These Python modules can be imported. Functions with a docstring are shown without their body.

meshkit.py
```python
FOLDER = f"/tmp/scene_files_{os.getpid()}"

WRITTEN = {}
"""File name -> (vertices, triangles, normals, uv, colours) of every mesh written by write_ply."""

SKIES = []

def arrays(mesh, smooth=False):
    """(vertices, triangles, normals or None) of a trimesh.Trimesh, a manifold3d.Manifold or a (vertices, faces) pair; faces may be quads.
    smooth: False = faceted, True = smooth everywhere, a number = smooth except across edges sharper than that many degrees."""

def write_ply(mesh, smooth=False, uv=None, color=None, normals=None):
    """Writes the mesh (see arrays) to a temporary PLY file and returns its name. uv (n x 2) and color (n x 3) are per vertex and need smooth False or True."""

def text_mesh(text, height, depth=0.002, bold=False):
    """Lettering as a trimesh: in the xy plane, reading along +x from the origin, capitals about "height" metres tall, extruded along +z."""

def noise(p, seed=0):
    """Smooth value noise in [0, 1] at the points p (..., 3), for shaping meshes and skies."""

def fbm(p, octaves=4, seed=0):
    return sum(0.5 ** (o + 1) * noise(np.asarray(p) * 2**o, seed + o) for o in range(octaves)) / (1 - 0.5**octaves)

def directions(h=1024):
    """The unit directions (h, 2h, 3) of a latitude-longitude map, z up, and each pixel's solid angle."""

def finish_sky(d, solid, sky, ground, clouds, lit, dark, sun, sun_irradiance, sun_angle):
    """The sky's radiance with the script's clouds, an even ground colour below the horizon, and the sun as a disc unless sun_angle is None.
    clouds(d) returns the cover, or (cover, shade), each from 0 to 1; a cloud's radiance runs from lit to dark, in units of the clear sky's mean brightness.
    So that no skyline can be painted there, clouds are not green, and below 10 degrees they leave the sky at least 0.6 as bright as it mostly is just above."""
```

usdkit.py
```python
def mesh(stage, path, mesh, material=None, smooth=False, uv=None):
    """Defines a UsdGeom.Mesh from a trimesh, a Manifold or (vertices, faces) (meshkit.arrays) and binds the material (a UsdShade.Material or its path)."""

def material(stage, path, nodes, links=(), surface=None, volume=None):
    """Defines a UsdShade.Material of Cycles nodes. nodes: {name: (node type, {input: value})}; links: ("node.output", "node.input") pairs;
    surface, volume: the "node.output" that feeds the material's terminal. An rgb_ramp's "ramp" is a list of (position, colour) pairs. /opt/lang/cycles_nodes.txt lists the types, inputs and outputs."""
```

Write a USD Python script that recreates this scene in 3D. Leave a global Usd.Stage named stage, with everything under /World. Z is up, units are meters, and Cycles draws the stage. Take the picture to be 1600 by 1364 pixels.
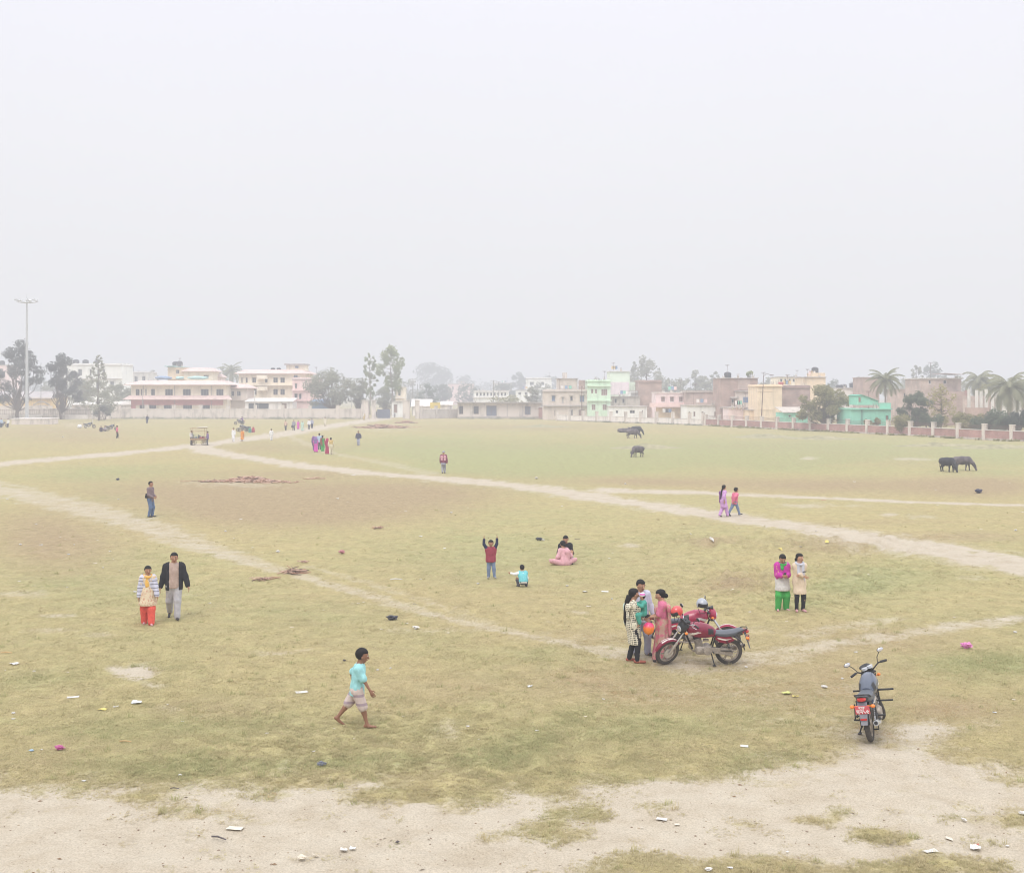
import math, random
import numpy as np
import trimesh
import shapely.geometry as sg
import usdkit, meshkit
from pxr import Usd, UsdGeom, UsdLux, UsdShade, Gf, Sdf, Vt
from scipy.spatial import cKDTree

stage = Usd.Stage.CreateInMemory()
UsdGeom.SetStageUpAxis(stage, "Z")
UsdGeom.Xform.Define(stage, "/World")
UsdGeom.Scope.Define(stage, "/World/Looks")

# ------------------------------------------------------------------ camera, sky, sun, exposure
FPX, CAM_H, HOR, CX = 1840.0, 5.88, 616.0, 800.0          # focal length in photo pixels, eye height, horizon row
cam = UsdGeom.Camera.Define(stage, "/World/camera")
cam.CreateHorizontalApertureAttr(36.0)
cam.CreateVerticalApertureAttr(36.0 * 1364 / 1600)
cam.CreateFocalLengthAttr(36.0 * FPX / 1600)
cam.CreateVerticalApertureOffsetAttr(-(682 - HOR) * 36.0 / 1600)
cam.CreateClippingRangeAttr(Gf.Vec2f(0.1, 20000))
cam.CreateExposureAttr(0.06)
x_ = UsdGeom.Xformable(cam)
x_.AddTranslateOp().Set(Gf.Vec3d(0, 0, CAM_H))
x_.AddRotateXOp().Set(90.0)

SUN_EL, SUN_AZ = math.radians(58), math.radians(200)      # azimuth = atan2(x, y): behind the camera, a little left
SKY_STRENGTH = 0.1
sky_ramp = [(0.0, (.79, .786, .795)), (.08, (.832, .828, .85)), (.2, (.885, .882, .918)), (.31, (.915, .912, .985)), (.45, (1.12, 1.13, 1.22)),
            (.6, (1.5, 1.52, 1.62)), (.8, (1.9, 1.93, 2.03)), (1.0, (2.1, 2.13, 2.24))]
usdkit.material(stage, "/World/Looks/sky_look", {
    "tc": ("texture_coordinate", {}), "xyz": ("separate_xyz", {}),
    "ramp": ("rgb_ramp", {"ramp": [(p, tuple(v / 2.5 for v in c)) for p, c in sky_ramp]}),
    "cloud": ("noise_texture", {"scale": 1.6, "detail": 3.0, "roughness": .5}),
    "cm": ("map_range", {"from_min": .3, "from_max": .7, "to_min": .985, "to_max": 1.015}),
    "gain": ("mix_color", {"blend_type": "multiply", "fac": 1.0, "b": (25., 25., 25.)}),
    "vary": ("mix_color", {"blend_type": "multiply", "fac": 1.0}),
    "cc": ("combine_color", {}),
    "sky": ("sky_texture", {"sky_type": "single_scattering", "sun_disc": False, "sun_elevation": SUN_EL, "sun_rotation": SUN_AZ, "air_density": 1.0, "aerosol_density": 2.0}),
    "over": ("mix_color", {"blend_type": "mix", "fac": 0.97}),
    "bg": ("background_shader", {"strength": SKY_STRENGTH})},
    [("tc.generated", "xyz.vector"), ("xyz.z", "ramp.fac"), ("ramp.color", "gain.a"), ("tc.generated", "cloud.vector"), ("cloud.fac", "cm.value"),
     ("cm.result", "cc.r"), ("cm.result", "cc.g"), ("cm.result", "cc.b"), ("gain.result", "vary.a"), ("cc.color", "vary.b"),
     ("sky.color", "over.a"), ("vary.result", "over.b"), ("over.result", "bg.color")], surface="bg.background")
dome = UsdLux.DomeLight.Define(stage, "/World/sky")
UsdShade.MaterialBindingAPI.Apply(dome.GetPrim()).Bind(UsdShade.Material.Get(stage, "/World/Looks/sky_look"))
sun = UsdLux.DistantLight.Define(stage, "/World/sun")
sun.CreateIntensityAttr(0.4); sun.CreateAngleAttr(25.0); sun.CreateNormalizeAttr(True) if hasattr(sun, "CreateNormalizeAttr") else None
sun.GetPrim().GetAttribute("inputs:normalize").Set(True) if sun.GetPrim().GetAttribute("inputs:normalize") else sun.GetPrim().CreateAttribute("inputs:normalize", Sdf.ValueTypeNames.Bool).Set(True)
sun.CreateColorAttr(Gf.Vec3f(1.0, .95, .88))
UsdGeom.Xformable(sun).AddRotateZOp().Set(-math.degrees(SUN_AZ))
UsdGeom.Xformable(sun).AddRotateXOp().Set(-(90 - math.degrees(SUN_EL)))
HAZE_DENSITY = 0.00178

# ------------------------------------------------------------------ helpers
PI = math.pi
used = {}
def numbered(parent, name):
    k = (parent, name); n = used.get(k, -1) + 1; used[k] = n
    return f"{parent}/{name}" + (f"_{n:03d}" if n else "")
def keys(prim, label=None, category=None, group=None, kind=None):
    for k, v in (("label", label), ("category", category), ("group", group), ("kind", kind)):
        if v: prim.SetCustomDataByKey(k, v)
    return prim
def obj(name, mesh, mat, parent="/World", label=None, category=None, group=None, kind=None, smooth=False, loc=None, rz=None):
    """One Mesh prim; returns its path."""
    path = numbered(str(parent), name)
    m = usdkit.mesh(stage, path, mesh, mat, smooth)
    if loc is not None: m.AddTranslateOp().Set(Gf.Vec3d(*map(float, loc)))
    if rz: m.AddRotateZOp().Set(float(rz))
    keys(m.GetPrim(), label, category, group, kind)
    return path
def thing(name, label, category, loc=(0, 0, 0), rz=0, group=None, scale=None, rx=None, ry=None):
    path = numbered("/World", name)
    x = UsdGeom.Xform.Define(stage, path)
    x.AddTranslateOp().Set(Gf.Vec3d(*map(float, loc)))
    if rz: x.AddRotateZOp().Set(float(rz))
    if rx: x.AddRotateXOp().Set(float(rx))
    if ry: x.AddRotateYOp().Set(float(ry))
    if scale: x.AddScaleOp().Set(Gf.Vec3f(scale, scale, scale))
    keys(x.GetPrim(), label, category, group)
    return path
def node(name, parent, loc=None):
    path = numbered(parent, name); x = UsdGeom.Xform.Define(stage, path)
    if loc is not None: x.AddTranslateOp().Set(Gf.Vec3d(*map(float, loc)))
    return path
def copy_of(src, name, label, category, loc, rz=0, group=None, scale=None):
    path = thing(name, label, category, loc, rz, group, scale)
    p = stage.GetPrimAtPath(path)
    p.GetReferences().AddInternalReference(src); p.SetInstanceable(True)
    return path
# pixel of the photograph -> point on the ground / at a distance
def gxy(px, py):
    d = FPX * CAM_H / (py - HOR)
    return (px - CX) / FPX * d, d
def G(px, py, dz=0.0):
    x, y = gxy(px, py)
    return np.array([x, y, gz(x, y) + dz])
def at(px, py, d):
    return np.array([(px - CX) / FPX * d, d, CAM_H - (py - HOR) / FPX * d])
def terrain_raw(x, y):
    x, y = np.asarray(x, float), np.asarray(y, float)
    p = np.stack([x, y, np.zeros_like(x)], -1)
    f = np.clip((130 - y) / 70, 0, 1)
    z = (meshkit.fbm(p * .16, 3, 5) - .5) * .22 + (meshkit.fbm(p * .9, 3, 9) - .5) * .07 * f
    for cx, cy, r, a in ROUGH:
        w = np.exp(-(((x - cx) / r) ** 2 + ((y - cy) / (r * 1.4)) ** 2))
        z = z + w * (meshkit.fbm(p * 2.2, 3, 17) - .45) * a
    return z * np.clip((y - 4) / 6, 0, 1) * np.clip((400 - y) / 250, 0, 1)
ROUGH = [(*gxy(px, py), r, a) for px, py, r, a in ((1310, 850, 4, .6), (1160, 915, 2.6, .55), (1110, 845, 2.5, .5), (1230, 895, 2.2, .4), (460, 896, 1.5, .12), (1540, 1300, 2.2, .2), (560, 1215, 3.0, .16))]
def gz(x, y):
    return float(terrain_raw(np.array([x]), np.array([y]))[0])

# ------------------------------------------------------------------ materials
mats = {}
def mat(name, color, rough=.8, amount=.12, scale=6.0, bump=0.0, metallic=0.0, spec=.3, color2=None, coat=0.0, stretch=(1, 1, 1)):
    """A plain procedural surface: two tones mixed by noise in object space, and an optional bump."""
    if name in mats: return mats[name]
    c = np.array(color, float)
    c2 = np.array(color2, float) if color2 is not None else np.clip(c * (1 - amount), 0, 1)
    c1 = np.clip(c * (1 + amount * .6), 0, 1)
    nodes = {"tc": ("texture_coordinate", {}), "mp": ("mapping", {"scale": stretch}), "n": ("noise_texture", {"scale": scale, "detail": 4.0, "roughness": .6}),
             "r": ("rgb_ramp", {"ramp": [(.3, tuple(c2)), (.7, tuple(c1))]}),
             "p": ("principled_bsdf", {"roughness": rough, "metallic": metallic, "specular_ior_level": spec, "coat_weight": coat})}
    links = [("tc.object", "mp.vector"), ("mp.vector", "n.vector"), ("n.fac", "r.fac"), ("r.color", "p.base_color")]
    if bump:
        nodes["b"] = ("bump", {"strength": bump, "distance": .02}); nodes["n2"] = ("noise_texture", {"scale": scale * 5, "detail": 3.0})
        links += [("mp.vector", "n2.vector"), ("n2.fac", "b.height"), ("b.normal", "p.normal")]
    mats[name] = usdkit.material(stage, f"/World/Looks/{name}", nodes, links, surface="p.BSDF")
    return mats[name]
def srgb(r, g, b):
    c = np.array([r, g, b]) / 255
    return tuple(np.where(c < .04045, c / 12.92, ((c + .055) / 1.055) ** 2.4))

# ------------------------------------------------------------------ mesh helpers
def cat(ms):
    ms = [m for m in ms if m is not None]
    return trimesh.util.concatenate(ms) if len(ms) > 1 else ms[0]
def tm(v, f): return trimesh.Trimesh(np.asarray(v, float), np.asarray(f, int), process=False)
def box(x0, x1, y0, y1, z0, z1):
    b = trimesh.creation.box([x1 - x0, y1 - y0, z1 - z0]); b.apply_translation([(x0 + x1) / 2, (y0 + y1) / 2, (z0 + z1) / 2]); return b
def bevel_box(x0, x1, y0, y1, z0, z1, r=.01):
    v = []
    for x, sx in ((x0, 1), (x1, -1)):
        for y, sy in ((y0, 1), (y1, -1)):
            for z, sz in ((z0, 1), (z1, -1)):
                v += [(x + sx * r, y + sy * r, z), (x + sx * r, y, z + sz * r), (x, y + sy * r, z + sz * r)]
    return trimesh.convex.convex_hull(np.array(v))
def frame_at(t):
    t = t / max(np.linalg.norm(t), 1e-9)
    u = np.cross(t, [0, 0, 1.0]);
    if np.linalg.norm(u) < 1e-3: u = np.cross(t, [0, 1.0, 0])
    u /= np.linalg.norm(u); return u, np.cross(u, t)
def rings(rs, closed_caps=True):
    """Skin over a list of rings (n x 3, same n)."""
    n = len(rs[0]); v = np.vstack(rs); f = []
    for i in range(len(rs) - 1):
        a = i * n; b = a + n
        for k in range(n):
            k2 = (k + 1) % n
            f += [(a + k, a + k2, b + k2), (a + k, b + k2, b + k)]
    if closed_caps:
        c0 = len(v); v = np.vstack([v, [np.mean(rs[0], 0)], [np.mean(rs[-1], 0)]])
        L = (len(rs) - 1) * n
        for k in range(n):
            k2 = (k + 1) % n
            f += [(c0, k2, k), (c0 + 1, L + k, L + k2)]
    m = tm(v, f)
    return m
def tube(pts, r, n=8, caps=True):
    pts = np.asarray(pts, float); r = np.broadcast_to(np.asarray(r, float), (len(pts),)); a = np.linspace(0, 2 * PI, n, endpoint=False)
    out = []; u0 = None
    for i, p in enumerate(pts):
        t = pts[min(i + 1, len(pts) - 1)] - pts[max(i - 1, 0)]
        t = t / max(np.linalg.norm(t), 1e-9)
        if u0 is None: u, w = frame_at(t)
        else:
            u = u0 - t * (u0 @ t); u /= max(np.linalg.norm(u), 1e-9); w = np.cross(u, t)
        u0 = u
        out.append(p + r[i] * (np.cos(a)[:, None] * u + np.sin(a)[:, None] * -w))
    return rings(out, caps)
def lathe(prof, n=24, axis="z", center=(0, 0, 0)):
    """prof: (radius, height) pairs, revolved about an axis through center."""
    a = np.linspace(0, 2 * PI, n, endpoint=False); out = []
    for r, h in prof:
        c, s = r * np.cos(a), r * np.sin(a); hh = np.full(n, h)
        out.append(np.stack({"z": (c, s, hh), "y": (s, hh, c), "x": (hh, c, s)}[axis], -1))
    m = rings(out, np.abs(np.array(prof[0]) - np.array(prof[-1])).max() > 1e-6); m.apply_translation(center); return m
def prism(poly, y0, y1):
    """Polygon in x,z extruded along y."""
    m = trimesh.creation.extrude_polygon(poly if not isinstance(poly, (list, tuple)) else sg.Polygon(poly), y1 - y0, engine="earcut")
    v = np.array(m.vertices); m = tm(np.stack([v[:, 0], y1 - v[:, 2], v[:, 1]], -1), m.faces)
    return m
def rotz(m, deg, about=(0, 0, 0)):
    m = m.copy(); m.apply_transform(trimesh.transformations.rotation_matrix(math.radians(deg), [0, 0, 1], about)); return m
def rot(m, deg, axis, about=(0, 0, 0)):
    m = m.copy(); m.apply_transform(trimesh.transformations.rotation_matrix(math.radians(deg), axis, about)); return m
def moved(m, *d):
    m = m.copy(); m.apply_translation(d); return m
def ball(c, r, sub=2, scale=(1, 1, 1)):
    m = trimesh.creation.icosphere(sub, 1.0); m.apply_scale(np.array(scale) * r); m.apply_translation(c); return m

# ------------------------------------------------------------------ the ground
def poly_dist(px, py, pts, width):
    """Distance (in path half-widths) of points to a polyline given in photo pixels; width is a list of half-widths in metres."""
    P = []
    W = []
    for i in range(len(pts) - 1):
        (a, b), (c, d) = gxy(*pts[i]), gxy(*pts[i + 1])
        n = max(2, int(math.hypot(c - a, d - b) / .4)); t = np.linspace(0, 1, n)
        P.append(np.stack([a + (c - a) * t, b + (d - b) * t], -1)); W.append(width[i] + (width[i + 1] - width[i]) * t)
    P, W = np.vstack(P), np.concatenate(W)
    # smooth the corners
    k = np.ones(9) / 9
    P = np.stack([np.convolve(np.pad(P[:, j], 4, mode="edge"), k, "valid") for j in (0, 1)], -1)
    d, i = cKDTree(P).query(np.stack([px, py], -1), workers=-1)
    return d / W[i]
PATHS = [  # photo pixels, half-widths in metres, strength
    ([(-120, 737), (0, 725), (150, 712), (300, 697), (420, 682), (520, 665), (590, 655), (608, 650)], [1.6, 1.6, 1.7, 2.0, 2.4, 2.6, 2.8, 2.6], 1.0),
    ([(300, 697), (345, 709), (440, 724), (560, 738), (690, 748), (800, 758), (900, 772), (1000, 787), (1100, 801), (1200, 816), (1300, 833), (1400, 851), (1500, 866), (1600, 884), (1750, 915)],
     [1.4, 1.5, 1.5, 1.4, 1.5, 1.6, 1.5, 1.35, 1.25, 1.3, 1.45, 1.8, 1.6, 1.4, 1.4], 1.0),
    ([(940, 766), (1050, 769), (1130, 771), (1200, 775), (1300, 778), (1400, 783), (1500, 787), (1600, 790), (1760, 796)], [1.2, 1.0, .95, .9, .85, .8, .75, .7, .7], .95),
    ([(-60, 752), (0, 765), (100, 787), (180, 807), (260, 832), (340, 860), (400, 878), (470, 899), (560, 927), (650, 955), (720, 974), (800, 993), (900, 1014), (1000, 1030), (1100, 1040)],
     [1.9, 1.8, 1.6, 1.4, 1.1, .8, .55, .4, .34, .32, .3, .3, .4, .6, 1.0], .62),
    ([(470, 880), (560, 907), (650, 935), (720, 960), (780, 985)], [.32, .32, .3, .3, .3], .42),
    ([(0, 912), (100, 916), (220, 922), (320, 929), (420, 935), (560, 944), (650, 949), (760, 952), (900, 985)], [.14, .14, .14, .14, .13, .13, .12, .12, .1], .42),
    ([(1100, 1040), (1180, 1030), (1250, 1018), (1330, 1000), (1420, 985), (1510, 974), (1620, 960)], [.9, .7, .6, .5, .5, .45, .4], .64),
    ([(1230, 1000), (1310, 976), (1370, 967), (1430, 960)], [.34, .38, .34, .2], .5),
    ([(430, 672), (470, 690), (520, 708), (600, 724), (680, 741)], [.8, .9, .9, 1.0, 1.0], .45),
    ([(380, 664), (560, 664)], [.5, .5], .25),
    ([(0, 664), (60, 664), (140, 662)], [.6, .6, .4], .6),
    ([(1090, 1045), (1200, 1090), (1330, 1150), (1420, 1190)], [1.0, .8, .8, 1.0], .3),
]
SPOTS = [  # photo pixel, half-size in pixels, strength: bare and worn spots
    (215, 1052, 26, 10, 1.0), (180, 1045, 14, 5, .7), (240, 1070, 22, 6, .55), (260, 1104, 24, 6, .5), (30, 928, 45, 7, .5), (85, 958, 30, 3, .6), (80, 982, 45, 5, .5), (160, 992, 25, 5, .5),
    (440, 1022, 45, 6, .6), (230, 1045, 60, 12, .3), (700, 985, 60, 8, .4), (640, 985, 60, 6, .35), (985, 851, 22, 3, .6), (905, 960, 18, 4, .6), (1110, 1040, 90, 14, .42), (1000, 1030, 70, 12, .3),
    (1350, 1150, 70, 26, .7), (1440, 1150, 60, 25, .8), (1390, 805, 14, 4, .7), (1440, 808, 30, 4, .5), (1345, 790, 25, 3, .5), (1260, 790, 45, 4, .6), (1425, 717, 30, 2, .7), (1265, 716, 14, 2, .7),
    (850, 1290, 30, 12, 0), (120, 664, 30, 6, .4), (175, 683, 26, 3, .3), (80, 672, 12, 2, .4), (370, 755, 80, 8, .45), (600, 668, 50, 7, .4), (1160, 985, 60, 10, .35), (890, 1000, 120, 10, .35),
    (700, 1140, 40, 14, .45), (1330, 1080, 60, 16, .4), (1230, 1130, 120, 20, .3), (1540, 1130, 40, 14, .4), (1020, 1090, 120, 22, .3), (1370, 980, 30, 5, .5), (1520, 905, 30, 4, .4), (600, 740, 60, 10, .3), (680, 748, 40, 6, .5)]
GREEN = [  # photo pixel, half-size, strength of green
    (1000, 712, 330, 26, .85), (760, 712, 160, 26, .75), (1300, 705, 260, 24, .75), (1560, 712, 90, 22, .6), (850, 740, 160, 14, .5), (520, 700, 110, 12, .3), (640, 690, 80, 10, .4), (250, 735, 100, 10, .4), (140, 740, 90, 14, .45), (180, 775, 60, 6, .4),
    (880, 880, 220, 60, .35), (700, 880, 120, 40, .25), (170, 915, 190, 40, .4), (540, 960, 160, 30, .35), (1320, 915, 70, 14, .7), (1250, 940, 60, 12, .4), (1560, 1040, 90, 24, .8), (1480, 1035, 80, 14, .6),
    (1180, 1110, 40, 22, .3), (1020, 1140, 130, 24, .75), (840, 1160, 70, 26, .75), (760, 1185, 70, 22, .8), (560, 1190, 120, 16, .7), (180, 1130, 190, 26, .55), (60, 1060, 80, 20, .45), (300, 1195, 230, 14, .75),
    (1170, 1190, 60, 18, .8), (1235, 1183, 50, 12, .7), (850, 1028, 50, 12, .55), (690, 1020, 100, 24, .45), (420, 1130, 120, 20, .35), (1390, 1110, 40, 14, .5), (1230, 720, 60, 14, .4), (1380, 900, 80, 20, .45), (1550, 740, 60, 8, .3)]
BROWN = [(330, 765, 260, 26, .65), (500, 790, 240, 30, .75), (640, 770, 160, 18, .6), (90, 860, 110, 40, .6), (60, 820, 80, 30, .4), (400, 800, 160, 20, .5), (1300, 757, 260, 14, .75), (1530, 760, 90, 16, .7), (1000, 752, 120, 8, .5),
         (1150, 912, 60, 16, .7), (1310, 852, 110, 14, .6), (1110, 846, 45, 6, .7), (420, 700, 120, 12, .4), (110, 680, 130, 14, .4), (1100, 1090, 200, 26, .45), (1300, 1060, 120, 40, .4), (1480, 1110, 100, 22, .6), (330, 1110, 100, 20, .3), (700, 1080, 140, 30, .25),
         (930, 1065, 120, 26, .35), (1100, 1040, 90, 8, .6), (1380, 1150, 50, 14, .5), (470, 740, 120, 6, .4), (1500, 840, 120, 8, .5), (1300, 818, 200, 4, .3), (800, 668, 160, 5, .5), (60, 1190, 90, 30, .3), (1370, 1000, 180, 30, .35), (1000, 1000, 160, 18, .3)]
NEAR_DIRT = [(-300, 1190), (0, 1216), (60, 1225), (140, 1232), (230, 1238), (330, 1232), (420, 1228), (520, 1236), (590, 1226), (660, 1228), (740, 1240), (800, 1236), (880, 1238), (960, 1228), (1060, 1218), (1160, 1212), (1260, 1205), (1320, 1180), (1370, 1160), (1420, 1155),
             (1470, 1172), (1530, 1196), (1600, 1200), (1900, 1190)]
WEEDS = [(860, 1302, 50, 13, .85), (770, 1308, 22, 7, .5), (925, 1268, 13, 6, .7), (880, 1266, 18, 5, .5), (1030, 1258, 26, 5, .45), (1015, 1348, 36, 12, .8), (1120, 1358, 180, 16, .75), (1240, 1352, 110, 18, .7), (1370, 1305, 28, 9, .9), (1415, 1312, 12, 5, .9), (1500, 1350, 60, 14, .75),
         (1590, 1280, 30, 18, .7), (1310, 1270, 14, 8, .6), (1290, 1282, 24, 4, .5), (1480, 1282, 60, 6, .5), (1540, 1315, 60, 8, .5), (1150, 1287, 10, 5, .7), (1170, 1285, 12, 4, .7), (1505, 1258, 18, 5, .5), (1255, 1280, 20, 4, .5), (210, 1245, 55, 7, .8), (60, 1238, 10, 4, .5), (600, 1240, 40, 5, .6),
         (700, 1240, 90, 10, .55), (440, 1240, 50, 4, .4), (1400, 1240, 30, 6, .3), (1580, 1220, 60, 12, .5), (1540, 1175, 50, 14, .5), (390, 1285, 50, 10, .3), (1440, 1350, 160, 10, .4), (280, 1265, 60, 8, .3)]
def masks(x, y):
    """dirt, green, brown at ground points."""
    x, y = np.asarray(x, float), np.asarray(y, float)
    p = np.stack([x, y, np.zeros_like(x)], -1)
    n1 = meshkit.fbm(p * .35, 3, 3); n2 = meshkit.fbm(p * 1.7, 4, 11); n3 = meshkit.fbm(p * .06, 3, 21)
    yy = np.maximum(y, 6.0)
    px, py = CX + x / yy * FPX, HOR + FPX * CAM_H / yy
    dirt = np.zeros_like(x)
    for pts, w, s in PATHS:
        d = poly_dist(x, y, pts, w) + (n2 - .5) * 1.5 + (n1 - .5) * .6
        e = 1 / (1 + np.exp((d - 1.0) * 6.0)); soft = .45 / (1 + np.exp((d - 1.7) * 3.2))
        dirt = np.maximum(dirt, s * np.clip(.72 + .55 * n1 + .3 * (n2 - .5), .6, 1.05) * np.maximum(e, soft))
    for a, b, ra, rb, s in SPOTS:
        q = ((px - a) / ra) ** 2 + ((py - b) / rb) ** 2
        dirt = np.maximum(dirt, s / (1 + np.exp((np.sqrt(q) + (n2 - .5) * 1.6 - 1) * 4)))
    edge = np.interp(px, [q[0] for q in NEAR_DIRT], [q[1] for q in NEAR_DIRT])
    nd = (py - edge) / 26 + (n2 - .5) * 2.6 + (n1 - .5) * 1.6
    near = 1 / (1 + np.exp(-nd * 1.7)); near = np.where(y < 6.5, 1, near)
    for a, b, ra, rb, s in WEEDS:
        q = np.sqrt(((px - a) / ra) ** 2 + ((py - b) / rb) ** 2) + (n2 - .5) * 2.4
        near = near * (1 - s * .9 / (1 + np.exp((q - 1) * 3)))
    dirt = np.maximum(dirt, near)
    green = .18 + (n3 - .5) * .5 + (n1 - .5) * .5; brown = .22 + (.5 - n3) * .4 + (n2 - .5) * .3
    for a, b, ra, rb, s in GREEN:
        green = green + (s if b < 1000 else s * .62) * np.exp(-(((px - a) / ra) ** 2 + ((py - b) / rb) ** 2) * 1.1)
    for a, b, ra, rb, s in BROWN:
        brown = brown + s * np.exp(-(((px - a) / ra) ** 2 + ((py - b) / rb) ** 2) * 1.1)
    far = np.clip((y - 230) / 60, 0, 1)
    return np.clip(dirt, 0, 1), np.clip(green, 0, 1) * (1 - far * .3), np.clip(brown, 0, 1)

rr = FPX * CAM_H / np.concatenate([[.6 + 0.0, 2.5, 5], np.arange(8, 60, 1.6), np.arange(60, 780, 2.2), np.array([820, 900, 1050, 1300, 1700, 2400])])[::-1]
rr = rr[rr < 2150]; rr = np.append(rr, 2200.0)
aa = np.radians(np.concatenate([np.linspace(-180, -40, 24)[:-1], np.linspace(-40, -25.5, 20)[:-1], np.linspace(-25.5, 25.5, 480), np.linspace(25.5, 40, 20)[1:], np.linspace(40, 180, 24)[1:]]))[:-1]
A, R = np.meshgrid(aa, rr, indexing="xy")
gx_, gy_ = (R * np.sin(A)).ravel(), (R * np.cos(A)).ravel()
front = gy_ > 5
gm = np.zeros((len(gx_), 3)); gm[:, 0] = .6; gm[:, 2] = .3
gm[front] = np.stack(masks(gx_[front], gy_[front]), -1)
gzv = terrain_raw(gx_, gy_)
dirtpress = np.clip(gm[:, 0], 0, 1) * np.clip((120 - gy_) / 60, 0, 1) * front
gzv = gzv - dirtpress * .015
V = np.stack([gx_, gy_, gzv], -1); V = np.vstack([V, [[0, 0, 0]]])
na, nr = len(aa), len(rr); F = []
I = np.arange(na * nr).reshape(nr, na); J = np.roll(I, -1, 1)
quads = np.stack([I[:-1], I[1:], J[1:], J[:-1]], -1).reshape(-1, 4)
faces = np.vstack([quads[:, [0, 1, 2]], quads[:, [0, 2, 3]], np.stack([np.full(na, na * nr), I[0], J[0]], -1)])
tri_n = np.cross(V[faces[0, 1]] - V[faces[0, 0]], V[faces[0, 2]] - V[faces[0, 0]])
if tri_n[2] < 0: faces = faces[:, ::-1]

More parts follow.
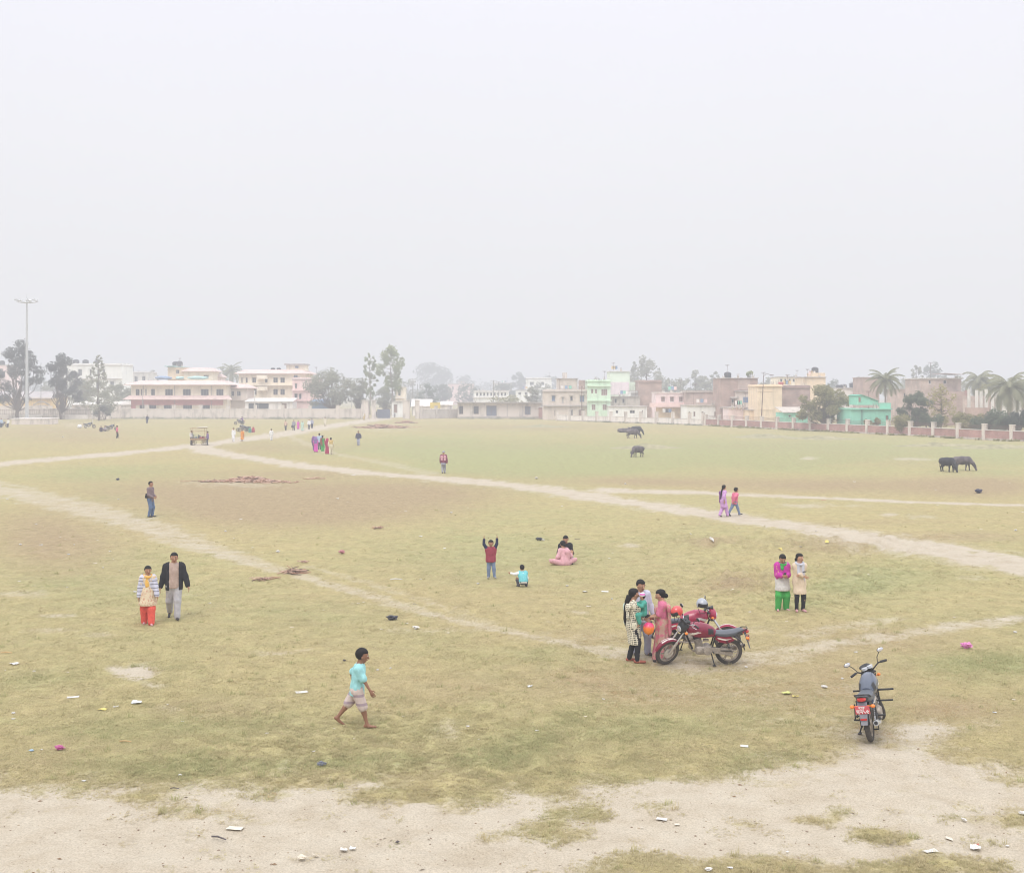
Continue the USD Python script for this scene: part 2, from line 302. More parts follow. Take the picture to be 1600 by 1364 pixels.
usdkit.material(stage, "/World/Looks/field_ground", {
    "at": ("attribute", {"attribute": "mask"}), "sep": ("separate_color", {}), "geo": ("geometry", {}),
    "nf": ("noise_texture", {"scale": 9.0, "detail": 5.0, "roughness": .7}), "nm": ("noise_texture", {"scale": 1.3, "detail": 5.0, "roughness": .65}), "nb": ("noise_texture", {"scale": 38.0, "detail": 3.0, "roughness": .65}),
    "nl": ("noise_texture", {"scale": .28, "detail": 4.0, "roughness": .6}),
    # dirt amount sharpened by noise
    "d1": ("math", {"math_type": "multiply_add", "value2": .75}), "d1b": ("math", {"math_type": "multiply_add", "value2": .5}), "d2": ("map_range", {"from_min": .86, "from_max": 1.42, "clamp": True}),
    "g1": ("math", {"math_type": "multiply_add", "value2": 1.1}), "g2": ("map_range", {"from_min": .6, "from_max": 1.45, "clamp": True}),
    "b1": ("math", {"math_type": "multiply_add", "value2": 1.0}), "b2": ("map_range", {"from_min": .68, "from_max": 1.4, "clamp": True}),
    "straw": ("rgb_ramp", {"ramp": [(.22, (.30, .25, .118)), (.5, (.395, .33, .165)), (.78, (.475, .405, .22))]}),
    "grn": ("rgb_ramp", {"ramp": [(.25, (.24, .245, .11)), (.5, (.315, .312, .15)), (.75, (.385, .378, .205))]}),
    "brn": ("rgb_ramp", {"ramp": [(.25, (.225, .165, .095)), (.5, (.33, .255, .15)), (.75, (.415, .335, .21))]}),
    "drt": ("rgb_ramp", {"ramp": [(.2, (.38, .315, .228)), (.5, (.46, .40, .312)), (.8, (.51, .457, .37))]}),
    "m1": ("mix_color", {"blend_type": "mix"}), "m2": ("mix_color", {"blend_type": "mix"}), "m3": ("mix_color", {"blend_type": "mix"}),
    "spk": ("map_range", {"from_min": .3, "from_max": .62, "to_min": .72, "to_max": 1.1, "clamp": True}), "spc": ("combine_color", {}), "m4": ("mix_color", {"blend_type": "multiply", "fac": .8}),
    "sp1": ("noise_texture", {"scale": 21.0, "detail": 2.0, "roughness": .5}), "sp2": ("map_range", {"from_min": .64, "from_max": .70, "to_max": .75, "clamp": True}), "m5": ("mix_color", {"blend_type": "mix", "b": (.13, .095, .06)}), "str": ("mapping", {"scale": (1.35, .9, 1.0)}), "sn": ("noise_texture", {"scale": 1.9, "detail": 6.0, "roughness": .72}), "smr": ("map_range", {"from_min": .34, "from_max": .62, "to_min": .86, "to_max": 1.08, "clamp": True}), "scc": ("combine_color", {}), "m6": ("mix_color", {"blend_type": "multiply", "fac": 1.0}), "spd": ("math", {"math_type": "multiply"}), "dinv": ("map_range", {"from_min": 0.0, "from_max": 1.0, "to_min": 1.0, "to_max": .2}), "hsum": ("math", {"math_type": "multiply_add", "value2": .35}), "bmp": ("bump", {"strength": .7, "distance": .07}),
    "p": ("principled_bsdf", {"roughness": .95, "specular_ior_level": .12})},
    [("at.color", "sep.color"), ("geo.position", "nf.vector"), ("geo.position", "nm.vector"), ("geo.position", "nb.vector"), ("geo.position", "nl.vector"),
     ("nf.fac", "d1.value1"), ("sep.r", "d1.value3"), ("nm.fac", "d1b.value1"), ("d1.value", "d1b.value3"), ("d1b.value", "d2.value"),
     ("nm.fac", "g1.value1"), ("sep.g", "g1.value3"), ("g1.value", "g2.value"), ("nf.fac", "b1.value1"), ("sep.b", "b1.value3"), ("b1.value", "b2.value"),
     ("nf.fac", "straw.fac"), ("nf.fac", "grn.fac"), ("nf.fac", "brn.fac"), ("nm.fac", "drt.fac"),
     ("straw.color", "m1.a"), ("grn.color", "m1.b"), ("g2.result", "m1.fac"), ("m1.result", "m2.a"), ("brn.color", "m2.b"), ("b2.result", "m2.fac"),
     ("m2.result", "m3.a"), ("drt.color", "m3.b"), ("d2.result", "m3.fac"), ("nb.fac", "spk.value"), ("spk.result", "spc.r"), ("spk.result", "spc.g"), ("spk.result", "spc.b"),
     ("m3.result", "m4.a"), ("spc.color", "m4.b"), ("geo.position", "sp1.vector"), ("sp1.fac", "sp2.value"), ("sp2.result", "spd.value1"), ("dinv.result", "spd.value2"), ("spd.value", "m5.fac"), ("m4.result", "m5.a"), ("geo.position", "str.vector"), ("str.vector", "sn.vector"), ("sn.fac", "smr.value"), ("smr.result", "scc.r"), ("smr.result", "scc.g"), ("smr.result", "scc.b"), ("d2.result", "dinv.value"), ("dinv.result", "m6.fac"), ("m5.result", "m6.a"), ("scc.color", "m6.b"), ("m6.result", "p.base_color"), ("nb.fac", "hsum.value1"), ("nf.fac", "hsum.value3"), ("hsum.value", "bmp.height"), ("bmp.normal", "p.normal")], surface="p.BSDF")
gmesh = usdkit.mesh(stage, "/World/ground", (V, faces), "/World/Looks/field_ground", True)
UsdGeom.PrimvarsAPI(gmesh).CreatePrimvar("mask", Sdf.ValueTypeNames.Color3fArray, "vertex").Set(Vt.Vec3fArray.FromNumpy(np.vstack([gm, [[1, 0, 0]]]).astype(np.float32)))
keys(gmesh.GetPrim(), "dry trampled field of worn grass crossed by pale dirt tracks", "ground", kind="structure")

# ------------------------------------------------------------------ materials of the town
W = {}
def wall_mat(name, c, amount=.16, streak=True):
    c = tuple(np.clip((np.array(c) * .74 + .26 * (np.mean(c) * 1.05)) * [1.20, 1.17, 1.15], 0, .84))
    """Weathered plaster: blotches plus rain streaks running down."""
    nodes = {"geo": ("geometry", {}), "mp": ("mapping", {"scale": (1.1, 1.1, .16)}), "n": ("noise_texture", {"scale": 1.0, "detail": 5.0, "roughness": .65}), "n2": ("noise_texture", {"scale": .5, "detail": 4.0}),
             "r": ("rgb_ramp", {"ramp": [(.32, tuple(np.array(c) * (1 - amount * 1.7))), (.5, tuple(c)), (.75, tuple(np.clip(np.array(c) * 1.05, 0, .9)))]}),
             "ad": ("math", {"math_type": "multiply_add", "value2": .45}), "sc": ("math", {"math_type": "multiply", "value2": .69}),
             "p": ("principled_bsdf", {"roughness": .9, "specular_ior_level": .15})}
    W[name] = usdkit.material(stage, f"/World/Looks/{name}", nodes, [("geo.position", "mp.vector"), ("mp.vector", "n.vector"), ("geo.position", "n2.vector"), ("n2.fac", "ad.value1"), ("n.fac", "ad.value3"), ("ad.value", "sc.value1"), ("sc.value", "r.fac"), ("r.color", "p.base_color")], surface="p.BSDF")
    return W[name]
def brick_mat(name, c1, c2, mortar):
    c1, c2, mortar = (tuple(np.array(c) * .78 + .22 * np.mean(c) + .02) for c in (c1, c2, mortar))
    """Brick courses for walls far off: horizontal coordinate taken along the wall."""
    W[name] = usdkit.material(stage, f"/World/Looks/{name}", {
        "geo": ("geometry", {}), "xyz": ("separate_xyz", {}), "h": ("math", {"math_type": "add"}), "cb": ("combine_xyz", {}),
        "br": ("brick_texture", {"color1": c1, "color2": c2, "mortar": mortar, "scale": 1.0, "mortar_size": .012, "brick_width": .24, "row_height": .085, "bias": -.1}),
        "n": ("noise_texture", {"scale": .55, "detail": 5.0, "roughness": .65}), "mr": ("map_range", {"from_min": .35, "from_max": .7, "to_min": .72, "to_max": 1.15}), "cc": ("combine_color", {}),
        "m": ("mix_color", {"blend_type": "multiply", "fac": 1.0}), "p": ("principled_bsdf", {"roughness": .92, "specular_ior_level": .15})},
        [("geo.position", "xyz.vector"), ("xyz.x", "h.value1"), ("xyz.y", "h.value2"), ("h.value", "cb.x"), ("xyz.z", "cb.y"), ("cb.vector", "br.vector"), ("geo.position", "n.vector"), ("n.fac", "mr.value"),
         ("mr.result", "cc.r"), ("mr.result", "cc.g"), ("mr.result", "cc.b"), ("br.color", "m.a"), ("cc.color", "m.b"), ("m.result", "p.base_color")], surface="p.BSDF")
    return W[name]
wall_mat("cream_plaster", (.72, .64, .48)); wall_mat("white_plaster", (.74, .72, .68)); wall_mat("beige_plaster", (.56, .48, .40)); wall_mat("mint_plaster", (.50, .70, .50))
wall_mat("pale_mint_plaster", (.60, .74, .58)); wall_mat("pink_plaster", (.72, .50, .47)); wall_mat("red_plaster", (.58, .20, .21), .1); wall_mat("pale_pink_plaster", (.70, .55, .54)); wall_mat("lilac_plaster", (.68, .58, .62))
wall_mat("yellow_plaster", (.66, .46, .16)); wall_mat("apricot_plaster", (.70, .54, .34)); wall_mat("teal_plaster", (.16, .56, .40), .08); wall_mat("grey_plaster", (.44, .40, .36)); wall_mat("dirty_plaster", (.56, .50, .44), .3)
wall_mat("old_plaster", (.44, .39, .33), .4); wall_mat("tin_roof", (.42, .36, .35), .2); wall_mat("pink_roof", (.60, .44, .40), .15); wall_mat("grey_roof", (.36, .33, .33), .2); wall_mat("teal_roof", (.28, .52, .50), .1); wall_mat("whitewash", (.68, .64, .60), .25)
wall_mat("blue_sheet", (.16, .28, .46), .1); wall_mat("concrete", (.40, .37, .34), .25); wall_mat("pale_concrete", (.56, .54, .50), .2)
brick_mat("red_brick", (.44, .15, .125), (.52, .20, .155), (.46, .33, .28)); brick_mat("house_brick", (.42, .22, .16), (.49, .28, .20), (.45, .36, .30)); brick_mat("dark_brick", (.40, .22, .18), (.46, .26, .21), (.40, .33, .30)); brick_mat("pale_brick", (.50, .32, .25), (.56, .38, .30), (.50, .42, .36))
dark_glass = mat("dark_pane", (.045, .05, .06), .25, .3, 3, spec=.5); blue_paint = mat("blue_shutter", (.14, .20, .32), .6, .2); grey_blue = mat("steel_shutter", (.16, .18, .24), .5, .25, 9)
wood_brown = mat("brown_shutter", (.30, .20, .16), .7, .2); frame_white = mat("white_frame", (.62, .60, .57), .7, .1); rust = mat("rusty_iron", (.17, .10, .08), .8, .3); iron = mat("dark_iron", (.06, .06, .07), .6, .2)
tank_black = mat("black_tank", (.05, .05, .055), .5, .2); steel_grey = mat("galvanised_steel", (.50, .51, .52), .45, .1, metallic=.3); pole_mat = mat("grey_pole", (.36, .35, .34), .8, .2); yellow_sign = mat("yellow_board", (.66, .50, .10), .7, .1)

# ------------------------------------------------------------------ boundary walls
def along(p0, p1):
    p0, p1 = np.array(p0, float), np.array(p1, float); L = np.linalg.norm(p1 - p0); return p0, (p1 - p0) / L, L
def wall_piece(p0, u, s0, s1, z0, z1, th):
    """A box along the wall line from s0 to s1."""
    b = box(s0, s1, -th / 2, th / 2, z0, z1); ang = math.degrees(math.atan2(u[1], u[0]))
    b = rotz(b, ang); b.apply_translation([p0[0], p0[1], 0]); return b
def boundary(p0, p1, step, h, ph, mats_, label, pillar_lab=None, wires=0, th=.24, pw=.5, hole=None, start=0.0, coping=True, name="boundary_wall", jitter=0.0, fall=None, plinth=True):
    p0, u, L = along(p0, p1); rnd = random.Random(int(L * 100))
    t = thing(name, label, "wall")
    s = start; S = []
    while s < L: S.append(s); s += step
    S.append(L)
    for i, s in enumerate(S):
        hh = ph + rnd.uniform(-jitter, jitter)
        parts = [wall_piece(p0, u, s - pw / 2, s + pw / 2, -.3, hh, pw)]
        parts.append(wall_piece(p0, u, s - pw / 2 - .05, s + pw / 2 + .05, hh, hh + .09, pw + .1))
        obj("pillar", cat(parts), W[mats_[1]], t)
    for a, b in zip(S[:-1], S[1:]):
        hh = h + rnd.uniform(-jitter, jitter) * .6
        if b - a < pw + .1: continue
        obj("wall_panel", wall_piece(p0, u, a + pw / 2, b - pw / 2, -.3, hh, th), W[mats_[0]], t)
        if coping: obj("coping", wall_piece(p0, u, a + pw / 2, b - pw / 2, hh, hh + .08, th + .1), W[mats_[2]], t)
        if plinth: obj("plinth", wall_piece(p0, u, a + pw / 2, b - pw / 2, -.3, .22, th + .12), W[mats_[3]], t)
        for k in range(wires):
            z = hh + .16 + (ph - hh - .2) * (k + .5) / wires
            obj("fence_wire", wall_piece(p0, u, a + pw / 2, b - pw / 2, z - .018, z + .018, .036), rust, t)
    return t
RW0, RW1 = (36.4, 221.0), (80.0, 101.0)      # right-hand brick wall runs towards the camera
boundary(RW0, RW1, 4.85, 1.22, 2.0, ("red_brick", "dirty_plaster", "pale_concrete", "old_plaster"), "long red brick boundary wall with plastered pillars and wire strands on the right", wires=4, jitter=.03)
MW0 = (10.0, 262.0)
boundary(MW0, (36.0, 221.8), 4.9, 1.15, 2.3, ("whitewash", "dirty_plaster", "pale_concrete", "old_plaster"), "low stained whitewashed boundary wall with pillars below the mint and pink houses", jitter=.12)
LW0 = (-122.0, 284.0)
boundary(LW0, (-35.6, 281.0), 6.6, 2.35, 3.2, ("dirty_plaster", "dirty_plaster", "whitewash", "old_plaster"), "long stained grey plaster boundary wall on the left of the gate", jitter=.1, start=1.2, pw=.7)
boundary((-21.5, 280.0), (-12.5, 291.0), 5.0, 2.2, 3.0, ("grey_plaster", "grey_plaster", "whitewash", "old_plaster"), "short grey plaster wall between the gate and the flat-roofed block", pw=.6)
# gate in the left wall, where the track leaves the field
t = thing("gateway", "pair of tall plaster gate piers at the end of the dirt track", "gate")
for x, w in ((-35.0, 1.5), (-33.0, .8), (-25.2, 1.6), (-22.6, 1.0)):
    obj("pier", cat([box(x - w / 2, x + w / 2, 280.2, 281.8, -.3, 4.3), box(x - w / 2 - .12, x + w / 2 + .12, 280.08, 281.92, 4.3, 4.5)]), W["dirty_plaster"], t)
obj("gate_leaf", cat([box(-32.5, -29.4, 284.0, 284.08, .1, 2.2)] + [box(-32.5 + k * .44, -32.44 + k * .44, 283.93, 283.99, .1, 2.2) for k in range(8)]), grey_blue, t)
# low wall with railing at the far left, and the mast's base
t = thing("low_wall", "low broken wall with rusty railing behind the floodlight mast", "wall")
for k in range(6):
    x0 = -127 + k * 5.4
    obj("wall_panel", box(x0, x0 + 5.36, 277.6, 277.9, -.3, .9 + .12 * (k % 3)), W["dirty_plaster" if k % 2 else "whitewash"], t)
    obj("railing", cat([box(x0 + .1, x0 + 5.2, 277.71, 277.77, 2.05, 2.11), box(x0 + .1, x0 + 5.2, 277.71, 277.77, 1.2, 1.25)] + [box(x0 + .2 + j * .42, x0 + .24 + j * .42, 277.72, 277.76, .9, 2.3) for j in range(12)]), rust, t)
t = thing("mast_plinth", "low rendered block at the foot of the floodlight mast", "plinth")
p = gxy(45, 663.5)
obj("plinth_block", bevel_box(p[0] - 3.6, p[0] + 3.6, p[1] + .5, p[1] + 5.5, -.3, 1.05, .08), W["dirty_plaster"], t)
obj("plinth_cap", bevel_box(p[0] - 3.7, p[0] + 3.7, p[1] + .4, p[1] + 5.6, 1.05, 1.18, .04), W["whitewash"], t)

# ------------------------------------------------------------------ floodlight mast
mp_ = at(42, 657, 236); MX, MY = mp_[0], 236.0
t = thing("floodlight_mast", "tall tapering floodlight mast with a ring of lamps at the left edge", "floodlight", (MX, MY, 0))
ztop = CAM_H + (HOR - 470) / FPX * MY
obj("pole", tube([(0, 0, 1.1), (0, 0, 8), (0, 0, 16), (0, 0, ztop)], [.36, .29, .23, .15], 14), steel_grey, t, smooth=40)
obj("base_flange", lathe([(.6, 1.1), (.6, 1.2), (.42, 1.22), (.42, 1.5)], 14), steel_grey, t)
obj("lamp_ring", cat([trimesh.creation.torus(1.15, .06, 20, 6), trimesh.creation.torus(.5, .05, 16, 6)] + [tube([(.1 * math.cos(a), .1 * math.sin(a), 0), (1.8 * math.cos(a), 1.8 * math.sin(a), .05)], .045, 6) for a in np.arange(8) * PI / 4]).apply_translation([0, 0, ztop - .4]), steel_grey, t)
for k in range(9):
    a = k * 2 * PI / 9 + .25; r = 1.85 + .25 * (k % 2)
    lamp = cat([bevel_box(-.3, .3, -.22, .22, -.09, .16, .03), box(-.05, .05, -.03, .03, .16, .4)])
    lamp.apply_transform(trimesh.transformations.euler_matrix(-.5, 0, a - PI / 2)); lamp.apply_translation([r * math.cos(a), r * math.sin(a), ztop - .15 + .12 * (k % 3)])
    obj("lamp", lamp, steel_grey, t)
obj("lightning_rod", tube([(0, 0, ztop), (0, 0, ztop + 1.3)], .03, 5), steel_grey, t)

# ------------------------------------------------------------------ poles
def pole(px, ytop, ybase, d, label, r=.09, arms=0, m=None, name="utility_pole", lean=0.0, lamp=False, catg="pole", stays=False):
    b = at(px, ybase, d); x, z0 = b[0], min(b[2], 0) - .3
    z1 = CAM_H + (HOR - ytop) / FPX * d
    t = thing(name, label, catg, (x, d, 0))
    m = m or pole_mat
    obj("post", tube([(0, 0, z0), (lean * .5, 0, z1 * .5), (lean, 0, z1)], [r * 1.25, r * 1.05, r * .8], 8), m, t, smooth=50)
    for k in range(arms):
        z = z1 - .35 - k * .8
        obj("crossarm", box(lean - .9, lean + .9, -.06, .06, z - .06, z + .06), m, t)
        obj("insulators", cat([lathe([(.05, z + .06), (.09, z + .14), (.04, z + .28)], 8, center=(lean + q, 0, 0)) for q in (-.8, -.4, .4, .8)]), frame_white, t)
    if lamp:
        obj("lamp_arm", tube([(lean, 0, z1 - .1), (lean + .5, 0, z1 + .35), (lean + 1.3, 0, z1 + .1)], .04, 6), m, t)
        obj("lamp_head", bevel_box(lean + 1.15, lean + 1.75, -.12, .12, z1, z1 + .14, .03), m, t)
    return t
pole(645, 591, 640, 330, "grey utility pole with two crossarms right of the tall eucalyptus", .14, 2)
pole(652, 600, 640, 352, "plain grey pole next to the two-armed utility pole", .12, 0)
pole(771, 594, 622, 330, "grey utility pole with one crossarm above the flat-roofed block", .14, 1)
pole(779, 596, 622, 420, "thin far utility pole right of the one-armed pole", .12, 1)
pole(1189, 587, 662, 206, "dark rusty iron lamp pole leaning by the cream house", .075, 0, rust, "lamp_pole", lean=.45, lamp=True)
pole(909, 603, 655, 266, "slim rusty pole in front of the mint house", .08, 1, rust)
pole(223, 608, 640, 283, "thin pole in front of the red and white house", .06, 0, pole_mat)
pole(398, 610, 640, 286, "pale concrete pole in front of the cream apartment block", .13, 0, W["pale_concrete"])
pole(64, 567, 645, 285, "thin grey pole with a dark box between the two left trees", .07, 0, pole_mat)
pole(145, 634, 662, 240, "short white post under the spiky tree", .05, 0, frame_white, "post", catg="post")
pole(549, 612, 640, 300, "thin pale pole left of the gate", .07, 0, W["pale_concrete"])
pole(703, 608, 640, 420, "far hazy pole between gate and flat-roofed block", .12, 1)

# ------------------------------------------------------------------ buildings: photo rectangles set back to a chosen distance
def facade(w, h, holes, th=.24):
    s = sg.box(0, 0, w, h)
    for x0, x1, z0, z1 in holes:
        s = s.difference(sg.box(max(x0, .06), max(z0, -.0) if z0 > .02 else -.01, min(x1, w - .06), min(z1, h - .06)))
    return prism(s, 0, th)
def building(name, label, px0, px1, ytop, d, wall, depth=9, wins=(), bands=(), catg="house", bands_mat=None, parapet=.0, roof="flat", roof_mat="concrete", tanks=(), extra=None, z0=0.0, win_mat=None, frame=None, chajja=True, ybase=None, eave=.5, floors_mat=None, rods=(), rz=0.0):
    """wins: (x0, x1, y0, y1[, pane material[, style]]) in photo pixels on the facade plane. bands: rows (photo y) of projecting slabs."""
    x0, x1 = (px0 - CX) / FPX * d, (px1 - CX) / FPX * d; w = x1 - x0
    Z = lambda y: CAM_H + (HOR - y) / FPX * d
    h = Z(ytop) - z0
    t = thing(name, label, catg, (x0, d, z0), rz)
    X = lambda px: (px - CX) / FPX * d - x0
    holes = []; info = []
    for wn in wins:
        a, b, c, e = wn[:4]; r = (X(a), X(b), Z(e) - z0, Z(c) - z0)
        r = (max(r[0], .1), min(r[1], w - .1), max(r[2], 0.0), min(r[3], h - .1))
        if r[1] - r[0] < .2 or r[3] - r[2] < .2: continue
        holes.append(r); info.append((r, wn[4] if len(wn) > 4 else None, wn[5] if len(wn) > 5 else "window"))
    wm = W[wall]
    obj("wall", cat([facade(w, h, holes), box(0, .24, .2405, depth, 0, h), box(w - .24, w, .2405, depth, 0, h), box(.2405, w - .2405, depth - .24, depth, 0, h)]), wm, t)
    rnd = random.Random(name + label)
    for (a, b, c, e), pm, st in info:
        pane_m = pm or win_mat or dark_glass
        nm = {"window": "window", "door": "door", "shutter": "shutter"}[st]
        f = [box(a, a + .07, .06, .13, c, e), box(b - .07, b, .06, .13, c, e), box(a + .07, b - .07, .06, .13, e - .07, e)]
        if st == "window": f.append(box(a + .07, b - .07, .06, .13, c, c + .07))
        n = int(round((b - a) / .55)) if st == "window" else (2 if b - a > 1.3 else 1)
        for k in range(1, n):
            xx = a + (b - a) * k / n; f.append(box(xx - .03, xx + .03, .07, .12, c + .07, e - .07))
        wp = obj(nm, cat(f), frame or frame_white, t)
        obj("pane" if st == "window" else "panel", box(a + .01, b - .01, .16, .19, c + .01, e - .01), pane_m, wp)
        if st == "window" and chajja:
            obj("sunshade", box(a - .2, b + .2, -.42, -.002, e + .1, e + .18), bands_mat or wm, t)
            obj("sill", box(a - .08, b + .08, -.07, -.002, c - .07, c), bands_mat or wm, t)
    for y in bands:
        z = Z(y) - z0; obj("floor_slab", box(-.25, w + .25, -eave, -.003, z - .11, z + .11), bands_mat or wm, t)
    if roof == "flat":
        obj("roof", box(-.15, w + .15, -.3, depth + .15, h, h + .16), bands_mat or W[roof_mat], t)
        if parapet: obj("parapet", cat([box(0, w, 0, .15, h + .16, h + .16 + parapet), box(0, .15, .151, depth - .151, h + .16, h + .16 + parapet), box(w - .15, w, .151, depth - .151, h + .16, h + .16 + parapet), box(0, w, depth - .15, depth, h + .16, h + .16 + parapet)]), wm, t)
        hr = h + .16
    elif roof == "eaves":
        rz_ = 1.0
        v = [(-eave, -eave, h), (w + eave, -eave, h), (w + eave, depth + eave, h), (-eave, depth + eave, h), (eave + .4, 1.2, h + rz_), (w - eave - .4, 1.2, h + rz_), (w - eave - .4, depth - 1.2, h + rz_), (eave + .4, depth - 1.2, h + rz_)]
        m = trimesh.convex.convex_hull(np.vstack([np.array(v), np.array(v[:4]) + [0, 0, -.14]])); obj("roof", m, W[roof_mat], t); hr = h + rz_
    elif roof == "gable":
        rz_ = 1.6
        pr = np.array([(-eave, h - .25), (depth / 2, h + rz_), (depth + eave, h - .25), (depth + eave, h - .37), (depth / 2, h + rz_ - .14), (-eave, h - .37)])
        m = prism(sg.Polygon(pr), 0, w + 2 * eave); v = np.array(m.vertices); obj("roof", tm(np.stack([v[:, 1] - eave, v[:, 0], v[:, 2]], -1), m.faces[:, ::-1]), W[roof_mat], t)
        obj("gable", prism(sg.Polygon([(0, h - .02), (w, h - .02), (w, h + .3), (0, h + .3)]), 1.2, 1.4), wm, t); hr = h + rz_
    elif roof == "mono":
        v = [(-.2, -.4, h), (w + .2, -.4, h), (w + .2, depth, h + .9), (-.2, depth, h + .9)]
        obj("roof", trimesh.convex.convex_hull(np.vstack([np.array(v), np.array(v) + [0, 0, .09]])), W[roof_mat], t); hr = h + .5
    for q in tanks:
        px_, r_, hh = q[:3]
        xx = X(px_); zz = hr + (q[3] if len(q) > 3 else 0)
        obj("water_tank", lathe([(0, 0), (r_, 0), (r_, hh * .28), (r_ * 1.04, hh * .3), (r_, hh * .32), (r_, hh * .55), (r_ * 1.04, hh * .57), (r_, hh * .6), (r_, hh * .8), (r_ * .55, hh * .95), (r_ * .3, hh)], 14, center=(xx, 2.2 + rnd.random() * 2, zz)), tank_black, t, smooth=40)
    if roof == "flat" and w > 4:
        for k in range(rnd.randint(2, 4)):
            xx = rnd.uniform(.4, w - .4); hh = rnd.uniform(.5, 1.0) if k else rnd.uniform(1.6, 3.0)
            if k: obj("rebar", cat([tube([(xx + a, .35 + b, hr - .05), (xx + a * 1.5, .35 + b, hr + hh)], .03, 4) for a in (-.13, .13) for b in (-.13, .13)] + [box(xx - .2, xx + .2, .15, .55, hr - .05, hr + hh * .45)]), W["old_plaster"], t)
            else: obj("antenna", cat([tube([(xx, 1.2, hr - .05), (xx, 1.2, hr + hh)], .03, 5)] + [tube([(xx - .5 + .1 * j, 1.2, hr + hh - .12 * j), (xx + .5 - .1 * j, 1.2, hr + hh - .12 * j)], .018, 4) for j in range(3)]), rust, t)
        if rnd.random() < .5:
            xx = rnd.uniform(.3, w * .6); obj("clothesline", tube([(xx, .9, hr + 1.3), (xx + w * .15, .9, hr + 1.2), (xx + w * .3, .9, hr + 1.3)], .012, 4), rust, t)
            for j in range(3): obj("washing", moved(box(-.3, .3, -.02, .02, -.75, 0), xx + w * .06 + j * w * .09, .9, hr + 1.24), W[("whitewash", "pink_plaster", "blue_sheet", "teal_plaster", "yellow_plaster")[rnd.randint(0, 4)]], t)
    for px_ in rods:
        xx = X(px_); obj("rebar", cat([tube([(xx + a, 1 + b, hr - .1), (xx + a * 1.6, 1 + b, hr + .9)], .025, 4) for a in (-.12, .12) for b in (-.12, .12)]), rust, t)
    if extra: extra(t, X, lambda y: Z(y) - z0, w, h, depth)
    return t
def w2(xs, y0, y1, m=None, st="window"): return [(a, b, y0, y1, m, st) for a, b in xs]
P = lambda t, name, m, *ms: obj(name, cat(list(ms)), m, t)

# --- far left: yellow house with arches behind the low wall
def arches(t, X, Z, w, h, dep):
    for a, b in ((52, 78), (5, 22)):
        xa, xb = X(a), X(b); n = 10; zc = Z(634)
        pts = [(xa + (xb - xa) * k / n, zc + .9 * math.sin(PI * k / n)) for k in range(n + 1)]
        obj("arch", prism(sg.Polygon(pts + [(p[0], p[1] + .28) for p in pts[::-1]]), -.18, -.004), W["grey_roof"], t)
    obj("lower_wall", box(-.02, w + .02, -.06, -.004, 0, Z(634)), W["dirty_plaster"], t)
building("house", "yellow house with dark pitched roof behind the leftmost tree", -30, 82, 621, 300, "yellow_plaster", 10, [(57, 72, 633, 645, None, "window"), (6, 18, 634, 645, None, "window")], roof="gable", roof_mat="grey_roof", extra=arches, chajja=False)
building("house", "pinkish flat-roofed house at the far left edge behind the trees", -40, 14, 571, 380, "pale_pink_plaster", 9, w2([(-20, -14), (2, 8)], 580, 590), bands=[600], tanks=[(-2, .8, 1.5)])
building("apartment_block", "large white block with black rooftop tanks behind the left trees", 92, 190, 571, 400, "white_plaster", 12, w2([(100, 105), (122, 128), (140, 143), (152, 155), (160, 164)], 577, 587) + w2([(108, 113), (130, 136), (150, 156), (172, 178)], 596, 608), bands=[592], tanks=[(97, 1.0, 1.6), (114, 1.0, 2.0), (127, 1.05, 2.0), (146, .9, 1.7)], parapet=.5, bands_mat=W["grey_plaster"], catg="building")
building("apartment_block", "pale grey unfinished block right of the large white block", 178, 232, 583, 420, "pale_concrete", 10, w2([(184, 189), (196, 201), (210, 215), (222, 227)], 588, 598), bands=[602], tanks=[(181, .9, 1.5), (188, .9, 1.5), (200, 1.1, 2.6)], parapet=.3, bands_mat=W["grey_plaster"], catg="building", rods=(215, 226))
building("shed", "low shed with pale sheet roof left of the red and white house", 112, 145, 633, 295, "dirty_plaster", 6, w2([(120, 126)], 637, 645), roof="mono", roof_mat="pale_concrete", catg="shed")
building("shed", "low pale tin-roofed shed against the red and white house", 168, 206, 633, 292, "whitewash", 6, roof="mono", roof_mat="pale_concrete", catg="shed")
# --- red and white two-storey house
def rw(t, X, Z, w, h, dep):
    obj("lower_wall", cat([box(-.02, X(212), -.07, -.004, 0, Z(625)), box(X(212) + .001, w - X(0) * 0 - 1.0, -.07, -.004, Z(633), Z(625))]), W["red_plaster"], t)
    v = np.array([(-1.6, -1.7, Z(624.5)), (w + 1.6, -1.7, Z(624.5)), (w + .4, .0, Z(618.5)), (-.4, 0, Z(618.5))])
    obj("veranda_roof", trimesh.convex.convex_hull(np.vstack([v, v + [0, 0, .12]])), W["pink_roof"], t)
    for px in (224, 273, 331): obj("drainpipe", tube([(X(px), -.12, 0), (X(px), -.12, h)], .06, 6), pole_mat, t)
building("house", "long two-storey house, white above and red below, with pinkish eaves", 205, 355, 601, 292, "cream_plaster", 10,
         w2([(212, 218), (220, 222), (227, 229), (236, 242), (258, 270), (286, 298), (314, 326), (338, 349)], 608, 618) + w2([(218, 226), (233, 244), (256, 270), (286, 300), (315, 328)], 631, 641), roof="eaves", roof_mat="pink_roof", chajja=False, eave=1.5, extra=rw, frame=mat("grey_frame", (.36, .34, .33), .7))
building("house", "beige wing with pinkish roof right of the red and white house", 355, 386, 606, 296, "beige_plaster", 8, w2([(358, 366), (370, 376)], 611, 619), roof="eaves", roof_mat="pink_roof", eave=.9, bands=[625])
def teal_top(t, X, Z, w, h, dep):
    obj("roof_sheet", cat([box(-.6, w * .45, -1.2, 3, h + .2, h + .42)]), W["teal_roof"], t)
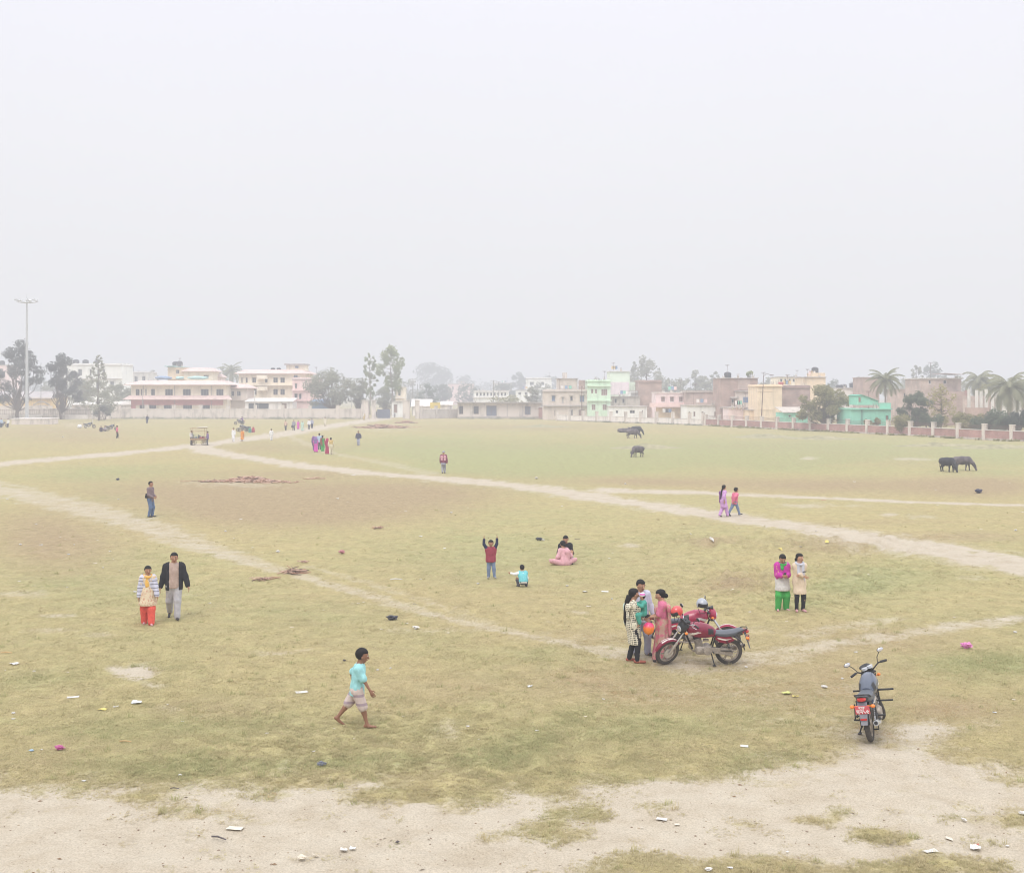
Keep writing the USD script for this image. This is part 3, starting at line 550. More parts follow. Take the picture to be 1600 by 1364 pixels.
building("house", "cream stair tower with teal roof edge and two black tanks", 262, 288, 574, 345, "apricot_plaster", 8, w2([(275, 280)], 578, 584), tanks=[(268, .9, 1.7), (276, .95, 1.8)], extra=teal_top, roof_mat="teal_roof", bands=[592])
building("house", "cream upper storey with red-brown roof behind the red and white house", 288, 331, 580, 345, "cream_plaster", 9, w2([(318, 326)], 586, 591), roof="eaves", roof_mat="pink_roof", eave=.8)
building("house", "small pink-roofed annex above the red and white house", 329, 345, 589, 352, "pale_pink_plaster", 6, roof="eaves", roof_mat="pink_roof")
t = thing("tarpaulin", "blue and teal sheets on the roof of the red and white house", "tarpaulin", at(290, 590.5, 305) * [1, 1, 1])
for k, (a, b, m) in enumerate(((-8.0, -3.4, "blue_sheet"), (-2.6, -.4, "teal_roof"), (.4, 6.0, "teal_roof"))):
    g = trimesh.creation.icosphere(3, 1.0); v = np.array(g.vertices); v = v * [(b - a) / 2, 1.0, .45] + [(a + b) / 2, 0, 0]; v[:, 2] += (meshkit.fbm(v * 1.5, 2, k) - .5) * .4; obj("sheet", tm(v, g.faces), W[m], t, smooth=True)
# --- cream apartment block
def cb(t, X, Z, w, h, dep):
    for y in (607, 589): obj("balcony", cat([box(X(403), X(419), -1.3, -.004, Z(y) - .6, Z(y) - .45), box(X(403), X(419), -1.3, -1.2, Z(y) - .45, Z(y) + .45), box(X(403), X(403) + .1, -1.199, -.004, Z(y) - .45, Z(y) + .45), box(X(419) - .1, X(419), -1.199, -.004, Z(y) - .45, Z(y) + .45)]), W["cream_plaster"], t)
    obj("roof_room", box(X(445), X(474), 2, 8, h + .16, Z(570)), W["cream_plaster"], t); obj("roof_room_slab", box(X(442), X(476), 1.4, 8.6, Z(570), Z(568)), W["grey_roof"], t)
    obj("roof_room_window", box(X(459), X(464), 1.93, 1.998, Z(575), Z(569.8) - .3), blue_paint, t)
building("apartment_block", "large cream apartment block with pinkish eaves and a roof room", 373, 478, 583.5, 312, "cream_plaster", 12,
         w2([(377, 379), (384, 387), (394, 400), (414, 418), (427, 434), (438, 445)], 590, 598) + w2([(378, 381), (393, 401), (427, 434), (438, 445)], 608, 617) + [(459, 465, 586, 590, blue_paint, "window")], bands=[602], bands_mat=W["cream_plaster"], roof="eaves", roof_mat="pink_roof", eave=1.0, extra=cb, catg="building", frame=mat("tan_frame", (.45, .38, .33), .7), tanks=[(422, .6, .8, -.2), (431, .6, .8, -.2)])
building("house", "pink two-storey house beside the cream block, partly behind the tree", 457, 496, 593, 300, "pink_plaster", 8, w2([(461, 464), (483, 488)], 599, 607) + w2([(460, 465), (467, 471)], 615, 624), bands=[610, 626], parapet=.3)
building("shed", "long low white shed with flat sheet roof behind the wall", 383, 457, 628, 292, "whitewash", 6, [(388, 420, 630, 642, dark_glass, "shutter"), (440, 448, 630, 642, wood_brown, "door")], roof="mono", roof_mat="pale_concrete", catg="shed")
building("shed", "small blue-topped stall under the tree left of the gate", 486, 512, 630, 290, "blue_sheet", 5, roof="mono", roof_mat="blue_sheet", catg="shed")
building("house", "small cream building right of the tall eucalyptus", 618, 632, 605, 330, "cream_plaster", 6, w2([(622, 626)], 612, 618), bands=[622], bands_mat=W["whitewash"])
building("shed", "white shed right of the gate behind the wall", 612, 633, 628, 300, "white_plaster", 5, [(615, 621, 632, 645, wood_brown, "door")], catg="shed")
building("shed", "low white tent-roofed stall left of the yellow board", 645, 672, 633, 318, "whitewash", 5, roof="gable", roof_mat="whitewash", catg="shed")
building("shed", "low white stall right of the yellow board", 688, 706, 633, 312, "whitewash", 5, roof="mono", roof_mat="whitewash", catg="shed")
t = thing("sign_board", "blank yellow sign board on posts behind the wall", "sign")
q = at(672, 629, 310); q2 = at(688, 638, 310)
obj("board", box(q[0], q2[0], 310, 310.1, q2[2], q[2]), yellow_sign, t)
for s in (q[0] + .2, q2[0] - .3): obj("post", box(s, s + .1, 310.11, 310.2, -.2, q[2]), rust, t)
# --- flat-roofed block on the field
def fb(t, X, Z, w, h, dep):
    for px in (792.5, 817): obj("expansion_joint", box(X(px) - .09, X(px) + .09, -.03, -.003, 0, h), W["grey_roof"], t)
    for px in (720, 744, 782, 796, 801, 824): obj("drain_spout", box(X(px) - .12, X(px) + .12, -.35, -.003, h - .45, h - .25), W["grey_roof"], t)
    for k in range(3): obj("step", box(X(757), X(776), -.4 - .35 * (3 - k), -.4 - .35 * (2 - k) - .001, -.2, .12 + .14 * k), W["concrete"], t)
    obj("plinth", box(-.1, w + .1, -.4, -.004, -.3, .5), W["old_plaster"], t)
    obj("roof_edge", box(-1.0, w + .2, -1.0, -.31, h + .16, h + .34), W["concrete"], t)
building("block", "long single-storey plastered block with flat concrete roof on the field edge", 715, 846, 630.5, 286, "dirty_plaster", 9, w2([(717.5, 723.5), (740, 748)], 634.5, 647) + [(760, 776, 634, 650, grey_blue, "shutter")] + w2([(820, 829)], 635, 648, grey_blue), extra=fb, chajja=False, catg="building", frame=rust, bands_mat=W["concrete"])
building("brick_ruin", "low broken brick wall end beside the flat-roofed block", 842, 849, 637, 282, "red_brick", 3, catg="wall")
building("house", "long white far building with a row of windows above the flat-roofed block", 740, 795, 611, 420, "white_plaster", 8, w2([(744 + k * 5.5, 747 + k * 5.5) for k in range(9)], 613.5, 618.5), bands=[621], bands_mat=W["whitewash"])
building("house", "pale far building with small windows left of the beige house", 806, 832, 610, 430, "white_plaster", 8, w2([(810, 814), (820, 824)], 613, 617))
building("house", "faint grey far block above the white building", 770, 800, 599, 620, "pale_concrete", 9, w2([(774 + k * 6, 776 + k * 6) for k in range(4)], 602, 606), bands=[609])
building("house", "faint white far house with stepped roof left of the beige house", 822, 862, 592, 520, "white_plaster", 9, w2([(828, 834), (845, 850)], 597, 602), bands=[605], parapet=.4)
building("house", "faint far terracotta block in the haze right of the dome tree", 700, 740, 600, 680, "pink_plaster", 9, w2([(706, 709), (716, 719), (726, 729)], 604, 609))
# --- row of houses, centre right
def bt(t, X, Z, w, h, dep):
    obj("roof_room", box(X(871), X(903), 1.5, 7, h + .17, Z(592)), W["beige_plaster"], t); obj("roof_room_slab", box(X(869.5), X(904), 1.2, 7.3, Z(592), Z(591)), W["concrete"], t)
    obj("tank_stand", box(X(880), X(887), 3, 5, Z(591) + .002, Z(582)), W["dirty_plaster"], t); obj("roof_wall", box(X(904.5), X(915), 1.5, 1.7, h + .17, Z(594)), W["house_brick"], t)
building("house", "beige two-storey plaster house with roof room and blue shutters", 849, 920, 612, 270, "beige_plaster", 9, [(862, 867.5, 618, 627, blue_paint, "window"), (878, 881, 621, 630, frame_white, "window"), (891, 895, 619, 626, None, "window"), (906, 913, 618, 628, blue_paint, "window")] + [(866, 872, 641, 650, wood_brown, "door"), (889, 895, 640, 650, None, "door"), (904, 914, 640, 652, wood_brown, "door")], bands=[634], extra=bt, bands_mat=W["concrete"], parapet=.35, frame=mat("pale_frame", (.5, .48, .46), .7))
building("house", "mint green two-storey house with brown shutters", 918, 954, 596, 268, "mint_plaster", 9, w2([(923.5, 927), (929.5, 933)], 608, 615, wood_brown) + w2([(939.5, 949)], 608, 618, wood_brown) + w2([(924.5, 930.5), (941.5, 948)], 632, 641, wood_brown), bands=[603, 626], bands_mat=W["mint_plaster"], parapet=.2, chajja=False)
def mt(t, X, Z, w, h, dep):
    obj("pink_panel", box(.05, X(983), -.05, -.004, Z(617), Z(597)), W["lilac_plaster"], t); obj("side_block", box(X(984), X(998), .5, 6, 0, Z(597)), W["pale_mint_plaster"], t)
building("house", "tall pale mint and lilac house behind the mint house", 953, 984, 581, 285, "pale_mint_plaster", 9, w2([(985, 990)], 600, 606), extra=mt, roof_mat="pale_concrete")
building("house", "white upper room with open terrace between the mint and brick houses", 984, 999, 611, 280, "white_plaster", 6, w2([(986, 996)], 614, 622, frame_white))
building("house", "old brick terrace wall above the low white house", 953, 1000, 620, 274, "old_plaster", 6, w2([(960, 964), (972, 976)], 623, 630))
building("house", "low white single-storey house with three small windows", 952, 1011, 635.5, 262, "white_plaster", 7, w2([(962, 966), (984, 992), (1003, 1005)], 641, 646), bands_mat=W["concrete"], chajja=False)
building("brick_house", "tall bare brick house with blank wall beside the pink house", 998, 1034, 597, 278, "house_brick", 9, roof_mat="house_brick", parapet=.3)
def pk(t, X, Z, w, h, dep):
    obj("balcony", cat([box(-1.4, w - .3, -1.5, -.01, Z(636), Z(634)), box(-1.4, w - .3, -1.5, -1.38, Z(634), Z(629.5)), box(-1.4, -1.28, -1.379, -.01, Z(634), Z(629.5))]), W["pink_plaster"], t)
    for k, px in enumerate((1036, 1040.5, 1045.5)): 
        g = trimesh.creation.box([.65, .05, .8]); v = np.array(g.vertices); obj("hanging_cloth", moved(g, X(px), -1.62, Z(641.5)), (frame_white, tank_black, blue_paint)[k], t)
    obj("lower_front", box(.02, w - .02, -.05, -.005, 0, Z(637)), W["apricot_plaster"], t)
building("house", "pink two-storey house with balcony and washing hung below", 1025, 1073, 614, 256, "pale_pink_plaster", 8, w2([(1033, 1039), (1047, 1053), (1061, 1067)], 620, 628, wood_brown), extra=pk, bands_mat=W["whitewash"], roof_mat="whitewash")
building("house", "long low white house with four narrow windows and old brick above", 1072, 1141, 634, 246, "white_plaster", 8, w2([(1076, 1078.5), (1083.5, 1086.5), (1096, 1099.5), (1116, 1120), (1134, 1137)], 643, 651, wood_brown), chajja=False, bands_mat=W["old_plaster"])
building("brick_house", "stained old brick upper storey above the long white house", 1072, 1130, 613, 252, "pale_brick", 7, roof_mat="old_plaster", parapet=.15)
def tb(t, X, Z, w, h, dep):
    obj("plaster_bay", box(X(1148), X(1173), -.8, -.004, Z(637), Z(612)), W["beige_plaster"], t); obj("bay_window", box(X(1160), X(1168), -.86, -.802, Z(629), Z(620.5)), blue_paint, t)
    obj("bay_roof", box(X(1147), X(1174), -1.2, -.002, Z(612), Z(610.5)), W["concrete"], t); obj("balcony_slab", box(X(1140), X(1152), -1.4, -.004, Z(622), Z(620)), W["concrete"], t)
    obj("grey_panel", box(X(1153), X(1172), -.06, -.003, Z(609), Z(592)), W["pale_brick"], t)
building("brick_house", "tall brick house with plastered bay and a black roof tank", 1126, 1184, 591.5, 240, "house_brick", 9, w2([(1143, 1147)], 624, 630), bands=[637], extra=tb, tanks=[(1142, .75, 1.25)], bands_mat=W["concrete"], chajja=False)
def lw(t, X, Z, w, h, dep):
    for k in range(6): obj("awning_strip", moved(rot(box(0, .3, -1.2, -.05, 0, .06), -25, [1, 0, 0]), X(1143) + k * .75, -.05, Z(640)), W["pink_roof" if k % 2 else "whitewash"], t)
building("house", "small pink house with striped awning below the tall brick house", 1138, 1172, 637.5, 232, "pale_pink_plaster", 6, [(1162, 1170, 644, 656, frame_white, "door")], extra=lw)
building("house", "blank cream plaster house with pale streaks behind the lamp pole", 1184, 1222, 604, 222, "apricot_plaster", 9, bands=[], roof_mat="apricot_plaster", parapet=.25, extra=lambda t, X, Z, w, h, dep: [obj("floor_line", box(-.02, w * .6, -.08, -.004, Z(y) - .08, Z(y) + .08), W["apricot_plaster"], t) for y in (611, 640)])
building("house", "low cream plaster house in front of the blank cream house", 1171, 1186, 641, 226, "apricot_plaster", 6)
building("brick_house", "wide reddish brick house with low parapet behind the round tree", 1221, 1266, 606, 226, "dark_brick", 9, roof_mat="dark_brick", parapet=.3, extra=lambda t, X, Z, w, h, dep: [obj("roof_pot", lathe([(.25, h + .5), (.3, h + .9), (.22, h + 1.1)], 10, center=(X(px), 1.0, 0)), mat("red_pot", (.45, .1, .1), .6), t) for px in (1221.5, 1224, 1194 + 26)])
building("house", "far cream block with rows of square openings behind the brick house", 1216, 1250, 589.5, 300, "cream_plaster", 9, w2([(1219 + k * 6.5, 1222.5 + k * 6.5) for k in range(5)], 592, 597), chajja=False)
building("house", "apricot house with step-down wall and a black roof tank", 1256, 1290, 590, 250, "apricot_plaster", 8, tanks=[(1279, .75, 1.35, .8)], extra=lambda t, X, Z, w, h, dep: obj("roof_wall", box(X(1268), w, 0.3, 4, h + .17, h + 1.0), W["apricot_plaster"], t))
building("shed", "low shed with old sheet roof and teal front beside the brick wall", 1224, 1262, 645, 210, "teal_plaster", 6, w2([(1232, 1236)], 648, 652), roof="mono", roof_mat="old_plaster", catg="shed")
building("house", "pale far flat house with small roof tanks behind the round tree", 1310, 1362, 607, 290, "whitewash", 8, tanks=[(1316, .5, .8), (1321, .5, .8), (1326, .5, .9), (1338, 1.0, 1.3)])
building("brick_house", "far bare brick block left of the coconut palm", 1348, 1374, 590.5, 280, "house_brick", 8, roof_mat="house_brick")
def tg(t, X, Z, w, h, dep):
    v = [(X(1341), Z(633)), (X(1341), Z(618)), (X(1347), Z(617)), (X(1373), Z(627)), (X(1373), Z(633))]
    obj("upper_wall", prism(sg.Polygon(v), .3, 5), W["teal_plaster"], t); obj("roof_edge", cat([prism(sg.Polygon([(X(1340), Z(618)), (X(1347), Z(616.4)), (X(1374), Z(626.4)), (X(1374), Z(627)), (X(1347), Z(617)), (X(1340), Z(618.7))]), .1, 5.2)]), mat("teal_trim", (.12, .42, .3), .7), t)
    obj("parapet_wall", box(X(1373.5), w + .1, .3, .45, h + .17, Z(629.5)), W["teal_plaster"], t); obj("drainpipe", tube([(X(1346.5), -.1, 0), (X(1346.5), -.1, h)], .05, 6), iron, t)
    obj("upper_window", box(X(1342.5), X(1345.5), .22, .298, Z(628), Z(621)), wood_brown, t)
building("house", "bright teal green house with sloping roofline behind the brick wall", 1330, 1392, 640, 180, "teal_plaster", 8, w2([(1368, 1371.5)], 652, 655.5) + [(1384, 1388.5, 649, 657.5, wood_brown, "window")], extra=tg, chajja=False, bands_mat=W["teal_plaster"], frame=mat("teal_frame", (.1, .3, .24), .6))
building("brick_house", "low far brick house right of the coconut palm", 1404, 1440, 609, 250, "pale_brick", 8, w2([(1412, 1416), (1424, 1428)], 614, 620), roof_mat="pale_brick")
def bp(t, X, Z, w, h, dep):
    obj("side_wing", box(X(1460), X(1504), -3, -.01, 0, Z(612)), W["house_brick"], t); obj("side_wing_pier", box(X(1498), X(1506), -3.3, -3.01, 0, Z(610)), W["red_brick"], t); obj("roof_sheet", rot(box(X(1470), X(1500), -2, 5, h + .9, h + 1.0), 3, [0, 1, 0], (X(1480), 0, h)), W["tin_roof"], t)
building("brick_house", "large brick house with tin roof sheet left of the concrete columns", 1439, 1502, 592, 225, "pale_brick", 9, w2([(1451, 1455), (1474, 1479)], 594, 600), extra=bp, chajja=False, bands=[], roof_mat="pale_concrete")
# unfinished frame with concrete columns at the right
t = thing("building_frame", "unfinished brick building with a row of bare concrete columns at the right edge", "building")
D = 200.0
for k, px in enumerate((1514, 1526, 1533, 1541, 1551, 1557.5, 1568, 1572, 1585, 1593, 1604)):
    a = at(px, 608 + (k % 3) * 1.5, D + (k % 3) * 3); obj("column", box(a[0] - .2, a[0] + .2, a[1] - .2, a[1] + .2, -.2, a[2]), W["pale_concrete"], t)
a, b = at(1505, 616, D + 7), at(1620, 616, D + 7)
obj("back_wall", box(a[0], b[0], a[1], a[1] + .2, -.2, CAM_H - .3), W["pale_brick"], t)
obj("brick_panel", box(at(1507, 0, D)[0], at(1545, 0, D)[0], D - .5, D - .3, -.2, 3.6), W["house_brick"], t)

# ------------------------------------------------------------------ trees
def leaf_mat(name, c, var=.35):
    c = np.array(c) * 1.5
    mats[name] = usdkit.material(stage, f"/World/Looks/{name}", {
        "g": ("geometry", {}), "r": ("rgb_ramp", {"ramp": [(0, tuple(c * (1 - var))), (.5, tuple(c)), (1, tuple(c * (1 + var) * [1.08, 1.02, .9]))]}),
        "d": ("principled_bsdf", {"roughness": .7, "specular_ior_level": .2}), "t": ("translucent_bsdf", {}), "m": ("mix_closure", {"fac": .38})},
        [("g.random_per_island", "r.fac"), ("r.color", "d.base_color"), ("r.color", "t.color"), ("d.BSDF", "m.closure1"), ("t.BSDF", "m.closure2")], surface="m.closure")
    return mats[name]
LEAF = {k: leaf_mat("leaf_" + k, c) for k, c in dict(dusty=(.165, .172, .158), dark=(.085, .105, .08), olive=(.27, .25, .115), fresh=(.30, .33, .16), yellow=(.36, .32, .15), grey=(.31, .31, .235), deep=(.13, .16, .10), palm=(.22, .225, .12), frond=(.26, .26, .16)).items()} if "translucent_bsdf" else {}
bark = mat("bark", (.16, .125, .10), .9, .3, 4); bark_pale = mat("pale_bark", (.34, .29, .24), .9, .25, 4)
def leaves(rs, blobs, n, size, droop=0.0, shell=.55):
    """n leaf-sized quads spread through ellipsoid blobs [(centre, radii, weight)]."""
    wts = np.array([b[2] if len(b) > 2 else np.prod(b[1]) ** .67 for b in blobs]); pick = rs.choice(len(blobs), n, p=wts / wts.sum())
    C = np.array([b[0] for b in blobs])[pick]; Rr = np.array([b[1] for b in blobs])[pick]
    dirs = rs.normal(size=(n, 3)); dirs /= np.linalg.norm(dirs, axis=1, keepdims=True)
    rad = shell + (1 - shell) * rs.random(n) ** .6; rad *= 1 + (rs.random(n) < .12) * rs.random(n) * .28
    p = C + dirs * rad[:, None] * Rr
    nrm = dirs + rs.normal(size=(n, 3)) * .7 + [0, 0, .35]; nrm /= np.linalg.norm(nrm, axis=1, keepdims=True)
    u = np.cross(nrm, rs.normal(size=(n, 3))); u /= np.linalg.norm(u, axis=1, keepdims=True); w = np.cross(nrm, u)
    s = size * (.55 + .9 * rs.random(n))[:, None]; l = 1.0 + rs.random((n, 1)) * .7
    a, b, c, d = p - u * s * l * .5, p + w * s * .32 - nrm * s * .08, p + u * s * l * .5 - [0, 0, 1] * s * droop, p - w * s * .32 - nrm * s * .08
    v = np.stack([a, b, c, d], 1).reshape(-1, 3); k = np.arange(n)[:, None] * 4
    return tm(v, np.vstack([k + [0, 1, 2], k + [0, 2, 3]]))
def limb(rs, p0, p1, r0, r1, n=5, wob=.08):
    p0, p1 = np.array(p0, float), np.array(p1, float); L = np.linalg.norm(p1 - p0); t = np.linspace(0, 1, n)[:, None]
    pts = p0 + (p1 - p0) * t; pts[1:-1] += rs.normal(size=(n - 2, 3)) * L * wob; return tube(pts, np.linspace(r0, r1, n), 6)
def tree(name, label, px, ytop, d, wpx, kind, leaf, n, size, seed, z0=0.0, crown0=.3, trunk=.25, catg="tree", barkm=None, ex=1.0):
    """px: trunk column in the photo; ytop: top row; wpx: crown width in photo pixels; crown0: where the crown starts, of the height."""
    rs = np.random.RandomState(seed); x = (px - CX) / FPX * d; H = CAM_H + (HOR - ytop) / FPX * d - z0; Wd = wpx / FPX * d
    t = thing(name, label, catg, (x, d, z0))
    ms = []; blobs = []; bm = barkm or bark
    cone = kind == "conical"
    if cone: kind = "broad"
    if kind == "broad":
        ch = H * (1 - crown0)
        ms.append(limb(rs, (0, 0, -.3), (rs.normal() * .2, 0, H * crown0 + ch * .3), trunk, trunk * .6))
        for k in range(30):
            a = k * 2.4 + rs.random() * .8; f = rs.random() ** .6; zz = H * crown0 + ch * (.12 + .74 * rs.random()); q_ = (zz - H * crown0) / ch; e = math.sqrt(max(.05, 1 - (q_ * 2 - .85) ** 2 * .8)) if not cone else (1.22 - q_) * min(1, .55 + 2.0 * q_) * 1.15
            c = np.array([math.cos(a) * Wd * (.50 if cone else .41) * f * e, math.sin(a) * Wd * (.44 if cone else .34) * f * e, zz]); r = Wd * (.075 + .075 * rs.random())
            blobs.append((c, (r, r, r * .8)))
            ms.append(limb(rs, (0, 0, H * crown0 * .9), c, trunk * .35, trunk * .08))
        blobs.append((np.array([rs.normal() * Wd * .05, 0, H - Wd * .10]), (Wd * .13, Wd * .13, Wd * .11)))
    elif kind == "spiky":   # upright leader with short whorled branches
        ms.append(limb(rs, (0, 0, -.3), (0, 0, H), trunk, .03, 8, .008))
        for k in range(46):
            f = crown0 + (1 - crown0) * (k / 46) ** .9; a = k * 2.4; L = Wd * .5 * (1.05 - f) / (1.05 - crown0) * (.6 + .5 * rs.random()) + .25
            z = H * f; e = np.array([math.cos(a) * L, math.sin(a) * L, z + L * .28]); ms.append(limb(rs, (0, 0, z), e, trunk * .22 * (1.1 - f), .02, 4, .05))
            blobs.append((e * [.72, .72, 1] - [0, 0, L * .05], (L * .38, L * .38, L * .3), L)); 
            if ex > .5: blobs.append((e * [.98, .98, 1], (L * .28, L * .28, L * .22), L * .8))
    elif kind == "tall":    # eucalyptus: clear stem, clumps stacked
        ms.append(limb(rs, (0, 0, -.3), (rs.normal() * .3, 0, H * .93), trunk, .06, 7, .012))
        for k in range(26):
            f = crown0 + (1 - crown0) * (k + .5) / 26; a = k * 2.4 + rs.random(); sp = Wd * .5 * math.sin(PI * min(max((f - crown0) / (1 - crown0), .08), .93)) ** .6
            sp *= .55 + .75 * rs.random(); c = np.array([math.cos(a) * sp * .8, math.sin(a) * sp * .7, H * f]); r = Wd * (.07 + .11 * rs.random() ** 1.5); ms.append(limb(rs, (0, 0, H * f - r), c, .09, .03, 4))
            blobs.append((c, (r, r, r * 1.25)))
    elif kind == "bush":
        for k in range(9):
            c = np.array([(rs.random() - .5) * Wd * .72, (rs.random() - .5) * Wd * .4, H * (.3 + .42 * rs.random())]); r = Wd * (.13 + .08 * rs.random()); blobs.append((c, (r, r, min(r, H * .42))))
            ms.append(limb(rs, (c[0] * .3, c[1] * .3, -.2), c, .07, .02))
    obj("trunk", cat(ms), bm, t, smooth=60)
    obj("crown", leaves(rs, blobs, int(n * .7), size * .84, shell=.3), LEAF[leaf], t)
    return t
def palm(label, px, ytop, d, wpx, ybase, seed, nf=22, leaf="palm", curve=1.0, name="palm_tree"):
    rs = np.random.RandomState(seed); x = (px - CX) / FPX * d; L = wpx / FPX * d * .72; Ht = CAM_H + (HOR - ytop) / FPX * d - L * .74
    t = thing(name, label, "palm tree", (x, d, 0)); ln = rs.normal() * .3
    obj("trunk", tube([(0, 0, -.3), (ln * .3, 0, Ht * .4), (ln, 0, Ht * .8), (ln, 0, Ht)], [.24, .17, .15, .13], 8), bark_pale, t, smooth=60)
    fr = []
    for k in range(nf):
        a = k * 2.399 + rs.random() * .3; el = math.radians(80 - 105 * (k / nf) ** .8); n = 9; p = np.array([ln, 0, Ht]); pts = [p]
        for i in range(n):
            e = el - i * .17 * curve; p = p + np.array([math.cos(a) * math.cos(e), math.sin(a) * math.cos(e), math.sin(e)]) * L / n; pts.append(p)
        pts = np.array(pts); side = np.array([-math.sin(a), math.cos(a), 0]); V = []; Fc = []
        for i in np.arange(1, n + .01, .25):
            j = min(int(i), n - 1); q = pts[j] + (pts[j + 1] - pts[j]) * (i - j) if i < n else pts[n]; tn = pts[min(j + 1, n)] - pts[j]; tn /= np.linalg.norm(tn)
            ll = L * .24 * math.sin(PI * min(.12 + .86 * i / n, .97)) ** .7
            for s in (-1, 1):
                tip = q + side * s * ll * .8 + tn * ll * .55 + np.array([0, 0, -1]) * ll * (.35 + rs.random() * .3); o = len(V); wv = tn * .055 * (L / 3.0)
                V += [q - wv, q + wv, tip]; Fc.append([o, o + 1, o + 2])
        fr.append(tm(V, Fc)); fr.append(tube(pts, np.linspace(.05, .012, len(pts)), 4))
    obj("crown", cat(fr), LEAF[leaf], t)
    return t
tree("tree", "tall dark dusty tree with ragged crown at the left edge behind the mast", 29, 530, 272, 84, "conical", "dusty", 5600, .55, 1, crown0=.12, trunk=.42)
tree("tree", "dark dusty tree with upright crown between the mast and the spiky tree", 96, 551, 276, 68, "conical", "dusty", 4600, .55, 2, crown0=.10, trunk=.32)
tree("tree", "narrow spiky tree with bare leader left of the red and white house", 154, 554, 262, 60, "spiky", "grey", 3000, .42, 3, crown0=.10, trunk=.26, ex=1)
tree("tree", "bushy undergrowth around the foot of the spiky tree", 160, 628, 268, 34, "bush", "dusty", 900, .45, 4, catg="bush")
tree("tree", "hazy grey-green tree behind the spiky tree", 128, 592, 330, 60, "broad", "grey", 1800, .7, 5, crown0=.15)
tree("tree", "hazy rounded tree between spiky tree and red and white house", 183, 597, 325, 58, "broad", "grey", 1800, .7, 6, crown0=.15)
tree("tree", "feathery far tree above the unfinished grey block", 238, 578, 440, 30, "broad", "grey", 900, .7, 7, crown0=.3)
palm("hazy coconut palm behind the red and white house", 361, 562, 400, 34, 640, 8, 20, "frond")
tree("tree", "hazy broad tree left of the far palm", 348, 573, 420, 30, "broad", "grey", 900, .75, 9, crown0=.3)
tree("tree", "large grey-green spreading tree left of the gate", 519, 574, 288, 96, "broad", "grey", 5200, .55, 10, crown0=.2, trunk=.4)
tree("tree", "lower pale tree between the spreading tree and the tall eucalyptus", 560, 590, 300, 46, "broad", "grey", 1800, .6, 11, crown0=.15)
tree("tree", "slim tall eucalyptus with separate clumps", 578, 553, 335, 26, "tall", "fresh", 1500, .6, 12, crown0=.35, trunk=.25, barkm=bark_pale)
tree("tree", "tallest yellow-green eucalyptus above the gate", 612, 544, 330, 50, "tall", "fresh", 3000, .65, 13, crown0=.38, trunk=.3, barkm=bark_pale)
tree("tree", "low hazy trees below the tall eucalyptus", 603, 603, 345, 60, "broad", "grey", 1700, .7, 14, crown0=.1)
tree("tree", "huge faint tree mass in the far haze right of the tall eucalyptus", 680, 566, 900, 95, "broad", "deep", 2600, 2.2, 15, crown0=.08, trunk=.8)
tree("tree", "faint far tree right of the huge tree mass", 727, 585, 980, 55, "broad", "deep", 1300, 2.0, 16, crown0=.1, trunk=.6)
tree("tree", "dome-shaped hazy tree left of the flat-roofed block", 692, 599, 560, 36, "broad", "deep", 1300, 1.1, 17, crown0=.1, trunk=.4)
tree("tree", "faint far tree above the long white building", 813, 581, 760, 40, "broad", "deep", 1300, 1.6, 18, crown0=.1, trunk=.5)
tree("tree", "faint far low tree right of the long white building", 860, 586, 860, 50, "broad", "deep", 1200, 1.8, 19, crown0=.1, trunk=.5)
tree("tree", "scrubby bushes on the ground behind the flat-roofed block", 790, 618, 330, 80, "bush", "olive", 1500, .6, 20, catg="bush")
tree("tree", "round bush left of the beige house", 832, 604, 330, 26, "broad", "grey", 900, .6, 21, crown0=.2, catg="tree")
tree("tree", "tall wispy eucalyptus behind the pale mint house", 1010, 561, 420, 56, "tall", "grey", 2400, .85, 22, crown0=.2, trunk=.3)
tree("tree", "wispy tree left of the tall wispy eucalyptus", 992, 566, 440, 20, "tall", "grey", 900, .8, 23, crown0=.3, trunk=.25)
tree("tree", "hazy tree left of the tall brick house", 1085, 577, 430, 44, "broad", "grey", 1800, .85, 24, crown0=.15, trunk=.3)
tree("tree", "hazy palm-like tree just left of the tall brick house", 1117, 580, 440, 26, "broad", "grey", 1000, .8, 25, crown0=.3, trunk=.25)
tree("tree", "low hazy tree between pink house and wispy eucalyptus", 1048, 592, 380, 50, "broad", "grey", 1500, .75, 26, crown0=.1)
tree("potted_tree", "small leafy plant growing on the roof of the tall brick house", 1170, 578, 243, 14, "bush", "fresh", 260, .3, 27, z0=at(0, 591, 243)[2], catg="plant")
tree("tree", "far hazy trees behind the cream house", 1200, 590, 420, 34, "broad", "grey", 900, .9, 28, crown0=.1)
tree("tree", "very faint far tree above the brick house", 1262, 588, 800, 46, "broad", "deep", 1000, 1.6, 29, crown0=.1)
tree("tree", "large round yellow-green tree in front of the teal house", 1291, 601, 188, 100, "broad", "olive", 9000, .36, 30, crown0=.12, trunk=.28)
tree("tree", "loose low branches right of the round yellow-green tree", 1338, 640, 184, 34, "bush", "olive", 900, .32, 31, catg="bush")
palm("tall coconut palm right of the teal house", 1384, 570, 225, 46, 640, 32, 26, "palm")
tree("tree", "dark green leafy tree right of the teal house", 1430, 611, 176, 66, "broad", "deep", 5200, .33, 33, crown0=.08, trunk=.2)
tree("tree", "thin yellowish tree with bare stems before the brick house", 1470, 604, 172, 50, "tall", "yellow", 1500, .3, 34, crown0=.25, trunk=.1)
tree("tree", "pale green shrub behind the wall below the concrete columns", 1500, 633, 163, 40, "bush", "olive", 2000, .3, 35, catg="bush")
tree("tree", "dark green bushy tree below the concrete columns", 1545, 629, 158, 60, "bush", "deep", 3200, .32, 36, catg="bush")
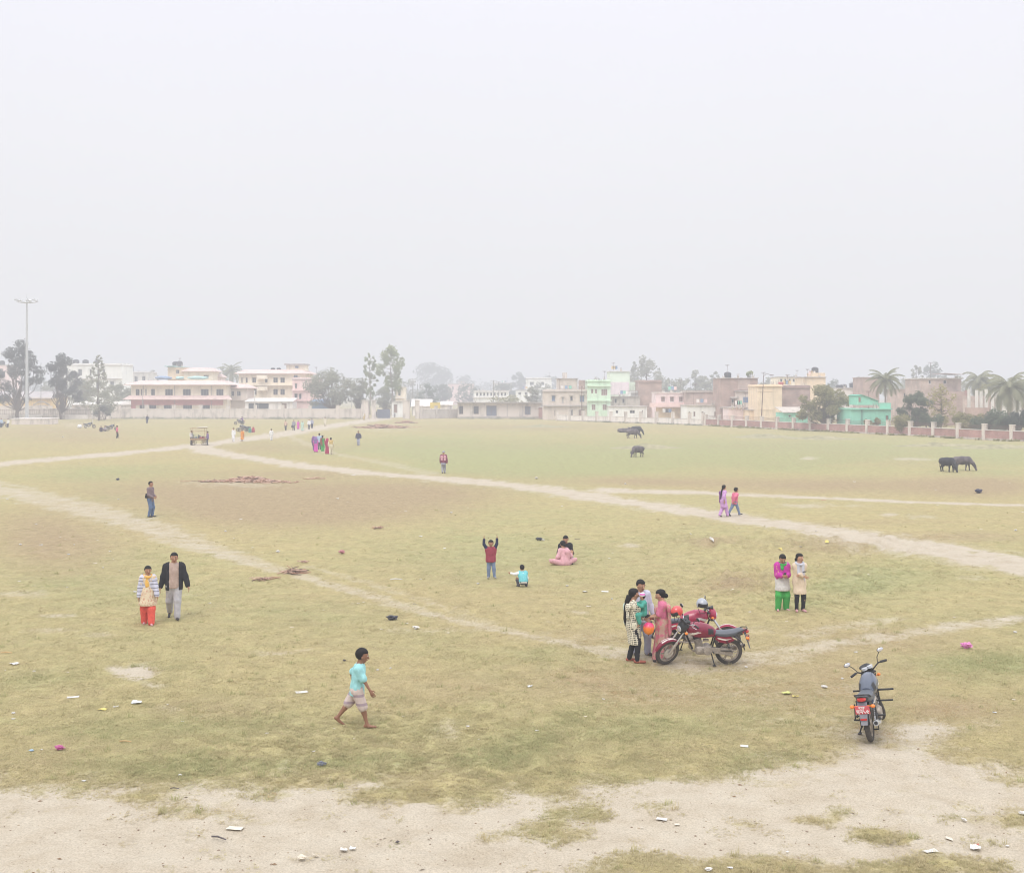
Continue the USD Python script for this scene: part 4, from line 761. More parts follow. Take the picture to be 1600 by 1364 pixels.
tree("tree", "dark blue-green bushy tree at the right edge behind the wall", 1592, 630, 152, 56, "bush", "dark", 3200, .32, 37, catg="bush")
palm("big coconut palm with drooping fronds at the right edge", 1574, 571, 185, 66, 640, 38, 30, "frond", 1.15)
palm("feathery hazy palm left of the big coconut palm", 1527, 570, 250, 46, 640, 39, 26, "frond", 1.3)
palm("second feathery palm behind the concrete columns", 1549, 580, 255, 40, 640, 40, 24, "frond", 1.3)
palm("palm partly cut by the right edge of the picture", 1606, 578, 220, 50, 640, 41, 24, "frond", 1.2)
tree("tree", "hazy upright tree left of the far round tree", 1432, 571, 420, 24, "tall", "grey", 900, .9, 42, crown0=.15)
tree("tree", "far round hazy tree above the large brick house", 1461, 565, 520, 48, "broad", "deep", 1500, 1.2, 43, crown0=.1, trunk=.4)
tree("tree", "hazy greenery left of the far round tree behind the coconut palm", 1415, 590, 430, 40, "broad", "grey", 1000, .9, 44, crown0=.1)
for k, (px, yt, d, wd) in enumerate(((480, 586, 900, 60), (900, 590, 1100, 60), (955, 588, 1000, 60), (1160, 592, 900, 70), (1230, 590, 1000, 60), (1340, 590, 900, 70), (1400, 588, 950, 50), (1520, 590, 800, 80), (60, 585, 700, 70), (300, 588, 800, 80), (760, 594, 1100, 70))):
    tree("tree", ["faint", "very faint", "pale"][k % 3] + " far tree in the haze above " + ["the large spreading tree", "the beige house", "the mint house", "the tall brick house", "the cream house", "the round yellow-green tree", "the coconut palm", "the feathery palms", "the yellow house", "the red and white house", "the flat-roofed block"][k], px, yt, d, wd, "broad", "deep", 700, 2.0, 60 + k, crown0=.08, trunk=.5)
WHERE = [(640, 592, 520, 60, "grey", "below the tallest eucalyptus, to its right"), (668, 598, 430, 46, "deep", "behind the white shed by the gate"), (735, 598, 560, 56, "deep", "left of the long white far building"), (786, 597, 600, 50, "deep", "above the white far building"), (845, 597, 480, 40, "grey", "left of the beige house roof room"), (930, 588, 480, 44, "grey", "above the mint house"),
    (1030, 580, 430, 46, "grey", "above the tall bare brick house"), (1062, 590, 400, 44, "grey", "above the pink balcony house"), (1104, 588, 400, 36, "grey", "left of the tall brick house tank"), (1238, 586, 460, 44, "deep", "above the far cream block"), (1302, 592, 420, 54, "deep", "above the round yellow-green tree"), (1345, 588, 380, 50, "grey", "left of the tall coconut palm"), (1412, 596, 330, 52, "grey", "right of the tall coconut palm"),
    (1502, 586, 330, 46, "grey", "left of the feathery palms"), (1537, 600, 215, 40, "olive", "under the feathery palms"), (1590, 600, 215, 46, "grey", "under the big coconut palm"), (75, 596, 420, 44, "grey", "above the yellow house"), (208, 604, 330, 46, "grey", "left of the red and white house roof"), (445, 604, 330, 44, "grey", "above the pink house near the cream block")]
for k, (px, yt, d, wd, lf, wh) in enumerate(WHERE):
    tree("tree", "soft hazy tree mass " + wh, px, yt, d, wd, "broad", lf, 1500, .55 * d / 330, 200 + k, crown0=.06, trunk=.25)
for k, (px, yt, d, wd, lf, wh) in enumerate(((1410, 640, 168, 46, "olive", "left of the dark green leafy tree"), (1455, 636, 166, 44, "deep", "right of the dark green leafy tree"), (1520, 640, 160, 40, "olive", "between the shrub and the bushy tree"), (1570, 640, 153, 40, "deep", "between the two bushy trees at the right"), (1362, 648, 178, 24, "olive", "at the foot of the teal house"))):
    tree("tree", "low leafy bush behind the brick wall " + wh, px, yt, d, wd, "bush", lf, 1900, .3, 240 + k, catg="bush")
# weeds along the wall foot
def scrub(label, pts, n, h, leaf, seed):
    rs = np.random.RandomState(seed); V = []; ms = []
    pts = np.array(pts, float); k = rs.randint(0, len(pts) - 1, n); f = rs.random(n)[:, None]; p = pts[k] + (pts[k + 1] - pts[k]) * f + np.stack([rs.normal(size=n) * .3, rs.normal(size=n) * .7], -1)
    bl = [((a, b, h * .3), (h * 1.6, h * .8, h * .5)) for a, b in p]
    obj("scrub", leaves(rs, bl, n * 12, .32), LEAF[leaf], label=label, category="weeds", kind="stuff")
scrub("low weeds growing along the foot of the left plaster wall", [(-122, 282), (-80, 280), (-36, 279)], 130, .55, "grey", 1)
scrub("low weeds along the foot of the right brick wall", [(36, 219), (58, 158), (78, 104)], 140, .3, "olive", 2)
scrub("patchy weeds before the whitewashed wall and the flat-roofed block", [(-14, 281), (8, 278), (16, 252), (36, 218)], 120, .4, "grey", 3)

# ------------------------------------------------------------------ implicit surfaces for bodies and clothes
def surface_net(F, o, h):
    S = F < 0
    if not S.any(): return None
    nx, ny, nz = F.shape; C = (nx - 1, ny - 1, nz - 1)
    sl = lambda i, j, k: (slice(i, i + C[0]), slice(j, j + C[1]), slice(k, k + C[2]))
    cnt = sum(S[sl(i, j, k)].astype(np.int8) for i, j, k in np.ndindex(2, 2, 2)); act = (cnt > 0) & (cnt < 8)
    idx = np.argwhere(act); I = -np.ones(C, int); I[act] = np.arange(len(idx))
    P_ = np.zeros((len(idx), 3)); n = np.zeros(len(idx)); cs = list(np.ndindex(2, 2, 2)); a0, a1, a2 = idx.T
    vals = {c: F[a0 + c[0], a1 + c[1], a2 + c[2]] for c in cs}
    for c in cs:
        for ax in range(3):
            if c[ax] == 0:
                e = list(c); e[ax] = 1; e = tuple(e); fa, fb = vals[c], vals[e]; m = (fa < 0) != (fb < 0)
                t = np.where(m, fa / np.where(m, fa - fb, 1), 0); q = np.array(c, float)[None] + np.eye(3)[ax] * t[:, None]; P_[m] += q[m]; n[m] += 1
    V = (idx + P_ / np.maximum(n, 1)[:, None]) * h + o; Q = []
    for ax in range(3):
        b, c = [(1, 2), (2, 0), (0, 1)][ax]
        A = [slice(None)] * 3; A[ax] = slice(0, -1); B = [slice(None)] * 3; B[ax] = slice(1, None)
        f0, f1 = S[tuple(A)], S[tuple(B)]; e = np.argwhere(f0 != f1); e = e[(e[:, b] > 0) & (e[:, c] > 0) & (e[:, b] < F.shape[b] - 1) & (e[:, c] < F.shape[c] - 1)]
        if not len(e): continue
        db, dc = np.eye(3, dtype=int)[b], np.eye(3, dtype=int)[c]
        q = np.stack([I[tuple((e - db * i - dc * j).T)] for i, j in ((1, 1), (0, 1), (0, 0), (1, 0))], 1)
        fl = ~f0[tuple(e.T)]; q[fl] = q[fl][:, ::-1]; Q.append(q)
    Q = np.vstack(Q)
    return tm(V, np.vstack([Q[:, [0, 1, 2]], Q[:, [0, 2, 3]]]))
def cone_sdf(X, a, b, ra, rb, R=None, flat=(1, 1)):
    """Round cone a-b; R rows = (side, front, up) axes; flat scales the radii along side and front."""
    a, b = np.asarray(a, float), np.asarray(b, float)
    if R is not None and flat != (1, 1):
        Mx = R / np.array([flat[0], flat[1], 1.0])[:, None]; X = (X - a) @ Mx.T; b = (b - a) @ Mx.T; a = np.zeros(3)
    ab = b - a; L2 = max(ab @ ab, 1e-9); t = np.clip(((X - a) @ ab) / L2, 0, 1)
    d = np.linalg.norm(X - a - t[..., None] * ab, axis=-1) - (ra + (rb - ra) * t)
    return d * (min(flat) if R is not None else 1)
def blend(bones, X, infl=0.0):
    d = None
    for bn in bones:
        e = cone_sdf(X, *bn[:4], *(bn[5:7] if len(bn) > 5 else ())) - infl; k = bn[4] if len(bn) > 4 else .03
        if d is None: d = e
        else:
            hh = np.clip(k - np.abs(d - e), 0, None) / k; d = np.minimum(d, e) - hh * hh * k * .25
    return d
def net(bones, h, infl=0.0, cut=None, fold=0.0, seed=0, pad=.06, shell=None):
    """Mesh of a blend of bones. cut(X) > 0 is removed. fold: depth of cloth folds."""
    P_ = np.vstack([[np.asarray(b[0]) - max(b[2], b[3]) * 1.25 - infl, np.asarray(b[0]) + max(b[2], b[3]) * 1.25 + infl, np.asarray(b[1]) - max(b[2], b[3]) * 1.25 - infl, np.asarray(b[1]) + max(b[2], b[3]) * 1.25 + infl] for b in bones])
    lo, hi = P_.min(0) - pad, P_.max(0) + pad; n = np.ceil((hi - lo) / h).astype(int) + 1
    X = np.stack(np.meshgrid(*[lo[i] + np.arange(n[i]) * h for i in range(3)], indexing="ij"), -1)
    d = blend(bones, X, infl)
    if fold: d = d + (meshkit.fbm(X * [26, 26, 7] + seed, 2, seed) - .5) * fold
    if cut is not None: d = np.maximum(d, cut(X))
    return surface_net(d, lo, h)

# ------------------------------------------------------------------ a person: joints in units of the body height, x = own right, y = forward, z = up
def two_bone(a, target, l1, l2, pole):
    a, target = np.array(a, float), np.array(target, float); v = target - a; D = np.linalg.norm(v); D = min(max(D, abs(l1 - l2) + 1e-4), (l1 + l2) * .999); v = v / np.linalg.norm(v)
    c = (l1 * l1 + D * D - l2 * l2) / (2 * D); hgt = math.sqrt(max(l1 * l1 - c * c, 0)); p = np.array(pole, float); p = p - v * (p @ v); p /= max(np.linalg.norm(p), 1e-9)
    return a + v * c + p * hgt, a + v * D
def R_of(pitch, yaw=0, roll=0):
    """rows: side, front, up axes after leaning forward by pitch, turning left by yaw and tilting right by roll (degrees)."""
    M = trimesh.transformations.euler_matrix(math.radians(-pitch), math.radians(roll), math.radians(yaw), "sxyz")[:3, :3]
    return M.T
HAND = [(-.30, .30, .036, .92), (-.10, .33, .04, 1.0), (.10, .32, .04, .95), (.29, .27, .036, .76)]
def hand_bones(wrist, d, n, side, s, curl=.35):
    """Palm, four unequal fingers and a thumb: d along the hand, n out of the palm, side towards the thumb; s = hand length."""
    d, n, side = (np.asarray(v, float) / np.linalg.norm(v) for v in (d, n, side)); out = []
    palm = wrist + d * s * .28
    M = np.stack([side, n, d])
    out.append((wrist + d * s * .05, wrist + d * s * .42, s * .155, s * .20, .008, M, (1.0, .55)))
    for q, off, r, L in HAND:
        b = wrist + d * s * .46 - side * q * s * .62; a1, a2 = curl * .7, curl * 1.7
        m = b + (d * math.cos(a1) + n * math.sin(a1)) * s * .27 * L; e = m + (d * math.cos(a2) + n * math.sin(a2)) * s * .26 * L
        out += [(b, m, s * .052, s * .047, .004), (m, e, s * .047, s * .038, .004)]
    b = wrist + d * s * .16 + side * s * .15; m = b + (d * .62 + side * .7 + n * .25) * s * .22; e = m + (d * .9 + side * .2 + n * .3) * s * .2
    out += [(b, m, s * .065, s * .055, .006), (m, e, s * .053, s * .043, .004)]
    return out
skins = [mat(f"skin_{k}", c, .55, .08, 9, spec=.35) for k, c in enumerate(((.36, .19, .12), (.25, .125, .078), (.44, .25, .165), (.31, .155, .10)))]
hair_m = mat("black_hair", (.011, .009, .009), .65, .3, 30, spec=.2, stretch=(6, 6, 1)); eye_m = mat("eye", (.03, .025, .022), .3, .1); lip_m = mat("lip", (.26, .09, .07), .5, .1); white_m = mat("eye_white", (.6, .58, .55), .4, .05)
shoe_m = {k: mat("shoe_" + k, c, .6, .2) for k, c in dict(dark=(.04, .035, .035), brown=(.14, .07, .05), pink=(.55, .30, .32), red=(.30, .09, .06), grey=(.30, .30, .33)).items()}
def cloth(name, c, amount=.13, rough=.9): return mat("cloth_" + name, c, rough, amount, 14, bump=.15, spec=.15)
def pattern_cloth(name, kind, c1, c2, scale=30.0, thr=.5, c3=None):
    """Printed cloth: stripes, checks, spots or a woven motif in object space."""
    nd = {"tc": ("texture_coordinate", {}), "r": ("rgb_ramp", {"ramp": [(0, c1), (thr - .03, c1), (thr + .03, c2), (1, c2)]}), "p": ("principled_bsdf", {"roughness": .9, "specular_ior_level": .12})}
    lk = [("r.color", "p.base_color")]
    if kind in ("stripes", "checks"):
        nd["xyz"] = ("separate_xyz", {}); lk.append(("tc.object", "xyz.vector"))
        def wv(tag, ax, s):
            nd["m" + tag] = ("math", {"math_type": "multiply", "value2": s}); nd["f" + tag] = ("math", {"math_type": "fraction"}); lk.extend([(f"xyz.{ax}", f"m{tag}.value1"), (f"m{tag}.value", f"f{tag}.value1")])
        wv("z", "z", scale)
        if kind == "stripes": lk.append(("fz.value", "r.fac"))
        else:
            wv("x", "x", scale * 1.35); nd["cz"] = ("math", {"math_type": "greater_than", "value2": .5}); nd["cx"] = ("math", {"math_type": "greater_than", "value2": .45}); nd["ad"] = ("math", {"math_type": "multiply"})
            lk.extend([("fz.value", "cz.value1"), ("fx.value", "cx.value1"), ("cz.value", "ad.value1"), ("cx.value", "ad.value2"), ("ad.value", "r.fac")])
    elif kind == "spots":
        nd["v"] = ("voronoi_texture", {"scale": scale}); lk.extend([("tc.object", "v.vector"), ("v.distance", "r.fac")])
    else:
        nd["n"] = ("noise_texture", {"scale": scale, "detail": 3.0}); lk.extend([("tc.object", "n.vector"), ("n.fac", "r.fac")])
    mats["cloth_" + name] = usdkit.material(stage, f"/World/Looks/cloth_{name}", nd, lk, surface="p.BSDF")
    return mats["cloth_" + name]

class Fig:
    """Joints of a posed figure. All pose values in body heights."""
    def __init__(s, H, pelvis=(0, 0, .53), lean=0, twist=0, roll=0, ptilt=None, head=(0, 0), lh=None, rh=None, lf=(-.06, 0), rf=(.06, 0), lpole=None, rpole=None, lkp=None, rkp=None, child=False, broad=1.0, fpitch=(0, 0), fyaw=(8, -8), neck_lean=None):
        s.H = H; s.child = child; s.broad = broad; hs = 1.26 if child else 1.04; s.hs = hs
        pel = np.array(pelvis, float); s.R = R_of(lean, twist, roll); s.Rp = R_of(lean * .35 if ptilt is None else ptilt, 0, 0); sd, fr, up = s.R
        s.pel = pel; s.waist = pel + s.Rp[2] * .085; s.chest = s.waist + up * .115; s.neck0 = s.chest + up * (.115 if not child else .10); s.hips = [pel + s.Rp[0] * .052 * q - np.array([0, 0, .015]) for q in (-1, 1)]
        shw = (.101 if not child else .094) * broad; s.sh = [s.neck0 - up * .035 + sd * shw * q for q in (-1, 1)]
        nl = lean * .6 if neck_lean is None else neck_lean; s.Rh = R_of(nl + head[1], head[0] + twist, 0); Rn = R_of(nl, twist * .5, 0)
        s.neck1 = s.neck0 + Rn[2] * .045 + Rn[1] * .008; s.hc = s.neck1 + s.Rh[2] * .062 * hs + s.Rh[1] * .012
        U, Fo, Th, Sh = .165, .15, .245, .24
        if child: U, Fo, Th, Sh = .155, .14, .225, .22
        s.hands, s.elb, s.knee, s.ank, s.foot, s.toe = [], [], [], [], [], []
        for i, (t, pole, q) in enumerate(((lh, lpole, -1), (rh, rpole, 1))):
            if t is None: t = (q * (shw + .045), .03, (s.sh[i][2] - .305))
            pole = pole if pole is not None else (q * .5, -1, -.25)
            e, w = two_bone(s.sh[i], t, U, Fo, pole); s.elb.append(e); s.hands.append(w)
        for i, (t, pole, q) in enumerate(((lf, lkp, -1), (rf, rkp, 1))):
            z = t[2] if len(t) > 2 else 0.0; an = np.array([t[0], t[1], z + .04]); pole = pole if pole is not None else (q * .12, 1, 0)
            k, a = two_bone(s.hips[i], an, Th, Sh, pole); s.knee.append(k); s.ank.append(a)
            y = math.radians(fyaw[i]); pt = math.radians(fpitch[i]); dr = np.array([-math.sin(y) * math.cos(pt), math.cos(y) * math.cos(pt), math.sin(pt)]); s.foot.append(a - dr * .028 - [0, 0, .018]); s.toe.append(a + dr * .108 - np.array([0, 0, .026]))
    def torso(s, belly=0.0, slim=1.0):
        b = s.broad * slim; R = s.R
        o = [(s.pel, s.waist, .088 * b, .078 * b, .05, s.Rp, (1.0, .74)), (s.waist, s.chest, .076 * b, .086 * b, .05, R, (1.0, .72)), (s.chest, s.neck0 - R[2] * .045, .088 * b, .072 * b, .05, R, (1.08, .68)), (s.sh[0], s.sh[1], .036, .036, .05), (s.neck0 - R[2] * .03, s.neck1, .042, .032, .03)]
        if belly: o.append((s.waist + R[1] * .035 * belly - R[2] * .02, s.chest + R[1] * .022 * belly - R[2] * .04, .078 * belly, .07 * belly, .06))
        return o
    def arm(s, i, k=1.0):
        return [(s.sh[i], s.elb[i], .034 * k, .025 * k, .03), (s.elb[i], s.hands[i], .0255 * k, .0165 * k, .02)]
    def leg(s, i, k=1.0):
        return [(s.hips[i], s.knee[i], .054 * k, .034 * k, .04), (s.knee[i], s.knee[i] * .72 + s.ank[i] * .28, .033 * k, .034 * k, .02), (s.knee[i] * .72 + s.ank[i] * .28, s.ank[i], .034 * k, .02 * k, .02)]
    def footb(s, i, k=1.0): return [(s.foot[i], s.toe[i], .020 * k, .0155 * k, .012), (s.ank[i], s.foot[i] * .6 + s.toe[i] * .4, .020 * k, .017 * k, .02)]
    def headb(s):
        c, R, k = s.hc, s.Rh, s.hs
        return [(c + R[2] * .012 * k - R[1] * .008, c + R[2] * .012 * k - R[1] * .0081, .058 * k, .058 * k, .02, R, (.86, 1.02)), (c - R[2] * .025 * k + R[1] * .012 * k, c - R[2] * .045 * k + R[1] * .022 * k, .04 * k, .026 * k, .03, R, (.92, 1.0)), (s.neck0, s.neck1 + R[2] * .02, .036, .031, .02)]
def S(bones, H): return [(np.asarray(b[0]) * H, np.asarray(b[1]) * H, b[2] * H, b[3] * H, b[4] * H, *b[5:]) for b in bones]
def below(p, nrm):   # keep the side against nrm: cut > 0 beyond the plane
    p, nrm = np.asarray(p, float), np.asarray(nrm, float) / np.linalg.norm(nrm); return lambda X: (X - p) @ nrm
def cuts(*fs):
    return lambda X: np.max([f(X) for f in fs], 0)

def person(fig, label, loc, yaw, garments, group=None, skin=0, hair="short", hair_mat=None, shoes="dark", lod=1, curl=.35, hand_dirs=(None, None), scale=1.0, barefoot=False, seed=0, name="person"):
    """garments: list of (kind, material, options)."""
    H, R, Rh = fig.H, fig.R, fig.Rh; h = {0: .013, 1: .017, 2: .026, 3: .036}[lod]; t = thing(name, label, "person", loc, yaw, group)
    b = fig.torso(slim=.93) + fig.headb()
    for i in (0, 1): b += fig.arm(i, .95) + fig.leg(i, .95) + fig.footb(i)
    c, k = fig.hc, fig.hs
    if lod <= 1:
        b += [(c + Rh[1] * .058 * k - Rh[2] * .004, c + Rh[1] * .068 * k - Rh[2] * .022 * k, .007, .011, .012)]
        b += [(c + Rh[0] * q * .05 * k - Rh[2] * .008, c + Rh[0] * q * .054 * k - Rh[2] * .02, .011, .009, .006) for q in (-1, 1)]
    body = [net(S(b, H), h)]
    for i, q in ((0, -1), (1, 1)):
        d = fig.hands[i] - fig.elb[i]; d /= np.linalg.norm(d)
        if hand_dirs[i] is not None: d = R.T @ np.array(hand_dirs[i], float); d /= np.linalg.norm(d)
        inward = R[0] * -q; n = inward - d * (inward @ d)
        if np.linalg.norm(n) < .2: n = R[1] - d * (R[1] @ d)
        n /= np.linalg.norm(n); sd = np.cross(d, n) * (1 if (np.cross(d, n) @ R[1]) > 0 else -1)
        if lod <= 1: hb = hand_bones(fig.hands[i] * H, d, n, sd, .105 * H * (1.1 if fig.child else 1), curl); body.append(net(hb, .0062 if lod else .005, pad=.02))
        else: hb = [(fig.hands[i] * H, fig.hands[i] * H + d * .085 * H, .022 * H, .016 * H, .01, np.stack([sd, n, d]), (1.0, .6))]; body.append(net(hb, h * .5, pad=.03))
    obj("body", cat(body), skins[skin], t, smooth=True)
    if lod <= 1:
        for q in (-1, 1):
            e = (c + Rh[0] * q * .021 * k + Rh[1] * .0535 * k + Rh[2] * .004 * k) * H
            ey = obj("eye", ball(e, .0058 * H * k, 1, (1.1, .7, .5)), white_m, t); obj("pupil", ball(e + Rh[1] * .003 * H * k, .0036 * H * k, 1), eye_m, ey)
            obj("eyebrow", tube([e + (Rh[0] * -.012 + Rh[2] * .013 + Rh[1] * .003) * H * k, e + (Rh[2] * .017 + Rh[1] * .005) * H * k, e + (Rh[0] * .012 + Rh[2] * .013 + Rh[1] * .003) * H * k], .0016 * H, 5), hair_m, t)
        m = (c + Rh[1] * .055 * k - Rh[2] * .036 * k) * H; obj("mouth", tube([m - Rh[0] * .017 * H * k - Rh[1] * .004 * H, m + Rh[1] * .004 * H, m + Rh[0] * .017 * H * k - Rh[1] * .004 * H], .0052 * H, 6), lip_m, t)
    # hair
    hm = hair_mat or hair_m; hc = c + Rh[2] * .014 * k - Rh[1] * .01
    cap = [(hc, hc - Rh[1] * .006, .0635 * k, .0635 * k, .02, Rh, (.9, 1.02))]
    def face(X, nape=-.040 if hair in ("short", "turban") else -.075):   # hair stays above the brow line and behind the ears
        Y = X / H - c; y_, z_ = Y @ Rh[1] / k, Y @ Rh[2] / k; return np.minimum(np.maximum(y_ - .006, nape - z_), .031 - z_ - .18 * np.maximum(.02 - y_, 0)) * H
    if hair == "short": hm_ = net(S(cap, H), min(h, .014 if lod < 2 else h * .7), cut=face, fold=.008 if lod < 2 else 0)
    elif hair == "cap": hm_ = net(S([(hc + Rh[2] * .012, hc + Rh[2] * .008, .068 * k, .068 * k, .02, Rh, (.95, 1.0)), (hc + Rh[2] * .01 + Rh[1] * .03, hc + Rh[1] * .085, .035, .03, .02, Rh, (1.2, 1.0))], H), h * .8, cut=lambda X: -((X / H - (c + Rh[2] * .012)) @ Rh[2]) * H)
    elif hair == "bald": hm_ = None
    else:
        cap = [(hc, hc - Rh[1] * .008, .0645 * k, .0645 * k, .02, Rh, (.92, 1.02)), (hc - Rh[1] * .03, hc - Rh[1] * .04 - Rh[2] * .045, .042, .03, .03)]; hm_ = net(S(cap, H), min(h, .014 if lod < 2 else h * .8), cut=face, fold=.006 if lod < 2 else 0)
    if hm_ is not None: obj("hair" if hair != "cap" else "cap", hm_, hm, t, smooth=True)
    back = c - Rh[1] * .062 * k - Rh[2] * .035 * k
    if hair == "bun": obj("hair_bun", ball((back - Rh[1] * .018) * H, .036 * H, 2, (1.1, .85, 1)), hm, t, smooth=True)
    if hair == "ponytail": obj("ponytail", tube([(back + Rh[2] * .03) * H, (back - Rh[1] * .035) * H, (back - Rh[1] * .02 - Rh[2] * .08) * H, (back - Rh[2] * .15) * H], [.02 * H, .026 * H, .02 * H, .006 * H], 8), hm, t, smooth=True)
    if hair in ("braid", "long"):
        dn = np.array([0, 0, -1.0]); st = fig.chest - R[1] * .095; a = [back * H, (fig.neck0 - R[1] * .075) * H, st * H, (st + dn * .12 - R[1] * .01) * H, (st + dn * .22) * H]
        obj("braid", tube(a, np.array([.030, .024, .02, .017, .008]) * H * (1.5 if hair == "long" else 1), 8), hm, t, smooth=True)
    # clothes
    nk_ = below((fig.neck0 + R[2] * .02) * H, R[2] - R[1] * .28)
    def neckcut(X): return np.where(np.abs((X / H - fig.neck0) @ R[0]) < .068, nk_(X), -1.0)
    legs = lambda kk, infl, lo: None
    for gi, (kind, m, o) in enumerate(garments):
        inf = o.get("infl", .012) + (0 if lod < 2 else .006); fold = o.get("fold", .026 if lod < 2 else 0); nm = o.get("name", kind); sd_ = seed * 7 + gi
        if kind == "trousers":
            fl = o.get("flare", 1.0); bb = [(fig.pel, fig.waist - R[2] * .02, .086 * fig.broad, .078 * fig.broad, .05, fig.Rp, (1.0, .78))]; L = o.get("len", 1.0)
            for i in (0, 1):
                an = fig.knee[i] + (fig.ank[i] - fig.knee[i]) * L; d = (fig.ank[i] - fig.knee[i]); d /= np.linalg.norm(d)
                bb += [(fig.hips[i], fig.knee[i], .057 * (.6 + .4 * fl), .04 * fl, .04), (fig.knee[i], an, .04 * fl, .03 * fl, .02)]
            f = [below(fig.waist * H, fig.Rp[2])]
            M = net(S(bb, H), h, inf, cuts(*f), fold, sd_)
        elif kind == "shorts":
            bb = [(fig.pel, fig.waist - R[2] * .02, .086, .078, .05, fig.Rp, (1.0, .8))]; L = o.get("len", .85)
            for i in (0, 1): bb += [(fig.hips[i], fig.hips[i] + (fig.knee[i] - fig.hips[i]) * L, .06, .05, .04)]
            M = net(S(bb, H), h, inf, below(fig.waist * H, fig.Rp[2]), fold, sd_)
        elif kind in ("shirt", "jacket", "vest"):
            sl = o.get("sleeve", 1.0); bb = fig.torso(o.get("belly", 0), o.get("slim", 1.0))[:-1]; hem = o.get("hem", .0)   # hem: below the pelvis joint
            bb.append((fig.pel, fig.pel - fig.Rp[2] * max(hem, 0), .089 * fig.broad, (.09 + hem * .1) * fig.broad, .04, fig.Rp, (1.0, .8)))
            for i in (0, 1):
                if sl > 0:
                    u = min(sl * 2, 1); e = fig.sh[i] + (fig.elb[i] - fig.sh[i]) * u; bb.append((fig.sh[i], e, .038, .031 if u == 1 else .036, .03))
                    if sl > .5: w = fig.elb[i] + (fig.hands[i] - fig.elb[i]) * min((sl - .5) * 2, .97); bb.append((fig.elb[i], w, .031, .024, .02))
            f = [neckcut]
            if hem <= .0: f.append(below((fig.pel - fig.Rp[2] * (-hem)) * H, -fig.Rp[2])) if False else None
            lowz = fig.pel - fig.Rp[2] * (hem + .02)
            def lowcut(X, lowz=lowz): 
                near_torso = np.abs((X / H - fig.pel) @ R[0]) - .125 * fig.broad
                return np.where(near_torso < 0, ((X / H - lowz) @ -fig.Rp[2]) * H, -1.0)
            f = [q for q in f if q] + [lowcut]
            if o.get("open"):      # open front: a wedge taken out
                w = o["open"]; f.append(lambda X: np.minimum((w - np.abs((X / H - fig.pel) @ R[0])) * H, ((X / H - fig.pel) @ R[1] - .0) * H))
            M = net(S(bb, H), h, inf, cuts(*f), fold, sd_)
        elif kind in ("kurta", "skirt", "saree"):
            sl = o.get("sleeve", .5); hemz = o.get("hem", .28); wd = o.get("width", .11); dp = o.get("flat", .72); cx = (fig.knee[0] + fig.knee[1]) / 2 if kind != "saree" else (fig.ank[0] + fig.ank[1]) / 2
            sit = o.get("sit", False)
            bot = np.array([cx[0] * .8 + fig.pel[0] * .2, cx[1] * .7 + fig.pel[1] * .3, hemz + wd * .25]); bb = []
            if kind != "skirt": bb = fig.torso(0, o.get("slim", .98))[:-1]
            bb.append((fig.pel, fig.waist - R[2] * .02, .096 * max(fig.broad, .95), .08 * fig.broad, .05, fig.Rp, (1.0, .86)))
            if not sit: bb.append((fig.pel, bot, .10 * max(fig.broad, .95), wd, .05, fig.Rp, (1.0, max(dp, .8))))
            for q in o.get("extra", ()): bb.append(q)
            if kind != "skirt":
                for i in (0, 1):
                    u = min(sl * 2, 1); e = fig.sh[i] + (fig.elb[i] - fig.sh[i]) * u; bb.append((fig.sh[i], e, .038, .032, .03))
                    if sl > .5: w = fig.elb[i] + (fig.hands[i] - fig.elb[i]) * min((sl - .5) * 2, .97); bb.append((fig.elb[i], w, .031, .026, .02))
            f = [neckcut] if kind != "skirt" else [below(fig.waist * H, R[2])]
            f.append(below((0, 0, hemz * H), (0, 0, -1)))
            if o.get("pleat"): fold = 0
            M = net(S(bb, H), h, inf, cuts(*f), fold, sd_)
            if o.get("pleat"):
                v = np.array(M.vertices); z = v[:, 2] / H; ctr = fig.pel * H; an = np.arctan2(v[:, 0] - ctr[0], v[:, 1] - ctr[1]); a = np.clip((fig.pel[2] - z) / max(fig.pel[2] - hemz, .1), 0, 1) * .022 * H * np.sin(an * 11 + z * 3)
                r = v[:, :2] - ctr[:2]; r /= np.maximum(np.linalg.norm(r, axis=1, keepdims=True), .05); v[:, :2] += r * a[:, None]; M = tm(v, M.faces)
        elif kind == "scarf":     # loop round the neck with two ends
            nk = fig.neck0 + R[2] * .004; pts = [nk + R[0] * .062 * math.cos(a) * 1.05 + R[1] * (.055 * math.sin(a) + .008) + R[2] * (.012 - .03 * max(math.sin(a), 0)) for a in np.linspace(0, 2 * PI, 15)]
            ms = [tube(np.array(pts) * H, .026 * H, 7)]
            for q, L in o.get("ends", ((-.03, .16),)):
                p0 = nk + R[0] * q + R[1] * .062 - R[2] * .02; ms.append(net(S([(p0, p0 - R[2] * L + R[1] * (.03 - L * .08), .034, .03, .02, R, (1.0, .45))], H), h, 0, None, .012))
            M = cat(ms)
        elif kind == "drape":     # cloth hanging over a shoulder
            i = o.get("side", 0); p = fig.sh[i] * .72 + fig.neck0 * .28; L = o.get("len", .38); L2 = o.get("back", .35)
            f0 = p + R[1] * .075 - R[2] * .05; b0 = p - R[1] * .085 - R[2] * .05
